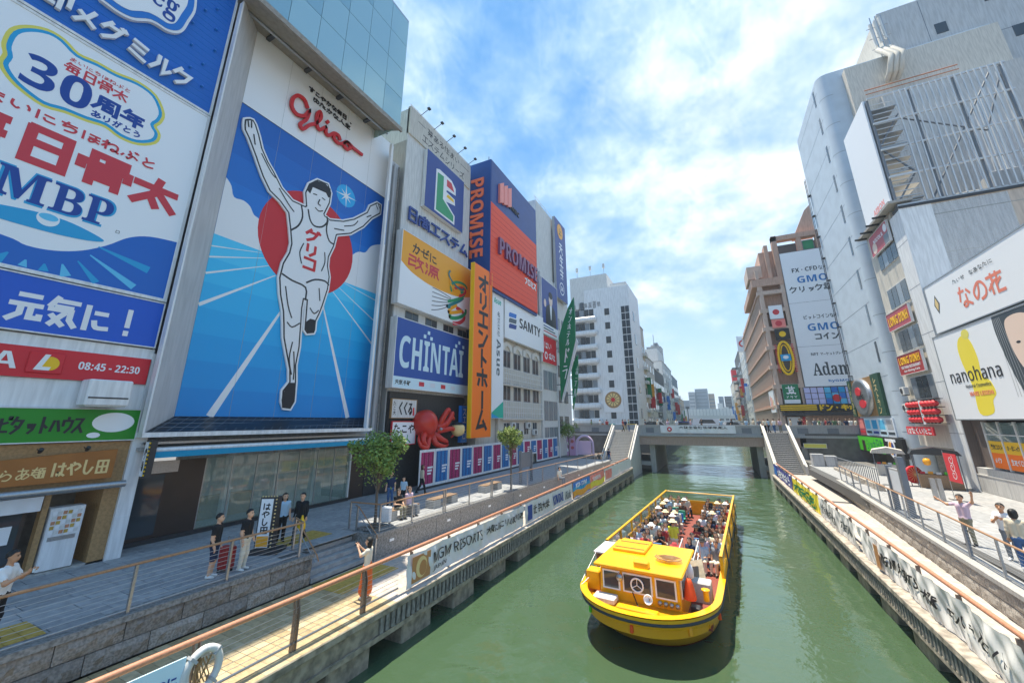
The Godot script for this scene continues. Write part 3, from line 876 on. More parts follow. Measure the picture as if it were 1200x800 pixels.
	for k in 26:
		var t := (k + 0.5) / 26.0
		put(G.new().tube(PackedVector3Array([Vector3(-1.4 + 10.8 * t, 4.175, 1.44 - 0.44 * t), Vector3(10.4 * t, 4.755, -0.02)]), 0.014, 4), "tray_joint", "steel_grey", b)
	for k in 3:
		var s := 0.25 + k * 0.25
		put(G.new().tube(PackedVector3Array([Vector3(-1.4 * (1 - s), lerpf(4.175, 4.755, s), lerpf(1.44, 0, s)), Vector3(9.4 + s, lerpf(4.175, 4.755, s), lerpf(1.0, 0, s))]), 0.014, 4), "tray_joint", "steel_grey", b)
	blk(b, "front_beam", -1.5, 9.45, 3.98, 4.15, 0.9, 1.5, "white_paint")
	blk(b, "beam_pipe", -1.3, 9.5, 3.72, 3.80, 1.1, 1.2, "steel")
	blk(b, "ceiling", -1.4, 11.6, 3.5, 3.62, -6, 1.3, "concrete")
	bar(b, "awning_roll", [Vector3(-1.3, 3.52, 1.55), Vector3(9.6, 3.52, 1.55)], 0.085, "white_paint", 10)
	g = G.new()
	g.box(Vector3(4.15, 3.36, 1.66), Vector3(10.8, 0.22, 0.02), Basis(Vector3.RIGHT, 0.25))
	put(g, "awning_valance", "awning_blue", b)
	blk(b, "dark_panel", -1.1, 1.62, 0.08, 3.0, -0.3, -0.2, "brown_panel")
	blk(b, "dark_window", -1.05, 0.2, 0.3, 2.5, -0.19, -0.17, "pane")
	blk(b, "louvre_band", -1.1, 0.6, 2.55, 3.0, -0.19, -0.15, "steel")
	blk(b, "plinth", -1.1, 9.6, 0, 0.16, -0.35, -0.1, "dark_metal")
	for k in 7:
		blk(b, "shop_pane", 1.66 + k * 1.13, 1.66 + k * 1.13 + 1.1, 0.17, 3.0, -0.25, -0.235, "glass_shop")
		blk(b, "glazing_bar", 1.62 + k * 1.13, 1.66 + k * 1.13, 0.17, 3.0, -0.27, -0.2, "steel")
	blk(b, "glazing_bar", 9.55, 9.62, 0.17, 3.1, -0.3, -0.15, "off_white")
	blk(b, "shop_back", 1.6, 9.6, 0, 3.4, -2.7, -2.5, "off_white"); blk(b, "shop_shelf", 2.2, 5.0, 0.12, 1.1, -2.4, -1.9, "wood_tan"); blk(b, "shop_shelf", 6.2, 8.6, 0.12, 1.8, -2.4, -2.1, "cream")
	blk(b, "shop_floor", 1.6, 9.6, 0.0, 0.12, -2.5, -0.4, "concrete_light")
	for x in [3.2, 5.6, 7.9]: blk(b, "inner_column", x, x + 0.3, 0.12, 3.4, -1.6, -1.3, "off_white")
	blk(b, "brown_wall", 9.62, 14.9, 0, 3.3, -0.6, -0.35, "brown_panel")
	blk(b, "side_door", 10.9, 12.0, 0.05, 2.3, -0.35, -0.31, "dark_metal")
	blk(b, "notice", 12.9, 13.5, 1.3, 2.1, -0.345, -0.33, "sign_white"); blk(b, "notice", 13.6, 14.3, 1.45, 2.2, -0.345, -0.33, "off_white")
	# glass box
	blk(b, "glass_box_core", -1.1, 8.2, 25.8, 34.0, -8, 2.1, "steel_grey")
	put(G.new().prism(P2([2.58, 24.40, 2.58, 24.60, -0.4, 25.75, -0.4, 25.42]), -8.72, 1.6), "soffit", "soffit", b, Vector3.ZERO, Vector3(0, -PI / 2, 0))
	blk(b, "soffit_beam", -1.6, 8.9, 24.80, 24.92, 0.95, 1.10, "steel"); blk(b, "soffit_beam", -1.6, 8.75, 24.30, 24.62, 2.45, 2.60, "soffit")
	for x in [0.3, 2.6, 4.9, 7.2]: blk(b, "soffit_bracket", x, x + 0.2, 24.84, 25.02, 0.35, 0.95, "dark_metal")
	for j in 4:
		for i in 6:
			var gw := 10.15 / 6.0
			blk(b, "glass_panel", -1.55 + i * gw + 0.012, -1.55 + (i + 1) * gw - 0.012, 24.62 + j * 2.4, 24.62 + (j + 1) * 2.4 - 0.03, 2.46, 2.5, "curtain_glass" if (i * 7 + j * 3) % 5 else "curtain_glass_b")
	for j in 4:
		for i in 5: blk(b, "glass_panel", 8.58, 8.62, 24.62 + j * 2.4, 24.59 + (j + 1) * 2.4, 2.44 - (i + 1) * 2.0 + 0.03, 2.44 - i * 2.0, "curtain_glass")
	blk(b, "glass_box_frame", -1.56, 8.60, 34.2, 34.4, -8, 2.48, "steel")
	bar(b, "down_pipe", [Vector3(11.0, 3.5, -0.1), Vector3(11.0, 24, -0.1)], 0.09, "grey_panel", 8)
	bar(b, "down_pipe", [Vector3(11.45, 3.5, -0.1), Vector3(11.45, 24, -0.1)], 0.06, "concrete_dark", 8)
	# ---- building with the house logo and the medicine and rental billboards
	var c := thing("office_building", "pale grey office building carrying the house logo and cold medicine billboards", "building", Vector3(-20, 0, -20.8), LEFT)
	blk(c, "wall", 0, 9.6, 2.6, 30.2, -12, -0.04, "off_white")
	blk(c, "side_wall", -0.06, 0.0, 0, 27.0, -12, -0.1, "concrete")
	blk(c, "base_wall", 0, 10.4, 0, 2.7, -6, -0.08, "soot")
	windows(c, [1.2, 3.6, 6.0, 8.2], [11.95], 1.5, 0.7, -0.04, "concrete_dark")
	windows(c, [1.2, 3.6, 6.0, 8.2], [6.0], 1.5, 0.5, -0.04, "concrete_dark")
	for k in 5:
		bar(c, "lamp_arm", [Vector3(1.2 + k * 1.9, 30.2, -0.2), Vector3(1.3 + k * 1.9, 30.75, 0.9)], 0.03, "dark_metal", 5)
		bx(c, "flood_lamp", Vector3(1.3 + k * 1.9, 30.78, 0.95), Vector3(0.28, 0.12, 0.22), "dark_metal")
	bar(c, "roof_rail", [Vector3(0, 30.6, 0), Vector3(9.4, 30.6, 0)], 0.03, "steel", 5)
	blk(c, "black_front", 0.0, 9.2, 2.5, 6.55, -0.04, 0.2, "soot")
	# ---- moneylender tower
	var p := thing("office_building", "dark blue and orange clad tower with raised lettering on two sides", "building", Vector3(-18, 0, -31.25), LEFT)
	blk(p, "wall", 0, 11.9, 17.0, 31.25, -12, -0.10, "navy")
	blk(p, "base_wall", 0, 3.6, 0, 17.0, -12, -1.3, "cream")
	for x in [2.0, 8.0]: bar(p, "mast", [Vector3(x, 31.2, -1.5), Vector3(x, 33.6, -1.5)], 0.04, "dark_metal", 5)
	# ---- old facade with arched windows
	var o := thing("old_building", "weathered beige building with arched windows and white balcony grilles", "building", Vector3(-18.9, 0, -34.9), LEFT)
	blk(o, "wall", 0, 10.9, 0, 18, -8, -0.05, "cream")
	for j in 2:
		for i in 4:
			var x := 0.8 + i * 2.55
			var y := 6.6 + j * 3.35
			var fr := blk(o, "window", x, x + 1.7, y, y + 1.75, -0.05, 0.0, "steel_grey")
			bx(fr, "pane", Vector3(0, 0, 0.022), Vector3(1.5, 1.6, 0.02), "pane")
			bx(fr, "mullion", Vector3(0, 0, 0.035), Vector3(0.06, 1.6, 0.03), "off_white")
			if j == 1:
				var arch := G.new()
				arch.prism(P2([x - 0.25, y + 1.75, x - 0.25, y + 2.4, x + 0.85, y + 2.8, x + 1.95, y + 2.4, x + 1.95, y + 1.75, x + 1.6, y + 1.75, x + 1.25, y + 2.15, x + 0.85, y + 2.3, x + 0.45, y + 2.15, x + 0.1, y + 1.75]), -0.04, 0.10)
				put(arch, "arch", "off_white", o)
	for band in [[8.2, 9.8], [4.8, 6.5]]:
		for k in 21: blk(o, "grille_bar", 0.45 + k * 0.5, 0.49 + k * 0.5, band[0], band[1], 0.30, 0.34, "white_paint")
		for k in 4: blk(o, "grille_rail", 0.4, 10.6, lerpf(band[0], band[1], k / 3.0) - 0.02, lerpf(band[0], band[1], k / 3.0) + 0.02, 0.34, 0.37, "white_paint")
		blk(o, "balcony_slab", 0.3, 10.7, band[0] - 0.16, band[0] - 0.03, -0.05, 0.34, "cream")
	for k in 5: ac_unit("boxy white outdoor air conditioner under the grilles of the arched window building", Vector3(-18.85, 3.0 + (k % 2) * 0.75, -35.6 - k * 1.9), LEFT, "air conditioners under the balcony grilles")
	windows(o, [1.0, 3.4, 5.8, 8.2], [3.1], 1.2, 1.3, -0.05, "off_white", "pane")
	# ---- narrow white house with the portrait poster
	var n := thing("narrow_building", "narrow white building with a portrait poster and rows of steel windows", "building", Vector3(-18.7, 0, -45.85), LEFT)
	blk(n, "wall", 0, 5.6, 0, 24, -8, -0.05, "off_white")
	for y in [1.4, 4.6, 8.4]:
		windows(n, [0.5, 2.1, 3.7], [y], 1.4, 2.4, -0.05, "steel", "pane_pale")
	bar(n, "down_pipe", [Vector3(5.4, 0, 0.06), Vector3(5.4, 24, 0.06)], 0.07, "white_paint")
	# ---- tall white building behind with the navy vertical sign
	var t := thing("tall_building", "tall plain white building with a navy vertical sign at its corner", "building", Vector3(-19, 0, -51.5), LEFT)
	blk(t, "wall", -5.8, 6.5, 0, 34.8, -12, -0.05, "off_white")
	bar(t, "roof_rail", [Vector3(-5.8, 35.6, -0.3), Vector3(5, 35.6, -0.3)], 0.03, "steel", 5)
	for k in 6: bar(t, "roof_post", [Vector3(-5.4 + k * 2.1, 34.8, -0.3), Vector3(-5.4 + k * 2.1, 35.6, -0.3)], 0.025, "steel", 5)
	windows(t, [0.6, 3.2], [3.5, 7.0, 10.5, 14, 17.5], 1.8, 1.7, -0.05, "steel", "pane")

func make_left_signs() -> void:
	hx("milk_blue", "#1064c0", 0.4); hx("mid_blue", "#1c74cc", 0.4); hx("genki_blue", "#1058c8", 0.4); hx("deep_blue", "#0a3f97", 0.4); hx("cyan", "#1b9fd6", 0.4); hx("pale_cyan", "#5cc0ea", 0.4)
	hx("red", "#d3222f", 0.45); hx("kana_red", "#cf3742", 0.45); hx("green", "#1f8a1c", 0.45); hx("yellow", "#f2c21a", 0.5); hx("lemon", "#e2d860", 0.5)
	hx("orange", "#ff7a08", 0.5); hx("shop_brown", "#a5672a", 0.5, "soft", 2.0); hx("gold", "#e5c98a", 0.5); hx("navy_sign", "#26458f", 0.45); hx("tomato", "#ef4a22", 0.5); hx("amber", "#f2a72a", 0.45)
	hx("sun_red", "#cf2a30", 0.45); hx("sky_print", "#0a58aa", 0.4); hx("track_blue", "#0c86c6", 0.4); hx("track_cyan", "#22a9dd", 0.4); hx("chin_blue", "#2d55a4", 0.45); hx("ice", "#cfe9f4", 0.45)
	hx("panel_grey", "#d8dfe8", 0.45); hx("lightbox", "#edf0f4", 0.35)
	var o: Node3D
	# ---- milk billboards
	o = sign_board("billboard", "huge blue billboard with raised white katakana lettering and a wavy emblem", Vector3(-18.95, 17.95, 2), LEFT, 9.2, 9.2, 0.25, "milk_blue", "white_paint", "billboard", 0.10)
	for k in 30: blk(o, "rib", 0.1, 9.1, 0.28 + k * 0.30, 0.30 + k * 0.30, 0.0, 0.012, "mid_blue")
	for k in 14: put(G.new().lathe(P2([0.06, 0, 0.06, 0.10, 0.0, 0.12]), 8), "stud", "mid_blue", o, Vector3(7.75 + 0.7 * (k % 2) + 0.15 * (k % 3), 0.6 + k * 0.55, 0.0), Vector3(PI / 2, 0, 0))
	jp(o, "印メグミルク", Rect2(3.75, 0.45, 4.5, 0.92), 0.13, "sign_white", 0.02, 0.14)
	var em := smooth(P2([4.8, 4.6, 4.9, 2.2, 5.3, 1.85, 5.95, 1.95, 6.5, 2.45, 7.05, 2.55, 7.45, 2.95, 7.6, 3.7, 7.7, 4.6, 7.4, 5.6, 6.2, 6.0, 5.2, 5.6]), true)
	put(G.new().prism(em, 0.0, 0.16), "emblem_edge", "sign_white", o)
	put(G.new().prism(Geometry2D.offset_polygon(em, -0.10)[0], 0.16, 0.18), "emblem_band", "mid_blue", o)
	put(G.new().prism(Geometry2D.offset_polygon(em, -0.34)[0], 0.18, 0.20), "emblem_field", "lightbox", o)
	lat(o, "Meg", Rect2(5.45, 3.0, 1.7, 1.3), "deep_blue", 0.205, 0.01, "Droid Serif")
	o = sign_board("billboard", "huge white billboard with red kanji, a cloud shaped badge and navy serif letters", Vector3(-18.96, 9.10, 2), LEFT, 9.2, 8.82, 0.25, "lightbox", "white_paint", "billboard", 0.10)
	var ox := 2.0
	var oy := -1.87
	var bub := P2([1.58, 9.01, 1.61, 9.58, 1.85, 9.98, 2.23, 10.26, 2.59, 10.26, 3.01, 10.03, 3.5, 10.12, 4.04, 10.14, 4.65, 10.29, 5.22, 10.17, 5.58, 9.62, 5.56, 9.18, 5.44, 8.88, 5.63, 8.61, 5.57, 8.21, 5.13, 7.84, 4.63, 7.77, 4.18, 7.91, 3.69, 7.8, 3.16, 7.74, 2.69, 7.61, 2.18, 7.78, 1.87, 8.0, 1.66, 8.32, 1.68, 8.67])
	for k in bub.size(): bub[k] += Vector2(ox, oy)
	bub = smooth(bub, true, 3)
	put(G.new().prism(Geometry2D.offset_polygon(bub, 0.10)[0], 0.0, 0.004), "badge_edge", "lemon", o)
	put(G.new().prism(bub, 0.004, 0.008), "badge_line", "cyan", o)
	put(G.new().prism(Geometry2D.offset_polygon(bub, -0.11)[0], 0.008, 0.012), "badge_field", "lightbox", o)
	lat(o, "30", Rect2(2.02 + ox, 8.02 + oy, 1.62, 1.2), "deep_blue", 0.014, 0.006)
	jp(o, "周年", Rect2(3.66 + ox, 8.34 + oy, 1.52, 0.72), 0.12, "deep_blue", 0.014)
	jp(o, "まいにちほねぶと", Rect2(2.85 + ox, 9.66 + oy, 1.7, 0.17), 0.02, "kana_red", 0.014)
	jp(o, "毎日骨太", Rect2(2.78 + ox, 9.18 + oy, 1.75, 0.44), 0.06, "kana_red", 0.014)
	jp(o, "ありがとう", Rect2(3.72 + ox, 8.02 + oy, 1.45, 0.28), 0.045, "deep_blue", 0.014)
	jp(o, "まいにちほねぶと", Rect2(1.45 + ox, 7.0 + oy, 4.4, 0.42), 0.065, "kana_red", 0.004)
	jp(o, "毎日骨太", Rect2(0.75 + ox, 5.42 + oy, 6.05, 1.38), 0.27, "kana_red", 0.004)
	lat(o, "MBP", Rect2(2.25 + ox, 4.05 + oy, 2.85, 1.12), "cyan", 0.003, 0.004, "Droid Serif")
	lat(o, "MBP", Rect2(2.32 + ox, 4.12 + oy, 2.71, 1.0), "deep_blue", 0.008, 0.004, "Droid Serif")
	jp(o, "ロ", Rect2(5.22 + ox, 4.0 + oy, 0.14, 0.14), 0.015, "ink", 0.004)
	put(G.new().prism(smooth(P2([0.6 + ox, 3.0 + oy, 2.8 + ox, 2.86 + oy, 3.35 + ox, 2.72 + oy, 3.95 + ox, 2.78 + oy, 4.56 + ox, 3.03 + oy, 5.13 + ox, 3.47 + oy, 5.63 + ox, 3.99 + oy, 6.22 + ox, 4.29 + oy, 7.08 + ox, 4.42 + oy]), false, 4) + P2([9.08, 0.12, 0.12, 0.12, 0.12, 1.1]), 0.0, 0.004), "wave", "milk_blue", o)
	for k in 9:
		var an := deg_to_rad(-148 + k * 17.0)
		var c0 := Vector2(3.6 + ox, 3.6 + oy)
		var d := Vector2(cos(an), sin(an))
		var e := Vector2(-d.y, d.x)
		var far := minf((c0.y - 0.16) / maxf(-d.y, 0.08), 2.9)
		put(G.new().prism(PackedVector2Array([c0 + d * 1.35 + e * 0.02, c0 + d * 1.35 - e * 0.02, c0 + d * far - e * (0.10 + 0.04 * (k % 3)), c0 + d * far + e * 0.1]), 0.004, 0.007 + 0.001 * (k % 2)), "ray", "pale_cyan" if k % 2 else "cyan", o)
	put(G.new().prism(smooth(P2([1.2 + ox, 3.5 + oy, 2.62 + ox, 3.78 + oy, 3.43 + ox, 3.90 + oy, 4.17 + ox, 3.87 + oy, 4.99 + ox, 3.62 + oy, 4.75 + ox, 3.46 + oy, 4.08 + ox, 3.36 + oy, 3.35 + ox, 3.33 + oy, 2.4 + ox, 3.35 + oy]), true, 4), 0.006, 0.012), "swoosh", "cyan", o)
	poly(o, "ball", disc(3.6 + ox, 3.78 + oy, 0.26, 0.26), 0.012, 0.016, "lightbox"); poly(o, "ball_half", disc(3.6 + ox, 3.83 + oy, 0.22, 0.12), 0.016, 0.02, "pale_cyan")
	o = sign_board("billboard", "long royal blue billboard strip with white brush lettering and an exclamation mark", Vector3(-18.96, 7.25, 2), LEFT, 9.2, 1.8, 0.25, "genki_blue", "white_paint", "billboard", 0.04)
	jp(o, "元気に!", Rect2(5.35, 0.22, 3.25, 1.15), 0.15, "sign_white", 0.004, 0.0, false, null, 0.78)
	o = sign_board("shop_sign", "red shop sign with a white and yellow disc logo and opening hours", Vector3(-18.97, 5.87, 2), LEFT, 9.17, 0.95, 0.12, "red", "white_paint", "sign", 0.0)
	lat(o, "ALPHA", Rect2(3.4, 0.24, 2.55, 0.50), "sign_white", 0.004, 0.02)
	put(G.new().cbox(Vector3(6.53, 0.48, 0.03), Vector3(0.78, 0.66, 0.07), 0.02), "logo_tile", "red", o)
	poly(o, "logo_disc", disc(6.6, 0.46, 0.22, 0.22), 0.066, 0.075, "yellow")
	poly(o, "logo_letter", [6.28, 0.24, 6.62, 0.24, 6.65, 0.35, 6.45, 0.35, 6.58, 0.74, 6.46, 0.74], 0.075, 0.085, "sign_white")
	lat(o, "08:45 - 22:30", Rect2(7.28, 0.36, 1.62, 0.26), "sign_white", 0.004, 0.006)
	o = sign_board("shop_sign", "green estate agent sign with black katakana and a white speech bubble", Vector3(-18.97, 3.89, 2), LEFT, 9.25, 1.08, 0.12, "green", "white_paint", "sign", 0.03)
	jp(o, "賃貸・売買", Rect2(4.1, 0.34, 1.75, 0.40), 0.035, "ink", 0.004)
	jp(o, "ピタットハウス", Rect2(5.95, 0.26, 1.85, 0.56), 0.07, "ink", 0.004)
	poly(o, "bubble", disc(8.55, 0.62, 0.56, 0.33), 0.0, 0.005, "lightbox"); poly(o, "bubble", disc(8.1, 0.2, 0.17, 0.09), 0.005, 0.009, "lightbox")
	o = thing("shop_sign", "brown arched noodle shop sign with cream brush lettering", "sign", Vector3(-18.85, 2.68, 0), LEFT)
	put(G.new().prism(P2([1.0, 0.0, 6.8, 0.0, 6.8, 0.93, 5.6, 0.86, 4.3, 0.76, 2.6, 0.70, 1.0, 0.70]), -0.1, 0.0), "board", "shop_brown", o)
	jp(o, "らあ麺", Rect2(4.25, 0.16, 0.95, 0.36), 0.035, "gold", 0.003); jp(o, "はやし田", Rect2(5.3, 0.16, 1.35, 0.5), 0.06, "gold", 0.003)
	for x in [2.8, 4.9, 5.95]:
		var sp := thing("spotlight", "small black spotlight above the brown noodle shop sign", "spotlight", Vector3(-18.7, 3.62, -x), LEFT, "spotlights over the noodle shop sign")
		put(G.new().lathe(P2([0.0, 0, 0.05, 0.01, 0.06, 0.16, 0.03, 0.18, 0.0, 0.18]), 10), "head", "dark_metal", sp, Vector3.ZERO, Vector3(0.9, 0, 0))
		bar(sp, "arm", [Vector3(0, 0.02, 0), Vector3(0, 0.1, -0.25)], 0.014, "dark_metal", 5)
	var ac := thing("air_conditioner", "white air conditioner cabinet fixed under the red shop sign", "air conditioner", Vector3(-18.94, 5.02, -5.46), LEFT)
	put(G.new().cbox(Vector3(0.55, 0.45, 0.35), Vector3(1.12, 0.86, 0.7), 0.04), "case", "white_paint", ac)
	bx(ac, "outlet", Vector3(0.55, 0.02, 0.4), Vector3(1.0, 0.06, 0.5), "curtain"); bx(ac, "slot", Vector3(0.55, 0.28, 0.705), Vector3(1.02, 0.05, 0.01), "dark_metal")
	o = thing("bulb_sign", "narrow upright sign edged with a strip of amber bulbs on the white column", "sign", Vector3(-18.6, 2.62, -7.45), 0.0)
	blk(o, "cabinet", -0.02, 0.38, 0, 1.25, -0.2, -0.02, "dark_metal"); blk(o, "face", 0.0, 0.2, 0.04, 1.2, -0.02, 0.0, "lightbox")
	jp(o, "ら麺", Rect2(0.03, 0.2, 0.15, 0.8), 0.02, "ink", 0.003, 0.0, true)
	for k in 9: put(G.new().lathe(P2([0.035, 0, 0.03, 0.03, 0.0, 0.045]), 8), "bulb", "yellow", o, Vector3(0.3, 0.08 + k * 0.135, -0.02), Vector3(PI / 2, 0, 0))
	athlete_billboard()
	# ---- house builder
	o = sign_board("sign_panel", "beige roof fascia panel with two lines of black lettering", Vector3(-19.9, 27.7, -20.8), LEFT, 9.35, 2.7, 0.3, "cream", "cream", "sign", 0.0)
	jp(o, "夢ある住まい", Rect2(2.2, 1.45, 5.1, 0.75), 0.07, "ink", 0.004); jp(o, "エステムシリーズ", Rect2(1.6, 0.35, 6.6, 0.8), 0.08, "ink", 0.004)
	blk(o, "rule", 1.0, 2.0, 1.85, 1.9, 0.0, 0.006, "ink"); blk(o, "rule", 7.5, 9.0, 1.85, 1.9, 0.0, 0.006, "ink")
	o = sign_board("billboard", "navy square billboard with a green, red and yellow house shaped logo", Vector3(-19.6, 21.95, -22.9), LEFT, 5.7, 5.55, 0.4, "navy_sign", "white_paint", "billboard", 0.0)
	put(G.new().prism(P2([1.3, 0.25, 1.3, 4.35, 1.75, 4.55, 3.6, 4.5, 4.3, 4.0, 4.35, 3.3, 2.9, 3.1, 2.9, 2.9, 4.2, 2.8, 4.3, 2.2, 2.9, 1.9, 4.3, 1.1, 4.3, 0.2]), 0.0, 0.02), "logo_edge", "sign_white", o)
	hx("teal_dark", "#1d7f86", 0.45); hx("logo_green", "#2f9a68", 0.45)
	put(G.new().prism(P2([1.5, 0.4, 1.5, 4.1, 2.4, 4.2, 2.4, 1.9, 4.1, 1.0, 4.1, 0.4]), 0.02, 0.03), "logo_green", "logo_green", o)
	put(G.new().prism(P2([2.9, 3.5, 2.9, 4.2, 3.6, 4.2, 4.1, 3.5]), 0.02, 0.03), "logo_red", "kana_red", o); put(G.new().prism(P2([2.9, 2.4, 3.1, 2.75, 4.0, 2.7, 4.1, 2.4]), 0.02, 0.03), "logo_yellow", "yellow", o)
	o = thing("raised_letters", "row of dark blue raised letters below the house shaped logo", "sign", Vector3(-19.94, 19.95, -21.1), LEFT)
	jp(o, "日商エステム", Rect2(0.0, 0.0, 8.9, 1.25), 0.16, "navy_sign", 0.02, 0.12)
	# ---- cold medicine billboard, the cartoon figure left out
	o = sign_board("billboard", "white and amber billboard for cold medicine with red kanji and wind lines", Vector3(-19.4, 12.75, -20.4), LEFT, 9.6, 5.85, 0.6, "lightbox", "white_paint", "billboard", 0.06)
	put(G.new().prism(P2([0.06, 5.79, 9.54, 5.79, 9.54, 3.1]) + smooth(P2([9.54, 3.1, 7.6, 2.6, 5.5, 2.42, 4.0, 2.42, 2.8, 2.5, 1.2, 2.8, 0.06, 3.3]), false, 3), 0.0, 0.004), "amber_field", "amber", o)
	jp(o, "かぜに", Rect2(1.1, 4.35, 3.2, 0.95), 0.12, "ink", 0.008)
	jp(o, "改源", Rect2(0.75, 3.1, 4.0, 1.2), 0.17, "kana_red", 0.008)
	for k in 6:
		var w := PackedVector2Array()
		for s in 10:
			var u := s / 9.0
			w.append(Vector2(3.9 + u * 2.6, 2.35 - k * 0.28 - u * u * (0.2 - k * 0.16) - 0.1 * k * (1 - u)))
		var gg := G.new()
		ribbon(gg, w, 0.06, 0.004, 0.0)
		put(gg, "wind_line", "ink", o)
	var cols := ["kana_red", "logo_green", "amber", "teal_dark", "logo_green", "kana_red", "logo_green", "amber", "teal_dark"]
	for k in 9:   # loose streamers of colour in place of the cartoon figure
		var sw := PackedVector2Array()
		for s in 15:
			var u := s / 14.0
			sw.append(Vector2(7.4 + 1.5 * sin(u * 3.6 + k * 1.3) * (1.0 - 0.35 * u), 0.75 + k * 0.42 + 0.75 * cos(u * 3.1 + k * 0.9)))
		var gs := G.new()
		ribbon(gs, sw, 0.34 - 0.02 * k, 0.012 + k * 0.005, 0.0)
		put(gs, "streamer", cols[k], o)
	# ---- rental billboard
	o = sign_board("billboard", "blue billboard with tall pale capital letters over a pale strip", Vector3(-19.4, 6.75, -20.5), LEFT, 9.55, 5.05, 0.6, "chin_blue", "white_paint", "billboard", 0.06)
	lat(o, "CHINTAI", Rect2(0.5, 1.45, 8.1, 2.35), "ice", 0.004, 0.01)
	for q in [[3.05, 4.0], [3.5, 4.35], [3.85, 3.95], [7.3, 3.95], [7.75, 4.3], [8.4, 4.0]]: blk(o, "confetti", q[0], q[0] + 0.3, q[1], q[1] + 0.28, 0.0, 0.008, "ice")
	blk(o, "strip", 0.06, 9.49, 0.06, 0.82, 0.0, 0.006, "ice")
	jp(o, "天気予報", Rect2(0.25, 0.25, 1.6, 0.36), 0.05, "ink", 0.01)
	for k in 4: blk(o, "strip_icon", 2.8 + k * 1.35, 3.4 + k * 1.35, 0.3, 0.62, 0.006, 0.012, ["kana_red", "panel_grey"][k % 2])
	# ---- tall orange sign
	o = thing("upright_sign", "tall orange upright sign with black katakana and a yellow flank", "sign", Vector3(-18, 3.2, -28.35), LEFT)
	blk(o, "flank", 0, 0.04, 0, 15.4, -0.36, 0.0, "yellow"); blk(o, "cabinet", 0.04, 3.3, 0, 15.4, -0.35, -0.01, "orange"); blk(o, "face", 0.12, 3.25, 0.08, 15.3, -0.01, 0.0, "orange")
	blk(o, "edge", 0.04, 0.12, 0, 15.4, -0.01, 0.03, "amber"); blk(o, "edge", 3.25, 3.32, 0, 15.4, -0.62, 0.03, "amber")
	jp(o, "オリエントホ｜ム", Rect2(0.75, 0.55, 1.9, 14.2), 0.33, "ink", 0.004, 0.0, true, null, 0.86)
	# ---- moneylender cladding and letters
	o = thing("cladding_sign", "orange cladding with purple raised letters under a navy field with a pink folded mark", "sign", Vector3(-17.98, 12.8, -31.25), LEFT)
	blk(o, "navy_field", 0, 11.8, 13.6, 18.6, -0.1, 0.0, "navy"); blk(o, "orange_field", 0, 11.8, 4.5, 13.6, -0.1, 0.0, "tomato")
	for k in 14: blk(o, "cladding_joint", 0, 11.8, 5.0 + k * 0.6, 5.03 + k * 0.6, 0.0, 0.012, "sun_red")
	lat(o, "PROMISE", Rect2(1.5, 8.35, 10.0, 1.85), "violet", 0.01, 0.25)
	jp(o, "プロミス", Rect2(8.0, 7.2, 3.3, 0.9), 0.16, "sign_white", 0.01, 0.04)
	for k in 3: put(G.new().prism(P2([1.5 + k * 0.95, 14.2 + k * 0.25, 2.35 + k * 0.95, 14.6 + k * 0.25, 2.35 + k * 0.95, 17.1 + k * 0.2, 1.5 + k * 0.95, 16.5 + k * 0.25]), 0.0, 0.25), "folded_mark", "pink", o)
	lat(o, "SMBC", Rect2(4.0, 14.9, 2.6, 0.6), "ink", 0.01, 0.08)
	o = thing("cladding_sign", "navy side cladding with orange capital letters running downwards", "sign", Vector3(-20.9, 3.2, -31.14), 0.0)
	blk(o, "navy_field", 0, 2.9, 9, 28.2, -0.1, 0.0, "navy")
	var lt := lat(o, "PROMISE", Rect2(0, 0, 9.0, 1.55), "salmon", 0.01, 0.12)
	lt.rotation.z = -PI / 2; lt.position = Vector3(0.55, 26.2, 0)
	# ---- white banner with green foot
	o = sign_board("upright_sign", "narrow white upright banner with grey letters and a teal wedge at its foot", Vector3(-18.4, 4.8, -32.5), LEFT, 2.35, 12.4, 0.2, "lightbox", "white_paint", "sign", 0.0)
	hx("teal", "#13b39a", 0.45); hx("grey_ink", "#5c6a72", 0.5)
	poly(o, "wedge", [0.02, 0.02, 2.33, 0.02, 2.33, 1.6, 0.02, 0.5], 0.0, 0.006, "teal"); poly(o, "wedge", [0.02, 0.02, 1.6, 0.02, 0.02, 0.45], 0.006, 0.01, "cyan")
	lat(o, "Asue", Rect2(0.3, 11.2, 1.5, 0.6), "teal", 0.006, 0.006)
	lt = lat(o, "Asue", Rect2(0, 0, 3.6, 0.85), "grey_ink", 0.006, 0.006); lt.rotation.z = -PI / 2; lt.position = Vector3(0.9, 7.6, 0)
	jp(o, "株式会社", Rect2(1.0, 7.9, 0.55, 2.6), 0.05, "grey_ink", 0.006, 0.0, true)
	# ---- SAMTY
	o = sign_board("billboard", "white billboard with a blue striped mark and dark capital letters", Vector3(-18.35, 12.85, -35.0), LEFT, 10.65, 4.55, 0.4, "lightbox", "white_paint", "billboard", 0.05)
	for k in 3: put(G.new().prism(P2([1.0, 1.2 + k * 0.62, 2.7, 1.35 + k * 0.62, 2.85, 1.75 + k * 0.62, 2.85, 1.85 + k * 0.62, 1.2, 1.72 + k * 0.62, 1.0, 1.5 + k * 0.62]), 0.0, 0.008), "mark", ["navy_sign", "grey_ink", "mid_blue"][k], o)
	lat(o, "SAMTY", Rect2(3.6, 1.75, 6.1, 1.15), "ink", 0.004, 0.01)
	# ---- portrait poster: a plain suited figure
	o = sign_board("poster", "blue poster showing a person in a dark suit with a raised hand", Vector3(-18.4, 15.4, -45.45), LEFT, 6.0, 7.7, 0.35, "navy_sign", "white_paint", "poster", 0.08)
	blk(o, "caption_band", 0.08, 5.92, 0.08, 1.5, 0.0, 0.006, "lightbox")
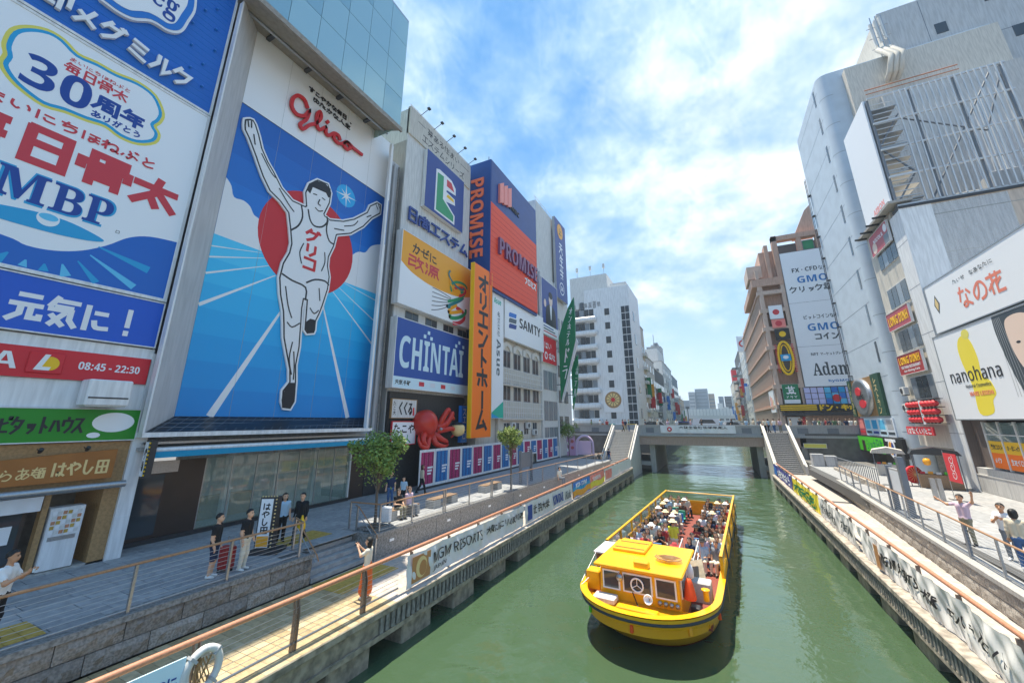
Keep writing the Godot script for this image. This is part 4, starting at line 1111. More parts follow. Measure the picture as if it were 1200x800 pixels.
	put(G.new().prism(smooth(P2([1.4, 1.5, 1.5, 3.6, 2.6, 4.4, 4.0, 4.4, 5.0, 3.6, 5.2, 1.5]), false, 3), 0.006, 0.012), "suit", "ink", o)
	put(G.new().prism(P2([2.9, 4.4, 3.7, 4.4, 3.4, 2.4, 3.2, 2.4]), 0.012, 0.016), "shirt", "sign_white", o)
	poly(o, "head", disc(3.3, 5.25, 0.68, 0.95), 0.014, 0.02, "skin_print"); poly(o, "hair", disc(3.3, 5.85, 0.72, 0.5), 0.02, 0.024, "ink")
	poly(o, "hand", disc(1.2, 4.3, 0.4, 0.55), 0.006, 0.016, "skin_print")
	for k in 3: blk(o, "caption", 0.5, 5.3 - k * 0.6, 0.35 + k * 0.36, 0.5 + k * 0.36, 0.006, 0.01, ["kana_red", "ink", "navy_sign"][k])
	o = sign_board("shop_sign", "red square sign with white marks below the portrait poster", Vector3(-18.4, 11.75, -45.5), LEFT, 4.9, 3.45, 0.3, "red", "white_paint", "sign", 0.0)
	poly(o, "mark", disc(1.1, 0.9, 0.5, 0.5), 0.0, 0.01, "sign_white"); poly(o, "mark", disc(1.1, 0.9, 0.28, 0.28), 0.01, 0.014, "red"); jp(o, "会社", Rect2(1.9, 0.5, 2.5, 0.9), 0.13, "sign_white", 0.006); jp(o, "はい", Rect2(0.5, 1.8, 2.6, 1.0), 0.14, "sign_white", 0.006)
	o = sign_board("upright_sign", "tall navy upright sign with a yellow disc at the top of the white building", Vector3(-18.4, 22.0, -51.5), LEFT, 4.8, 13.0, 0.4, "navy_sign", "grey_panel", "sign", 0.0)
	poly(o, "disc", disc(2.3, 11.3, 1.25, 1.25), 0.0, 0.02, "amber"); jp(o, "上", Rect2(1.7, 10.7, 1.2, 1.2), 0.15, "ink", 0.022)
	jp(o, "天生業", Rect2(1.5, 3.3, 1.8, 6.2), 0.22, "lightbox", 0.006, 0.0, true)
	poly(o, "ring", disc(2.3, 1.8, 1.0, 1.0), 0.0, 0.01, "lightbox"); poly(o, "ring_inner", disc(2.3, 1.8, 0.85, 0.85), 0.01, 0.014, "navy_sign"); lat(o, "24", Rect2(1.8, 1.45, 1.0, 0.7), "lightbox", 0.016, 0.006)
	# ---- green slanting boards
	hx("leaf_green", "#0d7a4f", 0.45)
	for k in 2:
		o = thing("slanted_sign", ["tall green slanting board with white lettering beside the navy upright sign", "smaller green slanting board with white lettering in front of the white apartment block"][k], "sign", Vector3([-18.2, -17.2][k], [7.3, 6.0][k], [-51.0, -53.0][k]), 0.0)
		for yy in [2.0, 7.0]: bar(o, "arm", [Vector3(-1.2, yy, -0.15), Vector3(0.3, yy, -0.15)], 0.06, "steel_grey", 6)
		var hh: float = [15.6, 8.0][k]
		var ww: float = [2.7, 1.2][k]
		put(G.new().prism(P2([0.0, 8.5, 0.7, 10.6, 1.5, 12.6, 2.4, 14.05, 2.45, 10.9, 2.35, 7.7, 1.3, 4.2, 0.0, 0.0]) if k == 0 else P2([0.0, 5.8, 0.5, 6.8, 0.98, 7.5, 0.95, 5.6, 0.8, 3.4, 0.0, 0.0]), -0.3, 0.0), "board", "leaf_green", o)
		var slant := func(q: Vector3) -> Vector3: return q + Vector3(q.y * 0.14, 0, 0)
		if k == 0:
			jp(o, "ドラ", Rect2(-0.25, 2.6, 0.9, 4.4), 0.14, "sign_white", 0.006, 0.0, true, slant); jp(o, "オンホテル", Rect2(-0.05, 7.2, 0.5, 5.4), 0.09, "sign_white", 0.006, 0.0, true, slant)
			poly(o, "white_edge", [0.05, -0.3, 0.3, -0.2, 2.7, 7.6, 2.5, 8.2], -0.3, -0.06, "white_paint")
		else: jp(o, "ホテル", Rect2(-0.15, 1.6, 0.4, 4.4), 0.07, "sign_white", 0.006, 0.0, true, slant)
	# ---- octopus restaurant
	o = sign_board("shop_sign", "cream sign with black brush lettering and a red seal over the tree", Vector3(-19.6, 4.74, -20.85), LEFT, 2.6, 1.32, 0.15, "off_white", "wood_tan", "sign", 0.04)
	jp(o, "くくる", Rect2(0.65, 0.2, 1.5, 0.95), 0.12, "ink", 0.004); jp(o, "たこ大", Rect2(0.15, 0.2, 0.3, 0.95), 0.035, "ink", 0.004, 0.0, true); blk(o, "seal", 2.2, 2.36, 0.2, 0.75, 0.0, 0.005, "red")
	o = sign_board("shop_sign", "white menu board with coloured characters left of the octopus", Vector3(-19.5, 2.95, -20.9), LEFT, 2.5, 1.6, 0.1, "lightbox", "kana_red", "sign", 0.06)
	jp(o, "たこや", Rect2(0.15, 0.75, 2.2, 0.7), 0.09, "ink", 0.004); jp(o, "大人", Rect2(0.4, 0.1, 1.6, 0.6), 0.08, "logo_green", 0.004)
	o = sign_board("upright_sign", "bright blue upright sign with white katakana beside the octopus", Vector3(-19.2, 2.82, -28.8), LEFT, 0.9, 3.0, 0.3, "mid_blue", "mid_blue", "sign", 0.0)
	jp(o, "スエヒロ", Rect2(0.18, 0.2, 0.55, 2.6), 0.06, "sign_white", 0.004, 0.0, true)
	octopus()
	# ---- hoarding of striped panels
	o = thing("hoarding", "long row of white framed panels striped alternately magenta and blue", "hoarding", Vector3(-18.5, 0.1, -22.8), LEFT)
	hx("magenta", "#b01f63", 0.5); hx("magenta_dark", "#8a174e", 0.5); hx("azure", "#1677b8", 0.5); hx("azure_dark", "#0f5a97", 0.5)
	for k in 16:
		var x := k * 1.70
		var up := 0.0 if k != 11 and k != 10 else 0.9
		var fr := blk(o, "panel", x, x + 1.66, 0.05 + up, 2.5, -0.06, 0.0, "white_paint")
		var wv := 0
		for s in 6:
			var w0: float = [0.26, 0.14, 0.30, 0.18, 0.24, 0.22][(s + k) % 6]
			blk(fr, "stripe", -0.70 + wv * 0.0 + s * 0.235, -0.70 + s * 0.235 + 0.22, -1.05 + up * 0.5, 1.05 - up * 0.5, 0.03, 0.036 + 0.002 * (s % 2), (["magenta", "magenta_dark"] if k % 2 == 0 else ["azure", "azure_dark"])[(s * s + k) % 2])
		for s in 3: blk(fr, "caption", 0.02, 0.62 - s * 0.1, -0.05 - s * 0.2, 0.07 - s * 0.2, 0.042, 0.048, "sign_white")
	blk(o, "foot_beam", 0, 27.9, -0.1, 0.04, -0.1, 0.02, "dark_metal")

func octopus() -> void:
	hx("octopus_red", "#c93325", 0.3, "soft", 1.0)
	var o := thing("octopus_sculpture", "giant glossy red octopus sculpture with curling arms over the restaurant front", "sculpture", Vector3(-19.35, 2.75, -25.1), LEFT)
	o.scale = Vector3.ONE * 0.9
	put(G.new().lathe(smooth(P2([0.0, 3.05, 0.55, 2.95, 0.95, 2.5, 1.05, 1.95, 0.9, 1.4, 0.62, 1.05, 0.55, 0.8, 0.0, 0.7]), false, 4), 24), "head", "octopus_red", o, Vector3(-0.5, -0.05, 0.15), Vector3(0, 0, 0.35))
	var arms := [
		[[-1.0, 0.9], [-1.7, 1.0], [-2.0, 0.5], [-1.6, 0.1], [-1.2, 0.3], [-1.3, 0.6]], [[-0.8, 0.8], [-1.2, 0.5], [-1.5, 0.0], [-2.1, 0.05], [-2.3, 0.5], [-2.0, 0.9]],
		[[-0.4, 0.8], [-0.2, 0.2], [0.4, 0.0], [1.2, -0.05], [2.0, 0.05]], [[0.0, 0.9], [0.5, 0.5], [1.2, 0.3], [1.7, 0.1]],
		[[0.3, 1.2], [1.0, 1.3], [1.9, 1.35], [2.5, 1.0], [2.4, 0.6]], [[0.5, 1.4], [1.2, 1.8], [1.6, 2.3], [2.2, 2.2], [2.6, 2.1]],
		[[0.5, 1.6], [0.75, 2.4], [1.1, 2.95], [1.5, 2.8], [1.4, 2.4]], [[0.3, 1.5], [0.9, 1.7], [1.3, 2.1], [1.8, 2.7], [2.1, 2.4], [1.95, 2.1]]]
	for a in arms:
		var p := PackedVector2Array()
		for q in a: p.append(Vector2(q[0], q[1]))
		p = smooth(p, false, 5)
		var pts := PackedVector3Array()
		var rad := []
		for k in p.size():
			var t := float(k) / (p.size() - 1)
			pts.append(Vector3(p[k].x, p[k].y, 0.25 + 0.5 * sin(t * PI)))
			rad.append(lerpf(0.30, 0.07, t))
		put(G.new().tube(pts, rad, 12), "arm", "octopus_red", o)
	put(G.new().lathe(P2([0.0, -0.14, 0.10, -0.09, 0.14, 0, 0.10, 0.09, 0, 0.14]), 12), "eye", "grey_panel", o, Vector3(0.25, 1.35, 0.72))
	var ball := thing("dumpling_face", "round beige ball with a painted face held by the octopus", "sculpture", Vector3(-18.6, 3.9, -27.45), LEFT)
	put(G.new().lathe(smooth(P2([0.0, -0.55, 0.4, -0.4, 0.56, 0, 0.4, 0.4, 0.0, 0.55]), false, 4), 18), "ball", "gold", ball)
	put(G.new().lathe(P2([0.0, 0.57, 0.3, 0.5, 0.45, 0.36, 0.46, 0.34]), 18), "topping", "ink", ball)

func athlete_billboard() -> void:
	# flat print in layers a few millimetres apart; the figure is a cut-out standing proud of the panel
	var o := thing("billboard", "giant blue billboard of a running athlete with raised arms before a red sun", "billboard", Vector3(-20, 4.75, -8.75), LEFT)
	blk(o, "white_panel", 0, 10.6, 15.78, 20.6, -0.25, 0.0, "lightbox")
	# printed sky, then track, each shade its own band of ink
	var inks := ["#1462ba", "#1769c1", "#1a70c8", "#1d77cf", "#217fd6"]
	for k in 5:
		hx("sky_ink%d" % k, inks[4 - k] if k < 5 else inks[0], 0.4)
	for k in 5: blk(o, "sky_band", 0, 10.6, 8.3 + k * 1.49, 8.3 + (k + 1) * 1.49 + (0.03 if k == 4 else 0.0), -0.25, 0.0, "sky_ink%d" % k)
	var lows := ["#148cd6", "#1896dc", "#1ca0e2", "#24abe8", "#2eb6ee", "#3ac1f3", "#4eccf7"]
	for k in 7:
		hx("track_ink%d" % k, lows[k], 0.4)
		blk(o, "track_band", 0, 10.6, 8.3 * k / 7.0, 8.3 * (k + 1) / 7.0, -0.25, 0.0, "track_ink%d" % k)
	put(G.new().prism(P2([0, 8.3, 0, 11.3]) + smooth(P2([0.05, 11.28, 0.3, 11.0, 0.5, 10.5, 0.95, 10.55, 1.3, 10.4, 1.55, 10.05, 1.9, 9.9, 2.3, 9.3, 2.9, 8.9, 3.5, 8.7, 4.2, 8.3]), false, 3), 0.0, 0.003), "cloud", "sign_white", o)
	put(G.new().prism(P2([10.6, 12.2]) + smooth(P2([10.6, 12.2, 9.9, 11.9, 9.3, 11.5, 8.9, 10.9, 8.3, 10.7, 7.8, 10.2, 7.4, 9.4, 6.8, 8.8, 6.2, 8.3]), false, 3) + P2([10.6, 8.3]), 0.0, 0.003), "cloud", "sign_white", o)
	blk(o, "seam", 0, 10.6, 15.74, 15.78, -0.02, 0.012, "ink")
	poly(o, "red_sun", disc(4.87, 9.85, 3.05, 3.05, 48), 0.003, 0.008, "sun_red")
	var rays := [[-0.04, 7.67, 2.25, 8.21, 0.03], [-0.05, 7.12, 2.46, 7.99, 0.04], [-0.02, 6.32, 2.73, 7.67, 0.05], [-0.0, 4.82, 3.15, 7.27, 0.08], [1.3, 0.0, 4.0, 6.0, 0.16], [10.2, 7.83, 7.28, 8.26, 0.03], [10.2, 6.4, 7.0, 7.9, 0.04], [10.2, 4.8, 6.67, 7.5, 0.06], [8.85, 0.0, 6.2, 6.4, 0.14]]
	for q in rays:
		var a := Vector2(maxf(q[0], 0.0), q[1]); var b := Vector2(q[2], q[3])
		var e := (b - a).normalized().orthogonal()
		put(G.new().prism(PackedVector2Array([a + e * q[4], a - e * q[4], b - e * q[4] * 0.3, b + e * q[4] * 0.3]), 0.0, 0.005), "track_line", "sign_white", o)
	poly(o, "star_glow", disc(6.86, 14.1, 0.75, 0.75), 0.003, 0.006, "track_ink3")
	var st := PackedVector2Array()
	for k in 16:
		var rr := 0.14 if k % 2 else (0.85 if k % 4 == 0 else 0.55)
		st.append(Vector2(6.86, 14.1) + Vector2.from_angle(TAU * k / 16.0 + 0.1) * rr)
	put(G.new().prism(st, 0.006, 0.01), "star", "sign_white", o)
	# the athlete
	var out := P2([0.15, 14.5, 0.12, 14.86, 0.27, 15.02, 0.42, 15.14, 0.63, 15.2, 0.84, 14.99, 1.11, 14.48, 1.37, 13.86, 1.76, 13.33, 2.16, 12.94, 2.7, 12.3, 3.37, 11.92, 4.06, 11.96, 3.89, 12.71, 4.06, 13.43, 4.6, 14.05, 5.43, 14.19, 5.76, 13.65, 5.75, 12.86, 5.5, 12.01, 5.82, 11.94, 6.73, 12.3, 7.52, 12.84, 8.5, 13.82, 8.7, 14.43, 9.35, 15.05, 9.85, 15.04, 9.86, 14.21, 9.13, 13.48, 8.48, 12.51, 7.52, 11.54, 6.52, 11.0, 6.43, 10.24, 6.17, 9.42, 6.19, 8.86, 6.4, 8.24, 6.39, 7.42, 6.17, 6.29, 6.04, 5.79, 5.88, 5.34, 5.9, 4.81, 5.83, 4.57, 5.31, 4.42, 5.06, 4.67, 5.02, 5.25, 4.98, 5.88, 4.95, 6.3, 4.93, 5.86, 5.0, 5.09, 5.04, 4.47, 5.1, 3.71, 5.05, 2.72, 5.18, 1.86, 5.25, 0.78, 5.03, 0.33, 4.56, 0.37, 4.36, 0.75, 4.31, 1.35, 4.61, 1.81, 4.51, 2.43, 4.18, 3.33, 3.93, 4.02, 3.81, 4.74, 3.68, 5.41, 3.38, 6.27, 3.19, 7.17, 3.26, 8.05, 3.51, 8.77, 3.55, 9.3, 3.35, 10.12, 3.12, 10.92, 2.61, 11.32, 1.97, 11.61, 1.48, 12.23, 1.09, 12.88, 0.99, 13.07, 0.48, 13.89, 0.21, 14.23])
	var z := 0.12
	put(G.new().prism(out, 0.02, z), "cut_out", "sign_white", o)
	var lines := Geometry2D.offset_polygon(out, -0.09)
	var inner := Geometry2D.offset_polygon(out, -0.17)
	var gi := G.new()
	for q in lines: gi.prism(q, z, z + 0.004)
	put(gi, "outline_ink", "ink", o)
	var gw := G.new()
	for q in inner: gw.prism(q, z + 0.004, z + 0.008)
	put(gw, "figure", "sign_white", o)
	var gl := G.new()
	var ln := [[4.33, 11.75, 4.52, 11.22, 4.84, 10.95, 5.33, 11.11, 5.64, 11.55, 5.6, 11.9], [3.9, 11.75, 4.05, 11.14, 3.88, 10.5, 3.5, 10.05], [5.69, 11.72, 5.67, 11.05, 5.95, 10.46, 6.3, 10.38], [3.42, 7.43, 4.0, 7.25, 4.85, 7.1, 4.95, 6.4], [4.87, 7.4, 5.38, 7.75, 6.01, 7.86, 6.3, 7.7], [1.3, 13.5, 1.9, 12.8, 2.2, 12.6], [6.9, 11.9, 7.6, 12.3, 7.9, 12.75], [4.1, 4.9, 4.4, 4.7, 4.8, 5.0], [5.3, 6.0, 5.6, 5.75, 5.85, 6.0], [4.75, 12.1, 5.0, 12.0, 5.25, 12.15], [4.5, 12.9, 4.72, 12.95], [5.1, 12.95, 5.3, 12.92], [4.55, 3.9, 4.5, 3.0, 4.75, 2.2], [4.35, 9.6, 4.2, 9.0, 4.4, 8.4], [5.75, 9.6, 5.85, 9.0, 5.7, 8.4], [3.7, 6.8, 4.0, 5.8, 4.3, 5.2], [5.7, 7.3, 5.85, 6.6], [4.7, 3.4, 4.85, 2.6, 4.9, 1.95], [2.5, 12.1, 3.1, 11.5, 3.5, 11.2], [6.2, 11.4, 6.9, 11.6], [8.6, 13.4, 8.95, 13.7], [0.75, 14.3, 0.9, 13.8], [0.35, 14.9, 0.45, 14.55], [0.52, 15.0, 0.58, 14.6], [9.3, 14.7, 9.5, 14.45], [9.5, 14.85, 9.68, 14.6], [4.95, 12.75, 4.88, 12.45, 5.05, 12.4]]
	for k in ln.size(): ribbon(gl, smooth(P2(ln[k]), false, 3), 0.10 if k < 5 else 0.07, z + 0.009 + k * 0.0006, 0.0)
	put(gl, "line_ink", "ink", o)
	poly(o, "hair", [4.1, 12.9, 4.14, 13.28, 4.49, 13.81, 5.12, 14.0, 5.58, 13.85, 5.66, 13.3, 5.5, 13.2, 5.3, 13.42, 4.87, 13.36, 4.4, 13.3, 4.3, 12.8], z + 0.008, z + 0.014, "ink")
	poly(o, "shoe", [4.52, 0.46, 4.42, 0.87, 4.5, 1.34, 4.68, 1.75, 5.02, 1.78, 5.12, 1.39, 5.15, 0.85, 4.95, 0.44], z + 0.008, z + 0.014, "ink")
	poly(o, "shoe", [5.2, 5.2, 5.4, 5.4, 5.7, 5.4, 5.76, 4.9, 5.66, 4.64, 5.38, 4.58, 5.18, 4.8], z + 0.008, z + 0.014, "ink")
	for k in 4: blk(o, "panel_seam", 2.1 + k * 2.1, 2.108 + k * 2.1, 0.0, 20.5, 0.0, 0.0088, "track_ink0" if false else "grey_panel")
	jp(o, "グリコ", Rect2(4.35, 8.1, 1.05, 2.6), 0.17, "sun_red", z + 0.01, 0.0, true)
	# red script
	var gs := G.new()
	var sc := [[3.30, 18.15, 3.05, 18.5, 2.65, 18.45, 2.38, 18.0, 2.4, 17.45, 2.75, 17.2, 3.2, 17.45, 3.45, 18.0, 3.35, 17.3, 3.05, 16.75, 3.25, 16.55, 3.6, 17.1, 4.0, 17.55, 4.25, 18.15, 4.15, 18.5, 3.98, 18.2, 4.05, 17.5, 4.3, 17.3, 4.65, 17.75, 4.72, 17.4, 4.95, 17.35, 5.25, 17.75, 5.6, 17.85, 5.75, 17.65], [5.6, 17.85, 5.3, 17.7, 5.35, 17.4, 5.7, 17.3, 6.1, 17.6, 6.35, 17.85, 6.6, 17.65, 6.45, 17.35, 6.15, 17.4, 6.1, 17.65, 6.35, 17.85, 6.9, 17.75, 7.6, 17.75], [4.7, 18.15, 4.75, 18.25]]
	for k in sc.size():
		gs = G.new()
		ribbon(gs, smooth(P2(sc[k]), false, 5), 0.19, 0.06 + k * 0.004, 0.14)
		put(gs, "script_lettering", "sun_red", o)
	jp(o, "すこやかな毎日、", Rect2(3.25, 19.45, 3.3, 0.36), 0.05, "ink", 0.02, 0.05)
	jp(o, "ゆたかな人生", Rect2(3.6, 18.95, 2.9, 0.36), 0.05, "ink", 0.02, 0.05)

func make_bridge() -> void:
	mk("girder", 0.46, 0.33, 0.27, 0.7, "streak", 1.2)
	mk("parapet", 0.40, 0.41, 0.42, 0.8, "streak", 1.5, 0.1)
	var b := thing("road_bridge", "flat road bridge with grey parapet and pinkish girder crossing the canal", "bridge", Vector3(0, 0, -61))
	blk(b, "deck", -60, 60, 2.3, 3.0, -15, -0.2, "asphalt")
	blk(b, "girder", -13, 9, 1.3, 2.45, -0.55, -0.1, "girder"); blk(b, "girder", -13, 9, 1.35, 2.3, -14.9, -14.5, "girder")
	for k in 22: blk(b, "girder_rib", -12.6 + k * 1.0, -12.55 + k * 1.0, 1.32, 2.42, -0.1, -0.06, "girder")
	for k in 5: blk(b, "inner_beam", -13, 9, 1.4, 2.3, -2.8 - k * 2.5, -2.4 - k * 2.5, "concrete")
	blk(b, "cornice", -60, 60, 2.45, 2.72, -0.6, 0.12, "parapet")
	for s in [[-60.0, -14.0], [-10.1, 5.0], [7.9, 60.0]]:
		blk(b, "parapet", s[0], s[1], 2.72, 3.85, -0.35, -0.1, "parapet")
		blk(b, "parapet_rail", s[0], s[1], 3.85, 3.98, -0.42, -0.02, "steel")
		var n := int((s[1] - s[0]) / 3.0)
		for k in n: blk(b, "parapet_ornament", s[0] + 1.0 + k * 3.0, s[0] + 2.1 + k * 3.0, 2.95, 3.6, -0.1, -0.06, "steel_grey")
	blk(b, "far_parapet", -60, 60, 2.7, 3.9, -15, -14.8, "parapet")
	blk(b, "pier", -8.9, -8.2, -4, 1.3, -14.5, -0.8, "concrete"); blk(b, "pier", 4.3, 5.0, -4, 1.3, -14.5, -0.8, "concrete")
	blk(b, "under_walk", -13.2, -8.9, -1.5, -1.0, -15, -0.6, "concrete"); blk(b, "under_walk", 5.0, 9.2, -1.5, -1.0, -15, -0.6, "concrete")
	for k in 3: blk(b, "road_line", -30 + k * 0.0, 30, 3.004, 3.008, -4.0 - k * 3.5, -3.85 - k * 3.5, "white_paint")
	bar(b, "lamp_post", [Vector3(-3.3, 3.0, -0.5), Vector3(-3.3, 6.2, -0.5)], 0.06, "steel_grey"); bx(b, "lamp_head", Vector3(-3.3, 6.3, -0.5), Vector3(0.45, 0.3, 0.45), "steel_grey")
	# stairs from the quays up to the bridge
	for s in [[-13.9, -10.25, "grey concrete stairs climbing from the banner quay to the bridge", 1.0], [5.0, 7.9, "wide worn stairs climbing from the sunlit quay to the bridge", -1.0]]:
		var t := thing("bridge_stairs", s[2], "stairs", Vector3(0, -1, -53.2))
		var x0: float = s[0]
		var x1: float = s[1]
		for k in 22: blk(t, "step", x0 + 0.2, x1 - 0.2, k * 0.182 - 0.3, (k + 1) * 0.182, -0.345 - k * 0.345, -k * 0.345, "granite" if s[3] < 0 else "concrete")
		for x in [x0, x1 - 0.2]:
			var g := G.new()
			g.prism(P2([0, -2.6, 7.7, -2.6, 7.7, 4.9, 0.0, 0.85]), 0, 0.2)
			put(g, "side_wall", "concrete_light", t, Vector3(x + 0.2, 0, 0), Vector3(0, PI / 2, 0)).rotation.y = PI / 2
			bar(t, "handrail", [Vector3(x + 0.1, 1.0, 0.2), Vector3(x + 0.1, 5.05, -7.7)], 0.07, "cream", 8)
	# underpass walls
	var aw := thing("abutment", "dark concrete abutment wall under the bridge behind the left stairs", "wall", Vector3(-14.6, -4, -68)); blk(aw, "wall", -0.6, 1.2, 0, 5.4, -7.5, 6.8, "concrete")
	aw = thing("abutment", "dark concrete abutment wall under the bridge behind the right stairs", "wall", Vector3(9.6, -4, -68)); blk(aw, "wall", -0.6, 1.2, 0, 5.4, -7.5, 6.8, "concrete")
	# banner
	var bn := thing("bridge_banner", "long white banner with a red cross mark tied to the bridge parapet", "banner", Vector3(-7.1, 2.9, -61.02))
	var wv := func(p: Vector3) -> Vector3: return p + Vector3(0, 0, 0.05 * sin(p.x * 2.1) + 0.03 * sin(p.x * 5.3 + p.y * 2.0))
	put(G.new().sheet(60, 4, func(u, v): return wv.call(Vector3(u * 9.3, 1.0 * v, 0.08))), "cloth", "sign_white", bn)
	poly(bn, "mark", disc(1.2, 0.5, 0.32, 0.32, 16), 0.16, 0.18, "red"); poly(bn, "mark_core", disc(1.2, 0.5, 0.15, 0.15, 12), 0.18, 0.19, "sign_white")
	jp(bn, "大阪生会社業学年周人", Rect2(2.4, 0.55, 6.0, 0.38), 0.05, "ink", 0.11, 0.0, false, wv)
	# street vehicles
	var cars := [["van", "white minivan driving across the bridge", -0.9, -66.0, 4.4, 1.9, "sign_white"], ["car", "dark blue car on the bridge beside the white minivan", -4.1, -66.4, 3.4, 1.5, "deep_blue"], ["car", "pale grey car on the bridge behind the parapet", 2.3, -66.5, 3.6, 1.45, "grey_panel"], ["car", "silver green car on the bridge near the discount store", 13.6, -66.0, 4.2, 1.45, "concrete"], ["car", "black taxi on the bridge near the pink girder end", -8.3, -67.5, 4.2, 1.45, "dark_metal"]]
	for c in cars: road_car(c[0], c[1], Vector3(c[2], 3.0, c[3]), c[4], c[5], c[6])

func road_car(kind: String, label: String, at: Vector3, ln: float, h: float, paint: String) -> void:
	var o := thing("minivan" if kind == "van" else "car", label, kind, at)
	var l := ln * 0.5
	var prof := [-l, 0.3, l, 0.3, l, h * 0.5, l * 0.62, h * 0.58, l * 0.3, h * 0.97, -l * 0.62, h * 0.97, -l * 0.92, h * 0.6, -l, h * 0.52]
	if kind == "van": prof = [-l, 0.3, l, 0.3, l, h * 0.5, l * 0.8, h * 0.6, l * 0.58, h * 0.97, -l * 0.93, h * 0.97, -l, h * 0.55]
	put(G.new().prism(P2(prof), -0.82, 0.82), "body", paint, o)
	for sd in [-1.0, 1.0]:
		var wl := G.new()
		wl.prism(P2([-l * 0.6, h * 0.62, l * 0.42, h * 0.62, l * 0.24, h * 0.9, -l * 0.5, h * 0.9]), 0.0, 0.01)
		put(wl, "side_window", "pane", o, Vector3(0, 0, 0.82 if sd > 0 else -0.83))
		for x in [-l * 0.62, l * 0.62]:
			var w := put(G.new().lathe(P2([0.0, -0.1, 0.3, -0.1, 0.33, -0.05, 0.33, 0.05, 0.3, 0.1, 0.0, 0.1]), 14), "wheel", "black", o, Vector3(x, 0.33, 0.74 * sd), Vector3(PI / 2, 0, 0))
			put(G.new().lathe(P2([0.0, 0.11, 0.18, 0.105]), 10), "rim", "steel", w)
			put(G.new().lathe(P2([0.0, -0.11, 0.18, -0.105]), 10), "rim", "steel", w)

# a plain city block: front along the canal, windows in rows on the canal side and on the near end
func city_block(called: String, label: String, side: float, x: float, z0: float, z1: float, h: float, mat: String, opts := {}) -> Node3D:
	var turn := LEFT if side < 0 else RIGHT
	var near := z0 if side < 0 else z1
	var ln := z0 - z1
	var o := thing(called, label, "building", Vector3(x, 3.0, near), turn, opts.get("group", ""))
	var dp: float = opts.get("deep", 10.0)
	blk(o, "wall", 0, ln, -0.5, h - 3.0, -dp, 0, mat)
	blk(o, "parapet_cap", -0.08, ln + 0.08, h - 3.0, h - 2.75, -dp - 0.08, 0.08, opts.get("cap", "concrete"))
	var fl: float = opts.get("floor", 3.1)
	var ww: float = opts.get("win", 1.5)
	var gap: float = opts.get("gap", 2.6)
	var nf := int((h - 4.0) / fl)
	var nc := maxi(1, int(ln / gap))
	for j in nf:
		for i in nc:
			var wx := (i + 0.5) * ln / nc - ww * 0.5
			var w := blk(o, "window", wx, wx + ww, 0.8 + j * fl, 0.8 + j * fl + fl * 0.52, 0, 0.05, opts.get("pane", "pane"))
			blk(w, "sill", -ww * 0.5 - 0.05, ww * 0.5 + 0.05, -fl * 0.30, -fl * 0.26, -0.02, 0.08, opts.get("cap", "concrete"))
	# near end (faces the bridge)
	var ex := -0.05 if side < 0 else ln + 0.0
	var ne := maxi(1, int(minf(dp, 7.0) / 3.0))
	for j in nf:
		for i in ne: blk(o, "end_window", ex, ex + 0.05, 0.9 + j * fl, 0.9 + j * fl + 1.3, -1.2 - i * 2.6 - 1.2, -1.2 - i * 2.6, opts.get("pane", "pane"))
	var rr := RandomNumberGenerator.new()
	rr.seed = int(absf(z0) * 10.0)
	for k in 4:
		var rx := rr.randf_range(0.1, 0.85) * ln
		blk(o, "roof_unit", rx, rx + minf(rr.randf_range(0.8, 2.2), ln * 0.3), h - 2.75, h - 2.75 + rr.randf_range(0.7, 2.2), -rr.randf_range(3, 5), -rr.randf_range(0.6, 2.0), ["off_white", "grey_panel", "concrete", "steel_grey"][k])
	bar(o, "aerial", [Vector3(ln * 0.4, h - 2.8, -2), Vector3(ln * 0.4, h + rr.randf_range(-1.0, 1.2), -2)], 0.05, "steel", 5)
	for k in maxi(1, int(ln / 7.0)):
		var bxp := rr.randf_range(0.1, 0.9) * ln
		var by := rr.randf_range(0.5, maxf(1.0, h - 12.0))
		blk(o, "blade_sign", bxp, bxp + 0.2, by, by + rr.randf_range(2.0, 5.0), 0.02, 0.95, ["lightbox", "red", "amber", "mid_blue", "leaf_green", "lightbox"][rr.randi() % 6])
	for k in maxi(1, int(ln / 5.0)):
		var ax := rr.randf_range(0.05, 0.9) * ln
		blk(o, "wall_unit", ax, ax + 0.8, 1.0 + k * 1.9, 1.65 + k * 1.9, 0.02, 0.35, "off_white")
	if opts.has("balcony"):
		for j in nf: blk(o, "balcony", 0.3, ln - 0.3, 0.3 + j * fl, 0.95 + j * fl, 0.05, 0.7, opts.balcony)
	return o

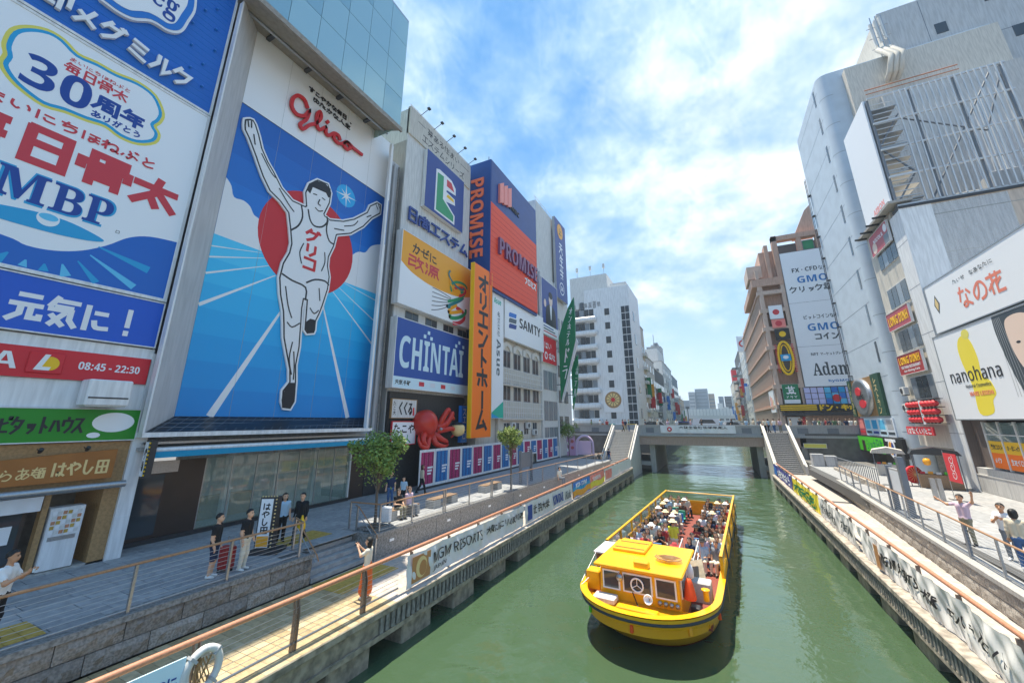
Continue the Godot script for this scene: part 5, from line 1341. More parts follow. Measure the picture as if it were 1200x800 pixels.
func make_far_city() -> void:
	mk("tan_wall", 0.50, 0.40, 0.32, 0.8, "patch", 5.0); mk("grey_wall", 0.40, 0.41, 0.42, 0.8, "streak", 4.0); mk("pale_wall", 0.66, 0.66, 0.64, 0.8, "streak", 4.0); mk("bluegrey_wall", 0.27, 0.32, 0.37, 0.8, "soft", 6.0); mk("dark_wall", 0.10, 0.115, 0.13, 0.7, "soft", 5.0)
	# white apartment block at the far bridge corner
	var a := thing("apartment_block", "tall white apartment block with curved balconies and a round wheel emblem", "building", Vector3(-13, 3, -80))
	blk(a, "wall", -9.4, 0, -0.5, 29.0, -12, 0, "white_paint"); blk(a, "wing", -13.2, -9.4, -0.5, 25.0, -12, -0.6, "white_paint")
	blk(a, "roof_house", -12.6, -4.4, 25.0, 32.4, -10, -0.4, "off_white"); blk(a, "roof_tower", -3.7, -0.4, 29.0, 29.8, -9, -0.3, "off_white")
	for j in 8:
		var y := 0.9 + j * 3.0
		var bal := G.new()
		bal.prism(smooth(P2([-13.1, 0.0, -13.1, 1.0, -8.0, 1.0, -7.2, 0.5, -7.0, 0.0]), false, 2), 0.0, 1.0)
		var bg := G.new().cbox(Vector3(-10.0, y + 0.55, 0.35), Vector3(6.2, 1.1, 1.0), 0.3)
		put(bg, "balcony", "white_paint", a)
		for i in 5: blk(a, "window", -12.7 + i * 1.05, -11.75 + i * 1.05, y + 1.25, y + 2.75, -0.02, 0.06, "pane" if (i + j) % 3 else "pane_pale")
		blk(a, "small_window", -5.2, -4.2, y + 1.1, y + 2.5, 0, 0.05, "pane")
	for j in 16:
		for i in 2: blk(a, "stair_window", -1.75 + i * 0.85, -1.0 + i * 0.85, 0.3 + j * 1.52, 1.65 + j * 1.52, 0, 0.06, "pane")
	for k in 3:
		bar(a, "antenna", [Vector3(-11 + k * 3.0, 32.4, -1), Vector3(-11 + k * 3.0, 35.0, -1)], 0.05, "steel", 5); bx(a, "antenna_panel", Vector3(-11 + k * 3.0, 34.4, -1), Vector3(0.5, 1.0, 0.3), "off_white")
	for k in 7: bx(a, "roof_plant", Vector3(-12.0 + k * 0.95, 25.6, -0.3), Vector3(0.7, 1.0 + 0.3 * (k % 3), 0.6), ["concrete", "off_white", "dark_wall"][k % 3])
	for j in 5: blk(a, "side_window", 0, 0.05, 2 + j * 5, 4 + j * 5, -5, -3.4, "pane")
	for k in 6: blk(a, "shop_front", -12.8 + k * 2.1, -10.9 + k * 2.1, 0.0, 1.0, 0.02, 0.12, ["red", "lightbox", "orange", "teal", "lightbox", "yellow"][k])
	var em := thing("wheel_emblem", "round golden wheel emblem with a red hub on the white apartment block", "sign", Vector3(-17.6, 8.6, -79.85))
	blk(em, "board", -1.9, 1.9, -2.4, 1.9, -0.1, 0.0, "sign_white"); poly(em, "rim", disc(0, 0, 1.6, 1.6, 28), 0.0, 0.08, "wood_tan"); poly(em, "field", disc(0, 0, 1.25, 1.25, 24), 0.08, 0.1, "gold"); poly(em, "hub", disc(0, 0, 0.4, 0.4, 16), 0.1, 0.13, "red")
	for k in 12: bx(em, "spoke", Vector3(cos(k * TAU / 12), sin(k * TAU / 12), 0) * 0.85 + Vector3(0, 0, 0.11), Vector3(0.9, 0.09, 0.03), "brown_panel", Vector3(0, 0, k * TAU / 12))
	# left row
	city_block("apartment_block", "cream building with cluttered balconies just past the white apartment block", -1, -13.1, -92.2, -97, 25.6, "cream", {"win": 1.3, "gap": 1.7, "balcony": "off_white"})
	city_block("office_block", "white office block with paired dark windows in the far left row", -1, -13.2, -97.2, -112, 19.5, "pale_wall", {"win": 2.2, "gap": 3.8})
	city_block("office_block", "plain grey windowless slab tower rising behind the far left row", -1, -18.6, -190, -199, 37.5, "grey_wall", {"deep": 6.2, "gap": 20.0, "win": 0.4})
	city_block("office_block", "dark glass fronted block in the far left row", -1, -13.3, -112.2, -134, 18.3, "dark_wall", {"win": 3.0, "gap": 3.4, "cap": "off_white"})
	var wt := city_block("office_block", "white block with a rooftop mast in the far left row", -1, -13.2, -134.2, -164, 23.0, "pale_wall", {"win": 2.0, "gap": 5.0})
	blk(wt, "roof_house", 4, 20, 20.2, 25.0, -7, -1.5, "off_white"); bar(wt, "mast", [Vector3(10, 25, -3), Vector3(10, 31, -3)], 0.12, "steel", 5)
	city_block("office_block", "narrow charcoal block with vertical strips in the far left row", -1, -13.2, -164.2, -190, 21.5, "bluegrey_wall", {"win": 3.0, "gap": 4.3})
	var pg := city_block("tiered_hall", "low hall with a wide tiered eave at the end of the left row", -1, -14.5, -205, -240, 15.0, "tan_wall", {"win": 3.0, "gap": 6.0})
	put(G.new().lathe(P2([6.0, 0, 6.3, 0.5, 4.0, 1.8, 3.8, 3.0, 0.0, 4.5]), 4), "eave_roof", "off_white", pg, Vector3(10, 12.2, -5.2), Vector3(0, PI / 4, 0))
	# right row past the discount store
	city_block("office_block", "white pillar fronted block with a red ring sign in the far right row", 1, 9.8, -131, -152, 27.5, "pale_wall", {"win": 1.6, "gap": 5.0})
	var fs := city_block("office_block", "block with a dark steel fire escape in the far right row", 1, 9.8, -153, -182, 27.6, "dark_wall", {"win": 2.2, "gap": 6.0})
	for k in 8: blk(fs, "landing", -0.2, 6.0, 1.0 + k * 2.9, 1.25 + k * 2.9, 0.0, 1.6, "steel_grey")
	city_block("office_block", "orange tinted block behind the fire escape in the far right row", 1, 9.6, -183, -212, 20.0, "tan_wall", {"win": 2.0, "gap": 5.0})
	var rk := city_block("office_block", "pinkish block with a red rooftop sign at the end of the right row", 1, 9.6, -213, -250, 22.5, "cream", {"win": 2.0, "gap": 6.0})
	blk(rk, "roof_sign", 30, 37.2, 19.6, 25.0, -6, 0.2, "red")
	var rs := thing("ring_sign", "white upright sign with a red ring on the far right row", "sign", Vector3(8.6, 24.0, -132))
	blk(rs, "board", -0.2, 2.6, 0, 4.6, -0.3, 0, "lightbox"); poly(rs, "ring", disc(1.2, 2.4, 1.0, 1.0, 20), 0.0, 0.04, "red"); poly(rs, "ring_core", disc(1.35, 2.4, 0.68, 0.68, 18), 0.04, 0.06, "lightbox")
	# skyline at the end of the canal
	var sky := [["pale high rise slab at the end of the canal", -20.1, -14.6, 31.0, "grey_panel", -415.0], ["tall blue grey tower with banded windows at the end of the canal", -14.4, -3.5, 34.0, "bluegrey_wall", -420.0], ["brown tower beside the banded tower at the end of the canal", -3.3, 1.8, 29.5, "tan_wall", -425.0], ["dark tower above the low white houses on the skyline", 5.5, 10.0, 28.5, "bluegrey_wall", -460.0], ["broad dark block on the right of the skyline", 10.5, 19.0, 27.5, "dark_wall", -440.0], ["dark block half hidden by the pale slab on the skyline", -26.0, -20.5, 24.0, "bluegrey_wall", -430.0]]
	for s in sky:
		var o := thing("tower_block", s[0], "building", Vector3(s[1], 3, s[5]))
		var w: float = s[2] - s[1]
		blk(o, "wall", 0, w, -0.5, s[3] - 3.0, -12, 0, s[4])
		var nf := int((s[3] - 5.0) / 3.2)
		for j in nf: blk(o, "window_band", w * 0.08, w * 0.92, 1.2 + j * 3.2, 2.7 + j * 3.2, 0, 0.08, "pane_pale" if s[4] != "dark_wall" else "pane")
	for k in 5:
		var o := thing("low_house", "small white house among the cluster below the skyline towers", "building", Vector3(-1.0 + k * 4.2, 3, -380 - 6.0 * k), 0.0, "white houses below the skyline")
		blk(o, "wall", 0, 3.9, -0.5, 10.0 + 3.0 * ((k * 2) % 3), -8, 0, "pale_wall")
		for j in 3: blk(o, "window", 0.6, 3.2, 2.0 + j * 2.8, 3.4 + j * 2.8, 0, 0.08, "pane")
	var hw := thing("elevated_road", "pale elevated roadway with a slatted barrier crossing the far canal", "bridge", Vector3(0, 8.0, -300))
	blk(hw, "deck", -80, 80, -2.0, 0, -12, 0, "concrete_light"); blk(hw, "barrier", -80, 80, 0, 4.3, -0.2, 0.0, "off_white")
	for k in 40: blk(hw, "barrier_post", -39 + k * 2.0, -38.7 + k * 2.0, 0, 4.3, 0.0, 0.12, "steel")
	blk(hw, "pier", -16, -14, -11, -2, -10, -2, "concrete"); blk(hw, "pier", 11.5, 13.5, -11, -2, -10, -2, "concrete")

func make_right_buildings() -> void:
	mk("terracotta", 0.56, 0.36, 0.27, 0.75, "streak", 2.5, 0.1); mk("tile_skin", 0.62, 0.47, 0.38, 0.7, "streak", 2.0)
	mk("tower_paint", 0.50, 0.575, 0.65, 0.5, "soft", 5.0); mk("tower_tile", 0.48, 0.51, 0.54, 0.5, "patch", 3.0)
	mk("brown_tile", 0.16, 0.125, 0.11, 0.6, "streak", 1.5); mk("slat_paint", 0.55, 0.58, 0.61, 0.5); mk("beige_wall", 0.57, 0.475, 0.395, 0.75, "streak", 3.0, 0.05); mk("conc_panel", 0.50, 0.52, 0.535, 0.75, "streak", 3.0, 0.1)
	# ---- discount store
	var d := thing("discount_store", "terracotta corner building with barred terraces and a white three part billboard", "building", Vector3(9.8, 3, -80))
	blk(d, "wall", 3.4, 14, -0.5, 30.2, -30, -0.05, "terracotta"); blk(d, "corner_wall", 0, 3.4, -0.5, 25.0, -46, -1.2, "terracotta")
	for x in [0.0, 3.3]: blk(d, "pier", x, x + 0.55, 0.5, 25.6, -1.2, 0.1, "tile_skin")
	blk(d, "pier", 3.2, 4.0, 25.6, 34.0, -1.2, 0.05, "terracotta"); blk(d, "crown_beam", 3.2, 10.4, 33.0, 33.9, -1.2, 0.05, "terracotta"); blk(d, "pier", 6.9, 7.6, 30.2, 33.0, -1.0, 0.0, "terracotta"); blk(d, "pier", 9.7, 10.4, 30.2, 33.0, -1.0, 0.0, "terracotta")
	blk(d, "crown_wall", 3.6, 10.2, 30.2, 33.0, -3.0, -2.6, "dark_wall"); put(G.new().prism(P2([7.0, 33.9, 10.2, 33.9, 10.2, 39.5, 9.3, 38.6]), -4, -1.5), "crown_gable", "terracotta", d); blk(d, "crown_window", 7.8, 9.5, 30.7, 32.6, -0.9, -0.8, "pane_pale")
	blk(d, "crown_window_edge", 7.9, 9.4, 30.85, 32.45, -0.8, -0.77, "logo_green")
	for j in 7:
		blk(d, "terrace_slab", -0.4, 3.9, 3.4 + j * 3.3, 4.1 + j * 3.3, -1.3, 0.12, "tile_skin")
	blk(d, "cornice", -1.0, 3.9, 24.8, 26.2, -20, 0.2, "terracotta"); blk(d, "raised_corner", 1.0, 3.4, 26.2, 31.6, -12, -1.0, "terracotta"); blk(d, "corner_box", -1.3, 1.0, 26.6, 29.0, -7, -0.6, "tile_skin"); blk(d, "corner_fin", 1.9, 2.5, 26.2, 32.6, -3, -0.3, "terracotta"); blk(d, "corner_fin", -0.2, 0.3, 24.0, 28.0, -0.6, 0.15, "tile_skin")
	# canal side of the store: bays of slim bars
	for j in 7:
		for i in 28: blk(d, "terrace_bar", -0.14, -0.04, 1.0 + j * 3.3, 3.6 + j * 3.3, -2.0 - i * 1.6 - 0.5, -2.0 - i * 1.6, "tile_skin")
		blk(d, "terrace_rail", -0.3, 0.0, 3.7 + j * 3.3, 4.05 + j * 3.3, -46, -1.3, "terracotta")
	blk(d, "shop_back", 0.6, 13.5, 0, 2.6, -3.0, -2.8, "shop_wall"); blk(d, "shop_canopy", 0.2, 13.4, 2.3, 2.8, -0.3, 1.4, "dark_metal")
	for k in 6: blk(d, "shop_front", 0.8 + k * 2.1, 2.6 + k * 2.1, 0.2, 2.1, -0.2, -0.1, ["lightbox", "red", "yellow", "lightbox", "kana_red", "teal"][k])
	# ---- blue grey tower with a rounded corner
	var t := thing("corner_tower", "tall blue grey tower with a rounded corner column and slim windows", "building", Vector3(15, 0, -60), RIGHT)
	blk(t, "wall", 0.0, 11.1, 3.0, 42.4, -14, 0.0, "tower_paint"); blk(t, "wall_return", 11.1, 12.0, 3.0, 42.4, -14, -0.9, "tower_paint")
	put(G.new().lathe(P2([0.915, 0.0, 0.915, 42.38, 0.0, 42.40]), 24), "corner_column", "tower_paint", t, Vector3(11.1, 0, -0.9))
	for k in 11: put(G.new().lathe(P2([0.92, 0, 0.925, 0.02, 0.92, 0.04]), 24), "column_joint", "steel_grey", t, Vector3(11.1, 3.5 + k * 3.6, -0.9))
	for j in 9: blk(t, "window", 9.7, 10.15, 10.0 + j * 3.75, 12.0 + j * 3.75, 0.0, 0.03, "pane")
	for j in 11: blk(t, "floor_joint", 0.0, 11.1, 5.0 + j * 3.6, 5.03 + j * 3.6, 0.0, 0.008, "steel_grey")
	for x in [0.12, 0.62]: bar(t, "cable", [Vector3(x, 8.9, 0.25), Vector3(x, 36.0, 0.25)], 0.04, "dark_metal", 5)
	for j in 9: blk(t, "cable_clip", 0.05, 0.7, 9.5 + j * 3.0, 9.56 + j * 3.0, 0.0, 0.3, "dark_metal")
	blk(t, "base", 0.0, 12.0, 0, 3.0, -14, -1.5, "shop_wall")
	blk(t, "near_wall", 12.0, 12.9, 3.0, 41.6, -14, -2.2, "cream"); blk(t, "near_wall_step", 12.9, 13.7, 3, 36.5, -14, -4.2, "concrete_light")
	for k in 3: bar(t, "roof_duct", [Vector3(12.6, 38.5, -5.2 - k * 0.45), Vector3(13.9, 38.8, -5.2 - k * 0.45), Vector3(14.1, 40.6, -5.6 - k * 0.45), Vector3(12.5, 43.0, -5.4 - k * 0.45)], 0.24, "cream", 10)
	bar(t, "roof_rail", [Vector3(13.7, 37.6, -10), Vector3(13.7, 37.6, -3)], 0.06, "handrail", 6); bar(t, "roof_rail", [Vector3(13.7, 37.1, -10), Vector3(13.7, 37.1, -3)], 0.05, "handrail", 6)
	for k in 2: bar(t, "wall_pipe", [Vector3(12.95, 4.0, -2.6 - k * 0.35), Vector3(12.95, 36.0, -2.6 - k * 0.35)], 0.07, "grey_panel", 6)
	for k in 4: bar(t, "sagging_cable", [Vector3(12.95, 33.5 - k * 0.9, -2.3), Vector3(13.1, 33.0 - k * 0.9, -3.6), Vector3(12.95, 33.3 - k * 0.9, -5.2)], 0.025, "dark_metal", 4)
	# ---- concrete tower behind
	var c := thing("concrete_tower", "bare grey concrete tower block with small square windows behind the louvre screen", "building", Vector3(21.6, 0, -48.5))
	blk(c, "wall", 0, 26, 0, 48.5, -16, 0, "conc_panel"); blk(c, "side_panel", -0.08, 0.0, 0, 48.3, -15.9, -0.02, "cream")
	for y in [41.6]: blk(c, "panel_joint", 0, 26, y, y + 0.06, 0.0, 0.01, "steel_grey")
	for x in [3.4, 11.0]: blk(c, "panel_joint", x, x + 0.05, 30, 48.4, 0.0, 0.01, "steel_grey")
	for q in [[4.0, 43.4], [8.0, 45.5], [4.7, 39.6], [9.0, 40.4], [12.5, 43.0], [12.8, 38.0], [6.0, 35.2], [7.0, 35.2]]: blk(c, "window", q[0], q[0] + (0.9 if q[1] > 36 else 0.5), q[1], q[1] + (1.3 if q[1] > 36 else 1.7), 0.0, 0.04, "pane")
	var an := thing("mobile_antenna", "cluster of white mobile phone antennas on the concrete tower edge", "antenna", Vector3(20.9, 40.5, -47.5))
	for k in 3: bar(an, "panel", [Vector3(k * 0.45 - 0.4, 3.0 + k * 0.3, 0), Vector3(k * 0.45 - 0.5, 6.0 + k * 0.3, 0)], 0.16, "off_white", 6); bar(an, "pole", [Vector3(k * 0.45 - 0.3, 0.5, 0.1), Vector3(k * 0.45 - 0.4, 6.8, 0.1)], 0.05, "steel", 5)
	for k in 4: bar(an, "bracket", [Vector3(-0.9, 1.2 + k * 1.4, 0.05), Vector3(0.9, 1.2 + k * 1.4, 0.05)], 0.04, "steel", 5)
	# ---- beige building with the restaurant floors
	var l := thing("restaurant_building", "beige blank walled building with a strip of restaurant windows and a white corner pillar", "building", Vector3(15, 0, -46.3), RIGHT)
	blk(l, "window_wall", 0, 5.7, 2.5, 21.4, -6, -0.12, "cream")
	blk(l, "corner_pillar", 5.7, 7.6, 0, 20.6, -6, 0.0, "white_paint")
	blk(l, "top_ledge", -0.2, 7.6, 21.3, 21.5, -1, 0.5, "concrete")
	for k in 4: blk(l, "bracket", 0.4 + k * 1.6, 0.5 + k * 1.6, 21.15, 21.3, 0.0, 0.9, "dark_metal")
	for y in [17.5, 13.85, 10.1, 6.2]:
		blk(l, "window_frame", 1.55, 5.55, y - 0.05, y + 1.78, -0.12, -0.06, "off_white")
		for i in 4: blk(l, "window", 1.62 + i * 0.98, 2.5 + i * 0.98, y, y + 1.7, -0.06, -0.03, "pane_pale" if (i + int(y)) % 3 == 0 else "pane")
	for k in 5: blk(l, "pillar_joint", 5.69, 7.61, 3.6 + k * 3.6, 3.63 + k * 3.6, 0.0, 0.006, "steel_grey")
	blk(l, "shop_back", 0, 5.7, 0, 2.5, -3, -2.8, "shop_wall")
	var bw := blk(l, "blank_wall", 7.58, 7.60, 6.0, 20.7, -30, -1.9, "beige_wall")
	bw.set_meta("label", "large blank beige wall with vent holes")
	blk(l, "lower_wall", 7.57, 7.62, 0.0, 6.0, -30, -0.05, "brown_tile"); blk(l, "pillar_return", 7.58, 7.62, 6.0, 20.7, -1.9, 0.0, "white_paint")
	blk(l, "wall_joint", 7.60, 7.612, 19.7, 19.76, -30, -1.9, "concrete"); for_joints(l)
	for k in 3: blk(l, "vent", 7.60, 7.63, 13.1 + 0.15 * k, 13.35 + 0.15 * k, -4.2 - k * 0.7, -3.9 - k * 0.7, "dark_metal")
	put(G.new().lathe(P2([0.0, 0.03, 0.3, 0.02, 0.34, 0]), 16), "vent", "dark_metal", l, Vector3(7.61, 9.6, -4.6), Vector3(0, 0, -PI / 2))
	# ---- white board and louvre screen on its roof
	var s := thing("roof_screen", "steel louvre screen with diagonal braces on the roof of the beige building", "roof screen", Vector3(15.1, 20.9, -38.8))
	for k in 18: blk(s, "slat", 1.7 + k * 0.375, 1.78 + k * 0.375, 0.2, 10.55, -0.05, 0.05, "slat_paint")
	for k in 14: blk(s, "side_slat", 8.32, 8.42, 0.2, 10.55, -0.6 - k * 0.6, -0.48 - k * 0.6, "slat_paint")
	for y in [0.1, 2.7, 5.3, 7.9, 10.45]: blk(s, "rail", 0, 8.35, y, y + 0.14, -0.2, -0.06, "slat_paint")
	for q in [[2.2, 0.2, 7.6, 10.2], [1.8, 8.2, 6.4, 5.2], [6.4, 5.2, 8.2, 10.0], [0.1, 0.3, 1.8, 3.0], [0.1, 5.8, 1.8, 3.0], [0.1, 5.8, 1.8, 8.6]]: put(G.new().tube(PackedVector3Array([Vector3(q[0], q[1], -0.5), Vector3(q[2], q[3], -0.5)]), 0.07, 6), "brace", "steel_grey", s)
	for k in 4: blk(s, "post", k * 2.7, k * 2.7 + 0.14, -0.2, 10.5, -0.55, -0.3, "steel_grey")
	for k in 20: blk(s, "stair_rung", 0.1, 1.7, 0.5 + k * 0.5, 0.56 + k * 0.5, -0.5, -0.42, "slat_paint")
	for k in 8: blk(s, "landing", 0.2, 1.9, 0.8 + k * 1.25, 0.9 + k * 1.25, -2.6, -0.6, "steel")
	bx(s, "kerb", Vector3(4.2, -0.12, -0.4), Vector3(8.6, 0.2, 1.2), "dark_metal")
	for q in [[8.0, 1.2, 2.4, 1.6], [12.0, 2.4, 4.0, 2.2], [13.4, 0.4, 3.0, 1.4], [5.2, 0.5, 1.4, 1.0]]:
		var pl := thing("roof_plant", ["grey ventilation box behind the louvre screen", "rusty steel tank frame behind the louvre screen", "low white pipework unit behind the louvre screen", "small pale cabinet behind the louvre screen"][int(q[0]) % 4 if false else [8.0, 12.0, 13.4, 5.2].find(q[0])], "roof plant", Vector3(15.1 + q[0], 20.7 + (q[1] if q[1] > 1 else 0.0) * 0.0, -42.0))
		put(G.new().cbox(Vector3(0, q[3] * 0.5 + q[1], 0), Vector3(q[2], q[3], 1.6), 0.05), "case", ["grey_panel", "handrail", "off_white", "cream"][[8.0, 12.0, 13.4, 5.2].find(q[0])], pl)
		for k in 3: bar(pl, "support", [Vector3(-q[2] * 0.4 + k * q[2] * 0.4, 0, 0.5), Vector3(-q[2] * 0.4 + k * q[2] * 0.4, q[1] + 0.05, 0.5)], 0.07, "steel_grey", 5)
	var wb := thing("blank_billboard", "tall blank white billboard panel beside the louvre screen", "billboard", Vector3(14.9, 21.4, -44.9), RIGHT)
	blk(wb, "face", 0, 5.6, 0.2, 10.2, -0.12, 0.0, "sign_white"); blk(wb, "back_frame", 0.1, 5.5, 0.2, 10.2, -0.4, -0.12, "steel"); lat(wb, "AIBON", Rect2(2.2, 0.6, 2.4, 0.5), "pink", 0.004, 0.006)
	# ---- low clinic building
	var n := thing("clinic_building", "low white fronted building with two big billboards and sloping stone wall", "building", Vector3(15, 0, -38.6), RIGHT)
	blk(n, "wall", 0.2, 18, 4.5, 13.8, -8, -0.2, "grey_panel"); blk(n, "roof", 0.2, 18, 13.8, 14.0, -8.2, 0.0, "concrete")
	blk(n, "stone_wall", -0.9, 20, 0.0, 1.52, -0.6, -0.12, "concrete_light")
	for k in 16: blk(n, "stone_slab", -0.9 + k * 1.3 + 0.01, 0.39 + k * 1.3, 0.02, 1.0, -0.12, -0.06, "concrete_light")
	blk(n, "stone_cap", -0.95, 20, 1.02, 1.1, -0.3, -0.04, "concrete_light")
	for k in 11:
		blk(n, "shop_pane", 1.75 + k * 1.55, 3.25 + k * 1.55, 1.6, 4.35, -0.3, -0.28, "glass")
		blk(n, "glazing_bar", 1.68 + k * 1.55, 1.75 + k * 1.55, 1.55, 4.4, -0.36, -0.22, "white_paint")
		blk(n, "poster_yellow", 1.78 + k * 1.55, 3.22 + k * 1.55, 2.55, 3.25, -0.27, -0.265, "yellow"); blk(n, "poster_orange", 1.78 + k * 1.55, 3.22 + k * 1.55, 1.65, 2.55, -0.27, -0.265, "orange")
	for k in 5:
		jp(n, ["開業コスト", "オーガニック", "エステ人生", "メイクコース", "はなのイイ"][k], Rect2(1.95 + k * 1.55, 2.75, 1.15, 0.3), 0.04, "ink", -0.262)
		jp(n, ["メイクを自", "生花イロ", "はやくほい", "イイネ", "日々"][k], Rect2(1.95 + k * 1.55, 1.95, 1.15, 0.34), 0.05, "sign_white", -0.262)
	blk(n, "transom", 1.7, 18, 3.6, 3.66, -0.34, -0.26, "white_paint"); blk(n, "shop_back", 1.7, 18, 1.5, 4.4, -4, -3.8, "curtain"); blk(n, "end_wall", -0.3, 1.7, 1.5, 4.5, -6, -0.5, "brown_tile")

func for_joints(l: Node3D) -> void:
	for y in [9.6, 13.2, 16.6]: blk(l, "wall_joint", 7.60, 7.608, y, y + 0.03, -30, -1.9, "cream")
	for k in 5: blk(l, "wall_joint", 7.60, 7.608, 6.0, 19.7, -6.0 - k * 3.4, -5.97 - k * 3.4, "cream")

func make_right_signs() -> void:
	hx("gmc_blue", "#1273b8", 0.45); hx("ink_grey", "#3a444c", 0.5); hx("maroon", "#a8322f", 0.5); hx("maroon_pale", "#b5505a", 0.5); hx("lantern_red", "#d8343c", 0.55); hx("lime", "#4fc51e", 0.5); hx("bark", "#9b7440", 0.6, "patch", 1.5); hx("sage", "#1f4a33", 0.5); hx("coral", "#e8836a", 0.5); hx("soft_yellow", "#f0dc3c", 0.5); hx("don_yellow", "#f4c400", 0.5)
	var o: Node3D
	# three part white billboard
	o = sign_board("billboard", "tall white billboard in three parts with blue lettering on the terracotta building", Vector3(13.75, 9.8, -79.8), 0.0, 6.7, 23.6, 0.3, "lightbox", "steel_grey", "billboard", 0.06)
	blk(o, "seam", 0.06, 6.64, 14.2, 14.24, 0.0, 0.01, "steel_grey"); blk(o, "seam", 0.06, 6.64, 6.6, 6.64, 0.0, 0.01, "steel_grey")
	lat(o, "FX · CFD", Rect2(1.4, 19.7, 3.6, 0.75), "ink_grey", 0.006, 0.02, "Droid Sans"); jp(o, "なら", Rect2(5.1, 19.65, 1.4, 0.8), 0.09, "ink_grey", 0.006)
	lat(o, "GMO", Rect2(1.9, 17.7, 4.2, 1.2), "gmc_blue", 0.006, 0.02); jp(o, "クリック証", Rect2(0.5, 16.0, 6.0, 1.2), 0.18, "ink_grey", 0.006)
	jp(o, "ビットコインなら", Rect2(1.6, 11.2, 4.9, 0.7), 0.09, "ink_grey", 0.006); lat(o, "GMO", Rect2(2.0, 9.2, 4.2, 1.2), "gmc_blue", 0.006, 0.02); jp(o, "コイン", Rect2(2.6, 7.6, 3.4, 1.1), 0.2, "ink_grey", 0.006)
	jp(o, "マーケットプレイス", Rect2(2.9, 5.0, 3.6, 0.5), 0.06, "ink_grey", 0.006); lat(o, "NFT", Rect2(1.7, 5.05, 1.0, 0.45), "ink_grey", 0.006, 0.01)
	lat(o, "Adam", Rect2(1.5, 1.8, 5.0, 2.1), "ink_grey", 0.006, 0.02, "Droid Serif"); lat(o, "byGMO", Rect2(3.3, 0.6, 2.6, 0.5), "gmc_blue", 0.006, 0.01)
	o = thing("window_grid", "grid of pale lilac windows with a blue picture under the three part billboard", "window grid", Vector3(13.5, 7.05, -79.7))
	hx("lilac", "#c3c4ee", 0.3)
	for j in 3:
		for i in 7: blk(o, "pane", i * 0.9, i * 0.9 + 0.82, j * 0.9, j * 0.9 + 0.82, -0.1, 0.0, "lilac" if i < 3 or i > 5 else ["mid_blue", "cyan", "pale_cyan"][(i + j) % 3])
	for i in 8: blk(o, "bar", i * 0.9 - 0.08, i * 0.9, -0.05, 2.7, -0.1, 0.05, "dark_metal")
	poly(o, "picture_disc", disc(4.1, 0.9, 0.55, 0.6, 18), 0.0, 0.02, "red")
	o = sign_board("shop_sign", "long black sign with yellow stripes and chunky yellow katakana", Vector3(9.7, 5.95, -79.2), 0.0, 10.2, 1.1, 0.4, "black", "dark_metal", "sign", 0.0)
	for k in 3: blk(o, "stripe", 0.1, 5.0, 0.15 + k * 0.32, 0.36 + k * 0.32, 0.0, 0.02, "don_yellow")
	jp(o, "ドン・キホ", Rect2(5.1, 0.08, 4.9, 0.94), 0.2, "don_yellow", 0.006, 0.05)
	o = sign_board("shop_sign", "green pharmacy sign with a big white kanji on the terracotta building", Vector3(10.6, 7.2, -79.75), 0.0, 2.25, 3.15, 0.25, "leaf_green", "sign_white", "sign", 0.0)
	jp(o, "薬", Rect2(0.4, 1.45, 1.45, 1.5), 0.16, "sign_white", 0.006); jp(o, "ドラマ", Rect2(0.3, 0.85, 1.6, 0.45), 0.06, "sign_white", 0.006); blk(o, "foot", 0.05, 2.2, 0.05, 0.65, 0.0, 0.008, "lightbox")
	for q in [[10.7, 21.6, 2.0, 2.4, "lightbox", "small white notice panel high on the terracotta corner"], [10.8, 20.0, 2.0, 1.5, "pink", "small pink notice panel on the terracotta corner"], [11.0, 17.9, 2.1, 1.9, "black", "black panel with a yellow face mark on the terracotta corner"]]:
		o = sign_board("shop_sign", q[5], Vector3(q[0], q[1], -79.7), 0.0, q[2], q[3], 0.2, q[4], "steel_grey", "sign", 0.0)
		poly(o, "mark", disc(q[2] * 0.5, q[3] * 0.5, 0.5, 0.5, 16), 0.0, 0.02, "don_yellow" if q[4] == "black" else "kana_red")
	# long yellow ferris wheel loop
	o = thing("loop_wheel", "long yellow oval ride wheel with red lamps on the terracotta corner", "ferris wheel", Vector3(11.85, 14.7, -79.4))
	for r in [1.0, 0.62]:
		var pts := PackedVector3Array()
		for k in 41:
			var an := TAU * k / 40.0
			pts.append(Vector3(cos(an) * r, sin(an) * (2.75 if r == 1.0 else 2.2), 0))
		put(G.new().tube(pts, 0.2 if r == 1.0 else 0.1, 8, false), "loop", "don_yellow", o)
	for k in 16:
		for s in [-1.0, 1.0]: bx(o, "lamp", Vector3(s * (1.15 + 0.05 * (k % 2)), -2.3 + k * 0.3, 0.1), Vector3(0.35, 0.12, 0.12), "red")
	blk(o, "centre_panel", -0.7, 0.7, -0.5, 0.6, -0.1, 0.15, "cyan"); poly(o, "centre_mark", disc(0, 0.1, 0.4, 0.3, 14), 0.15, 0.2, "sign_white"); blk(o, "backing", -0.9, 0.9, -2.6, 2.6, -0.3, -0.1, "brown_panel")
	o = sign_board("poster", "white and orange poster on the canal side of the terracotta store", Vector3(9.55, 5.9, -89), RIGHT, 6.5, 3.8, 0.15, "lightbox", "white_paint", "poster", 0.05)
	for k in 3: blk(o, "figure", 1.0 + k * 1.7, 1.9 + k * 1.7, 0.5, 3.0 - 0.4 * k, 0.0, 0.01, ["coral", "orange", "gold"][k])
	# tower base signs
	o = thing("round_sign", "large bark clad sign with a round steel medallion and green flanks on the tower", "sign", Vector3(14.95, 4.95, -61.2), RIGHT)
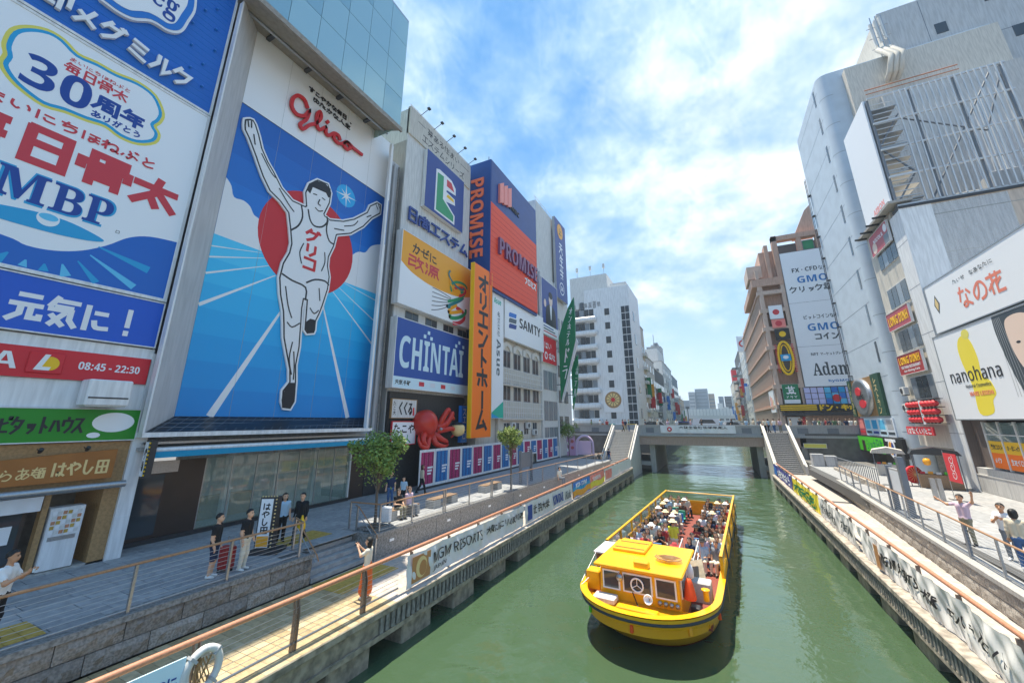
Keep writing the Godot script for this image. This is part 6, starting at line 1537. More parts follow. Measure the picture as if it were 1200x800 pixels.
	blk(o, "bark_field", 1.2, 8.2, 0, 4.0, -0.2, 0.1, "bark"); blk(o, "flank", 0, 1.2, 0, 4.1, -0.2, 0.2, "sage"); blk(o, "flank", 8.2, 10.4, 0, 4.1, -0.2, 0.2, "sage")
	put(G.new().lathe(P2([2.15, 0.0, 2.15, 0.3, 1.9, 0.4, 1.75, 0.3, 0.0, 0.28]), 32), "medallion", "steel", o, Vector3(4.7, 2.0, 0.1), Vector3(PI / 2, 0, 0)).scale = Vector3(1.35, 1, 0.92)
	poly(o, "medallion_mark", disc(4.2, 2.6, 0.9, 0.5, 14), 0.4, 0.44, "red"); poly(o, "medallion_mark", disc(5.0, 1.3, 1.1, 0.45, 14), 0.4, 0.44, "red"); lat(o, "CAPE", Rect2(3.6, 1.75, 2.2, 0.5), "ink", 0.44, 0.02)
	jp(o, "くいたおれ", Rect2(0.3, 0.2, 0.6, 3.6), 0.07, "gold", 0.205, 0.0, true); jp(o, "レストラン", Rect2(8.7, 0.2, 0.9, 3.6), 0.09, "gold", 0.205, 0.0, true)
	o = thing("poster_row", "row of five pale blue posters above the green shop sign", "posters", Vector3(14.9, 2.95, -60.6), RIGHT)
	for k in 5:
		var p := blk(o, "poster", k * 2.1, k * 2.1 + 2.0, 0, 1.8, -0.1, 0.0, ["maroon_pale", "ice", "panel_grey", "ice", "panel_grey"][k])
		bx(p, "picture", Vector3(0, 0.25, 0.055), Vector3(1.5, 0.9, 0.01), ["pink", "pale_cyan", "cyan", "pale_cyan", "grey_panel"][k]); bx(p, "caption", Vector3(0, -0.55, 0.055), Vector3(1.6, 0.25, 0.01), ["red", "ink_grey", "deep_blue", "ink", "ink_grey"][k])
	o = sign_board("shop_sign", "bright green and black shop sign with an oval badge at the foot of the tower", Vector3(14.6, 1.2, -61.0), RIGHT, 12.6, 1.7, 0.3, "black", "dark_metal", "sign", 0.0)
	blk(o, "green_field", 0.1, 8.0, 0.1, 1.6, 0.0, 0.01, "lime"); blk(o, "picture", 1.4, 2.4, 0.1, 1.2, 0.01, 0.02, "brown_panel"); jp(o, "ショホ日生", Rect2(2.8, 0.25, 5.0, 1.2), 0.12, "leaf_green", 0.012)
	poly(o, "badge", disc(10.0, 0.75, 0.85, 0.85, 22), 0.0, 0.02, "lightbox"); poly(o, "badge_core", disc(9.8, 0.75, 0.5, 0.6, 18), 0.02, 0.03, "amber"); poly(o, "badge_core", disc(10.3, 0.7, 0.3, 0.6, 18), 0.03, 0.04, "deep_blue"); blk(o, "headline", 8.6, 11.2, 1.35, 1.6, 0.0, 0.01, "lightbox")
	# restaurant signs on the beige building
	for q in [[12.05, 1.55, "maroon_pale", "faded red restaurant sign with only yellow capital letters"], [8.2, 1.68, "maroon", "deep red restaurant sign with yellow capitals and two white lines"]]:
		o = sign_board("shop_sign", q[3], Vector3(14.85, q[0], -45.7), RIGHT, 4.6, q[1], 0.15, q[2], "white_paint", "sign", 0.03)
		var low: bool = q[0] < 10.0
		lat(o, "LONG DINH", Rect2(0.35, 0.85 if low else 0.4, 3.9, 0.6 if low else 0.75), "don_yellow", 0.004, 0.02)
		if low:
			lat(o, "VIETNAM RESTAURANT", Rect2(0.5, 0.5, 3.6, 0.22), "sign_white", 0.004, 0.006); lat(o, "Bar Dining Cafe", Rect2(0.9, 0.15, 2.9, 0.24), "sign_white", 0.004, 0.006)
	o = sign_board("shop_sign", "pink top floor sign with a pale portrait disc and white letters", Vector3(14.85, 18.95, -45.1), RIGHT, 4.2, 1.9, 0.15, "maroon_pale", "white_paint", "sign", 0.03)
	poly(o, "disc", disc(0.9, 0.6, 0.5, 0.5, 18), 0.0, 0.01, "skin_print"); lat(o, "NICOLA", Rect2(0.9, 1.0, 2.2, 0.35), "sign_white", 0.004, 0.006); poly(o, "ring", disc(3.7, 1.4, 0.35, 0.35, 16), 0.0, 0.01, "sign_white"); blk(o, "side_band", 3.1, 4.15, 0.05, 0.9, 0.0, 0.008, "steel_grey")
	# lanterns
	var lan: Node3D = null
	for j in 3:
		for i in 8:
			var z := -44.5 + i * 0.58 + (0.35 if i > 3 else 0.0)
			var nm := "red paper lantern hanging in the three rows under the restaurant windows"
			o = thing("paper_lantern", nm, "lantern", Vector3(14.45, 4.55 + j * 0.58, z), 0.0, "red lanterns under the restaurant windows")
			put(G.new().lathe(P2([0.05, -0.22, 0.14, -0.2, 0.22, -0.1, 0.24, 0.02, 0.2, 0.14, 0.1, 0.21, 0.05, 0.22]), 12), "shade", "lantern_red", o)
			bx(o, "cap", Vector3(0, 0.24, 0), Vector3(0.12, 0.04, 0.12), "ink"); bx(o, "cap", Vector3(0, -0.24, 0), Vector3(0.12, 0.04, 0.12), "ink")
	o = thing("lantern_frame", "dark frame that carries the red lanterns and a white upright sign", "frame", Vector3(14.7, 3.3, -46.0), RIGHT)
	for j in 4: blk(o, "bar", 0.8, 6.4, 0.95 + j * 0.58, 1.0 + j * 0.58, -0.1, 0.3, "dark_metal")
	blk(o, "upright_sign", 3.62, 3.98, 0.9, 2.7, 0.2, 0.35, "lightbox"); jp(o, "人生大", Rect2(3.66, 1.0, 0.28, 1.6), 0.04, "ink", 0.352, 0.0, true)
	o = sign_board("shop_banner", "red and white patterned banner below the lantern rows", Vector3(14.4, 3.4, -46.0), RIGHT, 4.7, 0.62, 0.1, "lantern_red", "red", "banner", 0.0)
	jp(o, "はなくいたこ", Rect2(0.2, 0.05, 4.3, 0.5), 0.08, "sign_white", 0.004)
	ac_unit("outdoor air conditioner on the wall beside the lantern rows, upper of two", Vector3(14.95, 6.6, -45.6), RIGHT); ac_unit("outdoor air conditioner on the wall beside the lantern rows, lower of two", Vector3(14.95, 5.2, -46.0), RIGHT)
	# clinic billboards
	o = sign_board("billboard", "white billboard with coral hiragana and a diamond emblem on the clinic", Vector3(14.55, 10.25, -37.3), RIGHT, 16, 3.45, 0.35, "lightbox", "steel", "billboard", 0.07)
	put(G.new().prism(P2([0.8, 1.9, 1.15, 2.55, 1.5, 1.9, 1.15, 1.25]), 0.0, 0.01), "emblem", "ink_grey", o); put(G.new().prism(P2([0.93, 1.9, 1.15, 2.35, 1.37, 1.9, 1.15, 1.45]), 0.01, 0.016), "emblem_core", "gold", o)
	jp(o, "なの花", Rect2(3.6, 0.85, 4.6, 1.45), 0.17, "coral", 0.006); jp(o, "たいせつなあなたに", Rect2(3.6, 2.55, 4.2, 0.32), 0.035, "ink_grey", 0.006)
	o = sign_board("billboard", "white billboard with thin black lettering over a soft yellow flower shape", Vector3(14.5, 4.5, -37.9), RIGHT, 16, 5.65, 0.35, "lightbox", "steel", "billboard", 0.07)
	put(G.new().prism(smooth(P2([3.0, 0.4, 3.1, 2.0, 2.75, 3.4, 2.7, 4.4, 3.1, 5.0, 3.8, 5.1, 4.3, 4.6, 4.5, 3.6, 4.4, 2.6, 5.0, 2.2, 5.2, 1.5, 4.7, 1.1, 4.4, 0.4]), true, 4), 0.0, 0.006), "yellow_shape", "soft_yellow", o)
	poly(o, "yellow_leaf", disc(3.95, 5.15, 0.42, 0.3, 16), 0.006, 0.009, "lemon")
	lat(o, "nanohana", Rect2(0.9, 2.35, 5.4, 0.85), "ink", 0.012, 0.008, "Droid Sans", 400); lat(o, "Natural Cosmetics", Rect2(2.4, 1.95, 2.6, 0.22), "ink_grey", 0.012, 0.006, "Droid Sans", 400); lat(o, "MAKE LESSON", Rect2(2.6, 1.45, 2.4, 0.25), "coral", 0.012, 0.006)
	put(G.new().prism(smooth(P2([6.85, 5.55, 6.8, 4.6, 7.0, 3.2, 7.3, 2.0, 7.7, 1.1, 8.2, 0.6, 8.6, 0.9, 9.9, 0.6, 10.6, 1.6, 10.8, 3.4, 10.6, 5.55]), false, 4), 0.0, 0.006), "dark_hair_shape", "ink_grey", o)
	put(G.new().prism(smooth(P2([7.75, 5.0, 7.7, 3.9, 7.95, 2.9, 8.5, 2.1, 9.1, 1.9, 9.7, 2.3, 10.0, 3.4, 9.95, 4.6, 9.4, 5.2, 8.4, 5.3]), true, 4), 0.006, 0.012), "face_shape", "skin_print", o)
	for x in [8.35, 9.35]: poly(o, "eye_shape", disc(x, 3.9, 0.17, 0.07, 12), 0.012, 0.016, "ink"); 
	poly(o, "lip_shape", disc(8.85, 2.65, 0.24, 0.09, 12), 0.012, 0.016, "coral")
	for k in 5:
		var hs := PackedVector2Array()
		for j in 8: hs.append(Vector2(6.95 + k * 0.13 + j * 0.06 * (k * 0.3), 5.4 - j * 0.6))
		var hg := G.new()
		ribbon(hg, hs, 0.03, 0.007, 0.0)
		put(hg, "hair_strand", "grey_panel", o)

func tree(label: String, at: Vector3, h: float, crown: Vector3, centre: Vector3, leaves: int, leaf: String, sd: int) -> void:
	var o := thing("young_tree", label, "tree", at)
	var r := RandomNumberGenerator.new()
	r.seed = sd
	var top := centre.y + crown.y * 0.35
	put(G.new().tube(PackedVector3Array([Vector3.ZERO, Vector3(0.02, h * 0.4, 0.01), Vector3(-0.02, h, 0), Vector3(0, top, 0)]), [0.075, 0.06, 0.05, 0.02], 8), "trunk", "bark_grey", o)
	var limbs := G.new()
	var ends: Array[Vector3] = []
	for k in 22:
		var y := lerpf(h * 0.75, top, r.randf())
		var d := Vector3(r.randf_range(-1, 1), r.randf_range(-0.2, 0.9), r.randf_range(-1, 1)).normalized()
		var e := centre + d * crown * r.randf_range(0.45, 1.12)
		limbs.tube(PackedVector3Array([Vector3(0, y * 0.85, 0), (Vector3(0, y, 0) + e) * 0.5 + Vector3(0, 0.06, 0), e]), [0.022, 0.013, 0.005], 5, false)
		ends.append(e)
	put(limbs, "limbs", "bark_grey", o)
	var g := G.new()
	for k in leaves:
		var e := ends[r.randi() % ends.size()]
		var p := e + Vector3(r.randfn(), r.randfn(), r.randfn()) * crown * Vector3(0.17, 0.14, 0.17)
		if r.randf() < 0.12: p = centre + Vector3(r.randfn(), r.randfn(), r.randfn()) * crown * 0.36
		var q := (p - centre) / crown
		if q.length() > 1.0 + 0.35 * sin(q.x * 5.0 + q.y * 4.0) * cos(q.z * 4.0): continue
		var d := Vector3(r.randf_range(-1, 1), r.randf_range(-0.9, 0.3), r.randf_range(-1, 1)).normalized()
		var s := d.cross(Vector3(r.randf_range(-1, 1), r.randf_range(-1, 1), r.randf_range(-1, 1))).normalized()
		var ln := r.randf_range(0.10, 0.18)
		var t := r.randf_range(0.55, 1.5)
		g.tint = Color(t, t * r.randf_range(0.95, 1.05), t * 0.9)
		g.quad(p, p + d * ln * 0.5 + s * ln * 0.28, p + d * ln, p + d * ln * 0.5 - s * ln * 0.28)
	put(g, "crown", leaf, o)

func cloth_banner(label: String, at: Vector3, turn: float, w: float, h: float, mat: String, amp: float, sd: float) -> Array:
	var o := thing("banner", label, "banner", at, turn)
	var warp := func(p: Vector3) -> Vector3:
		var v := clampf(p.y / h, 0, 1)
		var u := p.x
		var z := amp * (0.5 * sin(u * 1.7 + sd) + 0.35 * sin(u * 3.9 + v * 3.0 + sd * 2.0) + 0.3 * sin(u * 7.3 - v * 5.0 + sd) * (0.4 + 0.6 * v) + 0.22 * sin(u * 12.7 + v * 9.0))
		var sag := amp * 0.45 * (absf(sin(u * 1.3 + sd)) - 0.5) * lerpf(-0.7, 1.0, v)
		return Vector3(p.x, p.y - sag * 0.6, p.z + z * (0.55 + 0.45 * sin(v * PI)))
	put(G.new().sheet(int(w * 14), 16, func(u, v): return warp.call(Vector3(u * w, v * h, 0.0))), "cloth", mat, o)
	return [o, warp]

func make_promenade_things() -> void:
	mk("bark_grey", 0.17, 0.135, 0.10, 0.85, "stain", 0.4)
	for q in [["leaf", 0.23, 0.34, 0.075], ["leaf_light", 0.24, 0.31, 0.07]]:
		var m := mk(q[0], q[1], q[2], q[3], 0.55)
		m.vertex_color_use_as_albedo = true
		m.backlight_enabled = true
		m.backlight = Color(0.25, 0.40, 0.06)
	mk("banner_white", 0.72, 0.71, 0.69, 0.6)
	mk("timber", 0.30, 0.19, 0.11, 0.7, "patch", 0.5); hx("bronze", "#b98350", 0.5); hx("denim", "#3f5f8e", 0.8, "fine", 0.2); hx("orange_cloth", "#e2591f", 0.7)
	tree("young leafy street tree in full green leaf beside the stone stairs", Vector3(-13.75, 0, -14.15), 1.5, Vector3(1.15, 1.35, 1.15), Vector3(-0.05, 2.85, 0), 6500, "leaf", 5)
	tree("small round pale green street tree beside the striped hoarding", Vector3(-13.1, 0, -26.0), 2.0, Vector3(0.85, 0.98, 0.85), Vector3(0, 3.25, 0), 5200, "leaf_light", 9)
	tree("low dark green shrub tree by the white pipe of the narrow building", Vector3(-18.0, 0, -53.0), 1.0, Vector3(1.3, 1.5, 1.2), Vector3(0, 3.0, 0), 3500, "leaf", 14)
	var pit := thing("tree_pit", "square earth tree pit with a stone rim at the foot of the leafy tree", "planter", Vector3(-13.95, 0.02, -14.4))
	for s in [-1.0, 1.0]:
		bx(pit, "rim", Vector3(s * 0.5, 0.03, 0), Vector3(0.1, 0.08, 1.1), "granite"); bx(pit, "rim", Vector3(0, 0.03, s * 0.5), Vector3(0.9, 0.08, 0.1), "granite")
	bx(pit, "soil", Vector3(0, 0.0, 0), Vector3(0.9, 0.04, 0.9), "bark_grey")
	# benches
	var bl := ["stone and timber bench with two people and a white suitcase", "empty stone and timber bench between the two railing posts", "empty stone and timber bench near the small round tree"]
	var bz := [-15.4, -18.7, -24.0]
	for k in 3:
		var b := thing("bench", bl[k], "bench", Vector3(-14.15 + k * 0.1, 0, bz[k]), LEFT)
		for x in [0.0, 1.65]: put(G.new().cbox(Vector3(x + 0.3, 0.2, -0.3), Vector3(0.6, 0.40, 0.62), 0.02), "block", "concrete", b)
		for j in 4: put(G.new().cbox(Vector3(1.12, 0.425, -0.07 - j * 0.15), Vector3(2.2, 0.045, 0.13), 0.006), "slat", "timber", b)
	# suitcases
	for q in [["white hard shell suitcase standing by the bench", Vector3(-14.05, 0, -15.15), "sign_white"], ["dark red suitcase standing between two men in black shirts", Vector3(-14.3, 0, -8.45), "maroon"]]:
		var s := thing("suitcase", q[0], "suitcase", q[1], 0.4)
		put(G.new().cbox(Vector3(0, 0.40, 0), Vector3(0.44, 0.66, 0.26), 0.05), "shell", q[2], s)
		for k in 4: bx(s, "rib", Vector3(-0.15 + k * 0.1, 0.40, 0.133), Vector3(0.02, 0.5, 0.01), q[2])
		bar(s, "handle", [Vector3(-0.1, 0.72, -0.08), Vector3(-0.1, 0.98, -0.08), Vector3(0.1, 0.98, -0.08), Vector3(0.1, 0.72, -0.08)], 0.012, "steel", 6)
		for k in 4: put(G.new().lathe(P2([0.0, -0.015, 0.035, -0.015, 0.035, 0.015, 0, 0.015]), 8), "wheel", "black", s, Vector3(-0.16 if k % 2 else 0.16, 0.036, -0.08 if k < 2 else 0.08), Vector3(0, 0, PI / 2))
	# light bulb stand sign
	var st := thing("stand_sign", "black stand sign with white lettered face and bulb lined edges on the promenade", "sign", Vector3(-15.1, 0, -10.2), 0.55)
	bx(st, "base", Vector3(0.1, 0.06, 0), Vector3(1.0, 0.12, 0.8), "dark_metal"); bx(st, "cabinet", Vector3(0, 0.98, 0), Vector3(0.62, 1.72, 0.3), "dark_metal"); bx(st, "face", Vector3(-0.06, 0.98, 0.155), Vector3(0.42, 1.6, 0.012), "lightbox")
	jp(st, "はやし田", Rect2(-0.2, 0.62, 0.28, 1.05), 0.04, "ink", 0.163, 0.0, true); bx(st, "picture", Vector3(-0.06, 0.38, 0.164), Vector3(0.4, 0.34, 0.008), "amber")
	for k in 14:
		put(G.new().lathe(P2([0.028, 0, 0.024, 0.03, 0.0, 0.042]), 8), "bulb", "gold", st, Vector3(0.255, 0.2 + k * 0.12, 0.15), Vector3(PI / 2, 0, 0))
	for k in 6: put(G.new().lathe(P2([0.028, 0, 0.024, 0.03, 0.0, 0.042]), 8), "bulb", "gold", st, Vector3(-0.27 + k * 0.1, 1.84, 0.1))
	# steel posts with board on the left bank
	var gp := thing("notice_board", "pair of dark steel posts carrying a low notice board near the round tree", "notice board", Vector3(-13.5, 0, -28.3), LEFT)
	for x in [0.0, 1.95]: blk(gp, "post", x, x + 0.16, 0, 2.35, -0.1, 0.1, "steel_grey")
	blk(gp, "board", 0.16, 1.95, 1.1, 2.2, -0.03, 0.03, "steel_grey")
	# lifebuoy and white board on the near railing
	var lb := thing("lifebuoy", "white lifebuoy with a coil of rope hung on the salmon railing", "lifebuoy", Vector3(-9.98, -0.36, -5.78), LEFT)
	var ring := PackedVector3Array()
	for k in 33: ring.append(Vector3(cos(TAU * k / 32.0) * 0.31, sin(TAU * k / 32.0) * 0.36, 0))
	put(G.new().tube(ring, 0.075, 12, false), "ring", "off_white", lb)
	for k in 4: put(G.new().box(Vector3(cos(PI / 4 + k * PI / 2) * 0.31, sin(PI / 4 + k * PI / 2) * 0.36, 0), Vector3(0.05, 0.17, 0.165), Basis(Vector3.BACK, PI / 4 + k * PI / 2 + PI / 2)), "band", "grey_panel", lb)
	for k in 9:
		var rp := PackedVector3Array()
		for j in 9: rp.append(Vector3(-0.14 + k * 0.03 + 0.03 * sin(j * 0.9 + k), 0.22 - j * 0.055, 0.02 + 0.02 * cos(k * 1.7 + j)))
		put(G.new().tube(rp, 0.012, 5, false), "rope", "wood_tan", lb)
	var nb := thing("notice_board", "pale blue notice plate with dark writing beside the lifebuoy", "sign", Vector3(-9.99, -0.62, -4.1), LEFT)
	blk(nb, "plate", 0, 1.35, 0, 0.62, -0.03, 0.0, "ice"); jp(nb, "大人いきのに", Rect2(0.15, 0.2, 1.1, 0.2), 0.03, "deep_blue", 0.003)
	# ---- banners, left bank
	var r := cloth_banner("wrinkled white banner with a bronze square and black capital lettering", Vector3(-9.98, -0.93, -11.9), LEFT, 9.4, 1.0, "banner_white", 0.10, 0.4)
	var o: Node3D = r[0]
	blk(o, "bronze_square", 0.25, 1.25, 0.1, 0.9, 0.05, 0.058, "bronze")
	poly(o, "square_mark", disc(0.75, 0.5, 0.3, 0.33, 18), 0.058, 0.064, "gold"); poly(o, "square_mark", disc(0.82, 0.46, 0.2, 0.24, 16), 0.064, 0.07, "bronze")
	lat(o, "MGM RESORTS", Rect2(1.4, 0.42, 3.5, 0.36), "ink", 0.04, 0.006, "Droid Sans", 400, r[1]); lat(o, "JAPAN", Rect2(1.4, 0.14, 0.95, 0.17), "ink", 0.04, 0.006, "Droid Sans", 400, r[1])
	jp(o, "・大阪にほこりのまちの花", Rect2(5.1, 0.42, 4.1, 0.36), 0.045, "ink", 0.04, 0.0, false, r[1])
	r = cloth_banner("white banner with a navy university badge, black kanji and navy capitals", Vector3(-9.98, -0.95, -21.5), LEFT, 8.2, 1.05, "banner_white", 0.06, 2.0)
	o = r[0]
	blk(o, "badge", 0.3, 0.9, 0.15, 0.9, 0.04, 0.05, "deep_blue"); jp(o, "近畿大学", Rect2(1.1, 0.3, 2.4, 0.5), 0.06, "ink", 0.045, 0.0, false, r[1])
	lat(o, "KINDAI", Rect2(4.3, 0.25, 1.9, 0.55), "deep_blue", 0.045, 0.008, "Droid Sans", 700, r[1]); lat(o, "Kinki", Rect2(6.6, 0.25, 1.2, 0.5), "ink_grey", 0.045, 0.008, "Droid Serif", 400, r[1])
	r = cloth_banner("banner with a blue sky, orange foot and white letters on the quay railing", Vector3(-9.98, -0.95, -29.9), LEFT, 4.5, 1.05, "mid_blue", 0.05, 1.1)
	o = r[0]
	put(G.new().sheet(40, 4, func(u, v): return (r[1] as Callable).call(Vector3(u * 4.5, 0.02 + v * 0.42 + 0.08 * sin(u * 9.0), 0.012))), "orange_foot", "amber", o)
	put(G.new().sheet(40, 4, func(u, v): return (r[1] as Callable).call(Vector3(u * 4.5, 0.42 + v * 0.25 + 0.08 * sin(u * 9.0), 0.010))), "teal_band", "cyan", o)
	lat(o, "KIX-ITM", Rect2(0.5, 0.66, 2.9, 0.28), "sign_white", 0.05, 0.008, "Droid Sans", 700, r[1])
	r = cloth_banner("banner in pink, yellow and lime colours on the quay railing", Vector3(-9.98, -0.95, -34.5), LEFT, 4.7, 1.05, "pink", 0.05, 0.2)
	o = r[0]
	put(G.new().sheet(40, 4, func(u, v): return (r[1] as Callable).call(Vector3(u * 4.7, 0.02 + v * 0.45 + 0.1 * sin(u * 7.0), 0.012))), "lime_foot", "soft_yellow", o)
	lat(o, "SUMMER", Rect2(0.6, 0.55, 2.6, 0.3), "sign_white", 0.05, 0.008, "Droid Sans", 700, r[1])
	r = cloth_banner("pale banner with washed pink print below the bridge stairs", Vector3(-9.98, -0.95, -39.4), LEFT, 6.5, 1.05, "banner_white", 0.06, 3.0)
	o = r[0]
	put(G.new().sheet(24, 6, func(u, v): return (r[1] as Callable).call(Vector3(0.4 + u * 2.4, 0.1 + v * 0.8, 0.012))), "pink_print", "pink", o)
	r = cloth_banner("plain white banner strip rising to the left bridge stairs", Vector3(-9.98, -0.95, -46.1), LEFT, 6.3, 1.05, "banner_white", 0.06, 4.0)
	# ---- banners, right bank (read towards the camera, so the far end comes first)
	r = cloth_banner("long crumpled white banner with bold black lettering beside the sunlit walkway", Vector3(4.98, -0.98, -21.6), RIGHT, 8.6, 1.06, "banner_white", 0.12, 0.9)
	o = r[0]
	blk(o, "bronze_square", 0.1, 0.55, 0.1, 0.9, 0.1, 0.108, "bronze")
	lat(o, "MGM RESORTS", Rect2(0.8, 0.42, 2.7, 0.32), "ink", 0.05, 0.006, "Droid Sans", 700, r[1])
	jp(o, "・大阪、セントラルメント", Rect2(3.8, 0.38, 4.4, 0.34), 0.05, "ink", 0.05, 0.0, false, r[1])
	r = cloth_banner("white banner with blurred grey lettering between the long banner and the yellow one", Vector3(4.98, -0.98, -31.2), RIGHT, 7.2, 1.06, "banner_white", 0.10, 2.2)
	jp(r[0], "大阪生花学近年日会社", Rect2(0.6, 0.3, 3.4, 0.5), 0.05, "ink_grey", 0.05, 0.0, false, r[1])
	lat(r[0], "TOGETHER", Rect2(4.4, 0.35, 2.2, 0.34), "ink_grey", 0.05, 0.006, "Droid Sans", 700, r[1])
	r = cloth_banner("short white banner end folded over the quay railing", Vector3(4.98, -0.98, -23.9), RIGHT, 2.2, 1.06, "banner_white", 0.12, 5.2)
	r = cloth_banner("bright yellow banner with green kanji on the right quay railing", Vector3(4.98, -0.98, -40.6), RIGHT, 9.2, 1.06, "soft_yellow", 0.09, 1.3)
	jp(r[0], "大花天田生", Rect2(0.7, 0.15, 7.6, 0.75), 0.13, "leaf_green", 0.05, 0.0, false, r[1])
	r = cloth_banner("purple and blue banner with white lettering below the right bridge stairs", Vector3(4.98, -0.98, -52.6), RIGHT, 11.4, 1.06, "violet_blue", 0.06, 0.6)
	jp(r[0], "水生大学会日", Rect2(3.0, 0.2, 7.6, 0.7), 0.12, "sign_white", 0.05, 0.0, false, r[1]); blk(r[0], "blue_square", 0.6, 2.6, 0.15, 0.85, 0.06, 0.07, "mid_blue")
	# ---- right bank street furniture
	var mb := thing("map_board", "tall dark grey steel frame with an information panel by the wire fence", "notice board", Vector3(7.95, 0, -29.1), RIGHT)
	for x in [0.0, 1.7]: blk(mb, "post", x, x + (0.3 if x > 0 else 0.16), 0, 2.75 if x > 0 else 2.2, -0.12, 0.12, "steel_grey")
	blk(mb, "panel", 0.16, 1.7, 0.9, 2.1, -0.05, 0.05, "grey_panel"); blk(mb, "panel_map", 0.3, 1.55, 1.0, 2.0, 0.05, 0.056, "panel_grey"); blk(mb, "foot_plate", -0.1, 2.1, 0, 0.03, -0.3, 0.3, "steel_grey")
	var bo := thing("bollard_gate", "pair of stainless posts standing on the sunlit promenade", "bollard", Vector3(10.9, 0, -33.4))
	for x in [0.0, 0.28]: blk(bo, "post", x, x + 0.2, 0, 1.2, -0.1, 0.1, "steel")
	var fl := thing("flag_banner", "red upright shop banner with white swirls on a pole", "banner", Vector3(12.0, 0.0, -34.0), RIGHT)
	blk(fl, "cloth", 0, 1.45, 1.05, 2.62, -0.01, 0.01, "lantern_red"); bar(fl, "pole", [Vector3(-0.03, 0, 0), Vector3(-0.03, 2.75, 0)], 0.02, "steel", 6)
	for k in 3:
		var sw := PackedVector2Array()
		for j in 14: sw.append(Vector2(0.75, 1.45 + k * 0.42) + Vector2.from_angle(j * 0.55) * (0.06 + j * 0.018))
		var gg := G.new()
		ribbon(gg, sw, 0.045, 0.012 + k * 0.001, 0.0)
		put(gg, "swirl", "sign_white", fl)
	blk(fl, "base", -0.25, 0.2, 0, 0.08, -0.2, 0.2, "concrete")
	var dr := thing("round_board", "large round red shop board with gold ribs on a stand", "sign", Vector3(12.3, 0.0, -40.0), 0.4)
	put(G.new().lathe(P2([0.0, 0.12, 0.5, 0.1, 0.6, 0.04, 0.6, -0.04, 0.5, -0.1, 0.0, -0.12]), 24), "disc", "red", dr, Vector3(0, 0.75, 0), Vector3(PI / 2, 0, 0))
	for k in 8: bx(dr, "rib", Vector3(cos(k * PI / 8) * 0.0, 0.75, 0.11), Vector3(1.0, 0.02, 0.02), "gold", Vector3(0, 0, k * PI / 8))
	for x in [-0.3, 0.3]: bar(dr, "stand", [Vector3(x, 0, 0), Vector3(x, 0.6, 0)], 0.025, "dark_metal", 5)
	stall("cream canopied market stall below the green shop sign", Vector3(12.9, 0, -46.5), 1.9, "cream", 1.8)
	stall("dark timber snack stall with an amber lamp by the red banner", Vector3(13.4, 0, -39.4), 2.2, "dark_metal", 2.2)
	var am := thing("amber_lantern", "round amber lantern hanging at the dark timber stall", "lantern", Vector3(12.7, 1.75, -38.6)); put(G.new().lathe(P2([0.0, -0.25, 0.16, -0.2, 0.22, 0, 0.16, 0.2, 0.0, 0.25]), 14), "shade", "amber", am); bx(am, "cap", Vector3(0, 0.26, 0), Vector3(0.12, 0.04, 0.12), "ink")
	# ramp and second low wall near the right stairs
	var rp2 := thing("ramp_wall", "low weathered parapet wall with grey bars beside the ramp to the right quay", "wall", Vector3(9.3, 0, -36), 0.0)
	for k in 9: put(G.new().cbox(Vector3(k * 0.05, 0.15 - k * 0.02, -0.75 - k * 1.5), Vector3(0.35, 0.5, 1.48), 0.03), "block", "weathered", rp2)
	for k in 26: bx(rp2, "bar", Vector3(k * 0.017, 0.85 - k * 0.007, -0.3 - k * 0.52), Vector3(0.04, 1.0, 0.05), "steel_grey")
	bar(rp2, "rail", [Vector3(0, 1.35, 0), Vector3(0.45, 1.17, -13.6)], 0.035, "steel", 6)
	var gb := thing("grey_cabinets", "pair of grey steel utility cabinets at the foot of the bridge", "cabinet", Vector3(8.9, -0.3, -52.5), 0.1)
	for k in 2: put(G.new().cbox(Vector3(k * 1.1, 0.75, 0), Vector3(1.0, 1.5 - 0.3 * k, 0.7), 0.03), "cabinet", "grey_panel", gb)
	var ys := sign_board("bridge_sign", "small yellow and white sign hanging under the bridge edge", Vector3(9.2, 1.3, -60.85), 0.0, 2.3, 0.55, 0.1, "lemon", "white_paint", "sign", 0.05)
	# pink flower arch at the end of the left promenade
	var fa := thing("flower_arch", "pink and lilac printed arch tent at the end of the left promenade", "tent", Vector3(-17.6, -0.2, -55.8), 0.35)
	hx("lilac_pink", "#c79ac0", 0.6); hx("lilac_pale", "#d9c0dc", 0.6)
	blk(fa, "panel", -2.6, -0.4, 0, 2.7, -0.1, 0.0, "lilac_pink"); for k in 7: poly(fa, "blossom", disc(-2.2 + (k % 3) * 0.7, 0.6 + k * 0.28, 0.22, 0.22, 10), 0.0, 0.02 + 0.004 * k, ["pink", "sign_white", "maroon_pale"][k % 3])
	var ap := PackedVector3Array()
	for k in 17: ap.append(Vector3(0.9 - cos(PI * k / 16.0) * 1.15, 1.5 + sin(PI * k / 16.0) * 1.2, -0.2))
	put(G.new().tube(PackedVector3Array([Vector3(-0.25, 0, -0.2)]) + ap + PackedVector3Array([Vector3(2.05, 0, -0.2)]), 0.17, 8), "arch", "lilac_pale", fa)
	blk(fa, "back", 0.0, 1.9, 0, 2.0, -1.6, -1.5, "lilac_pale")

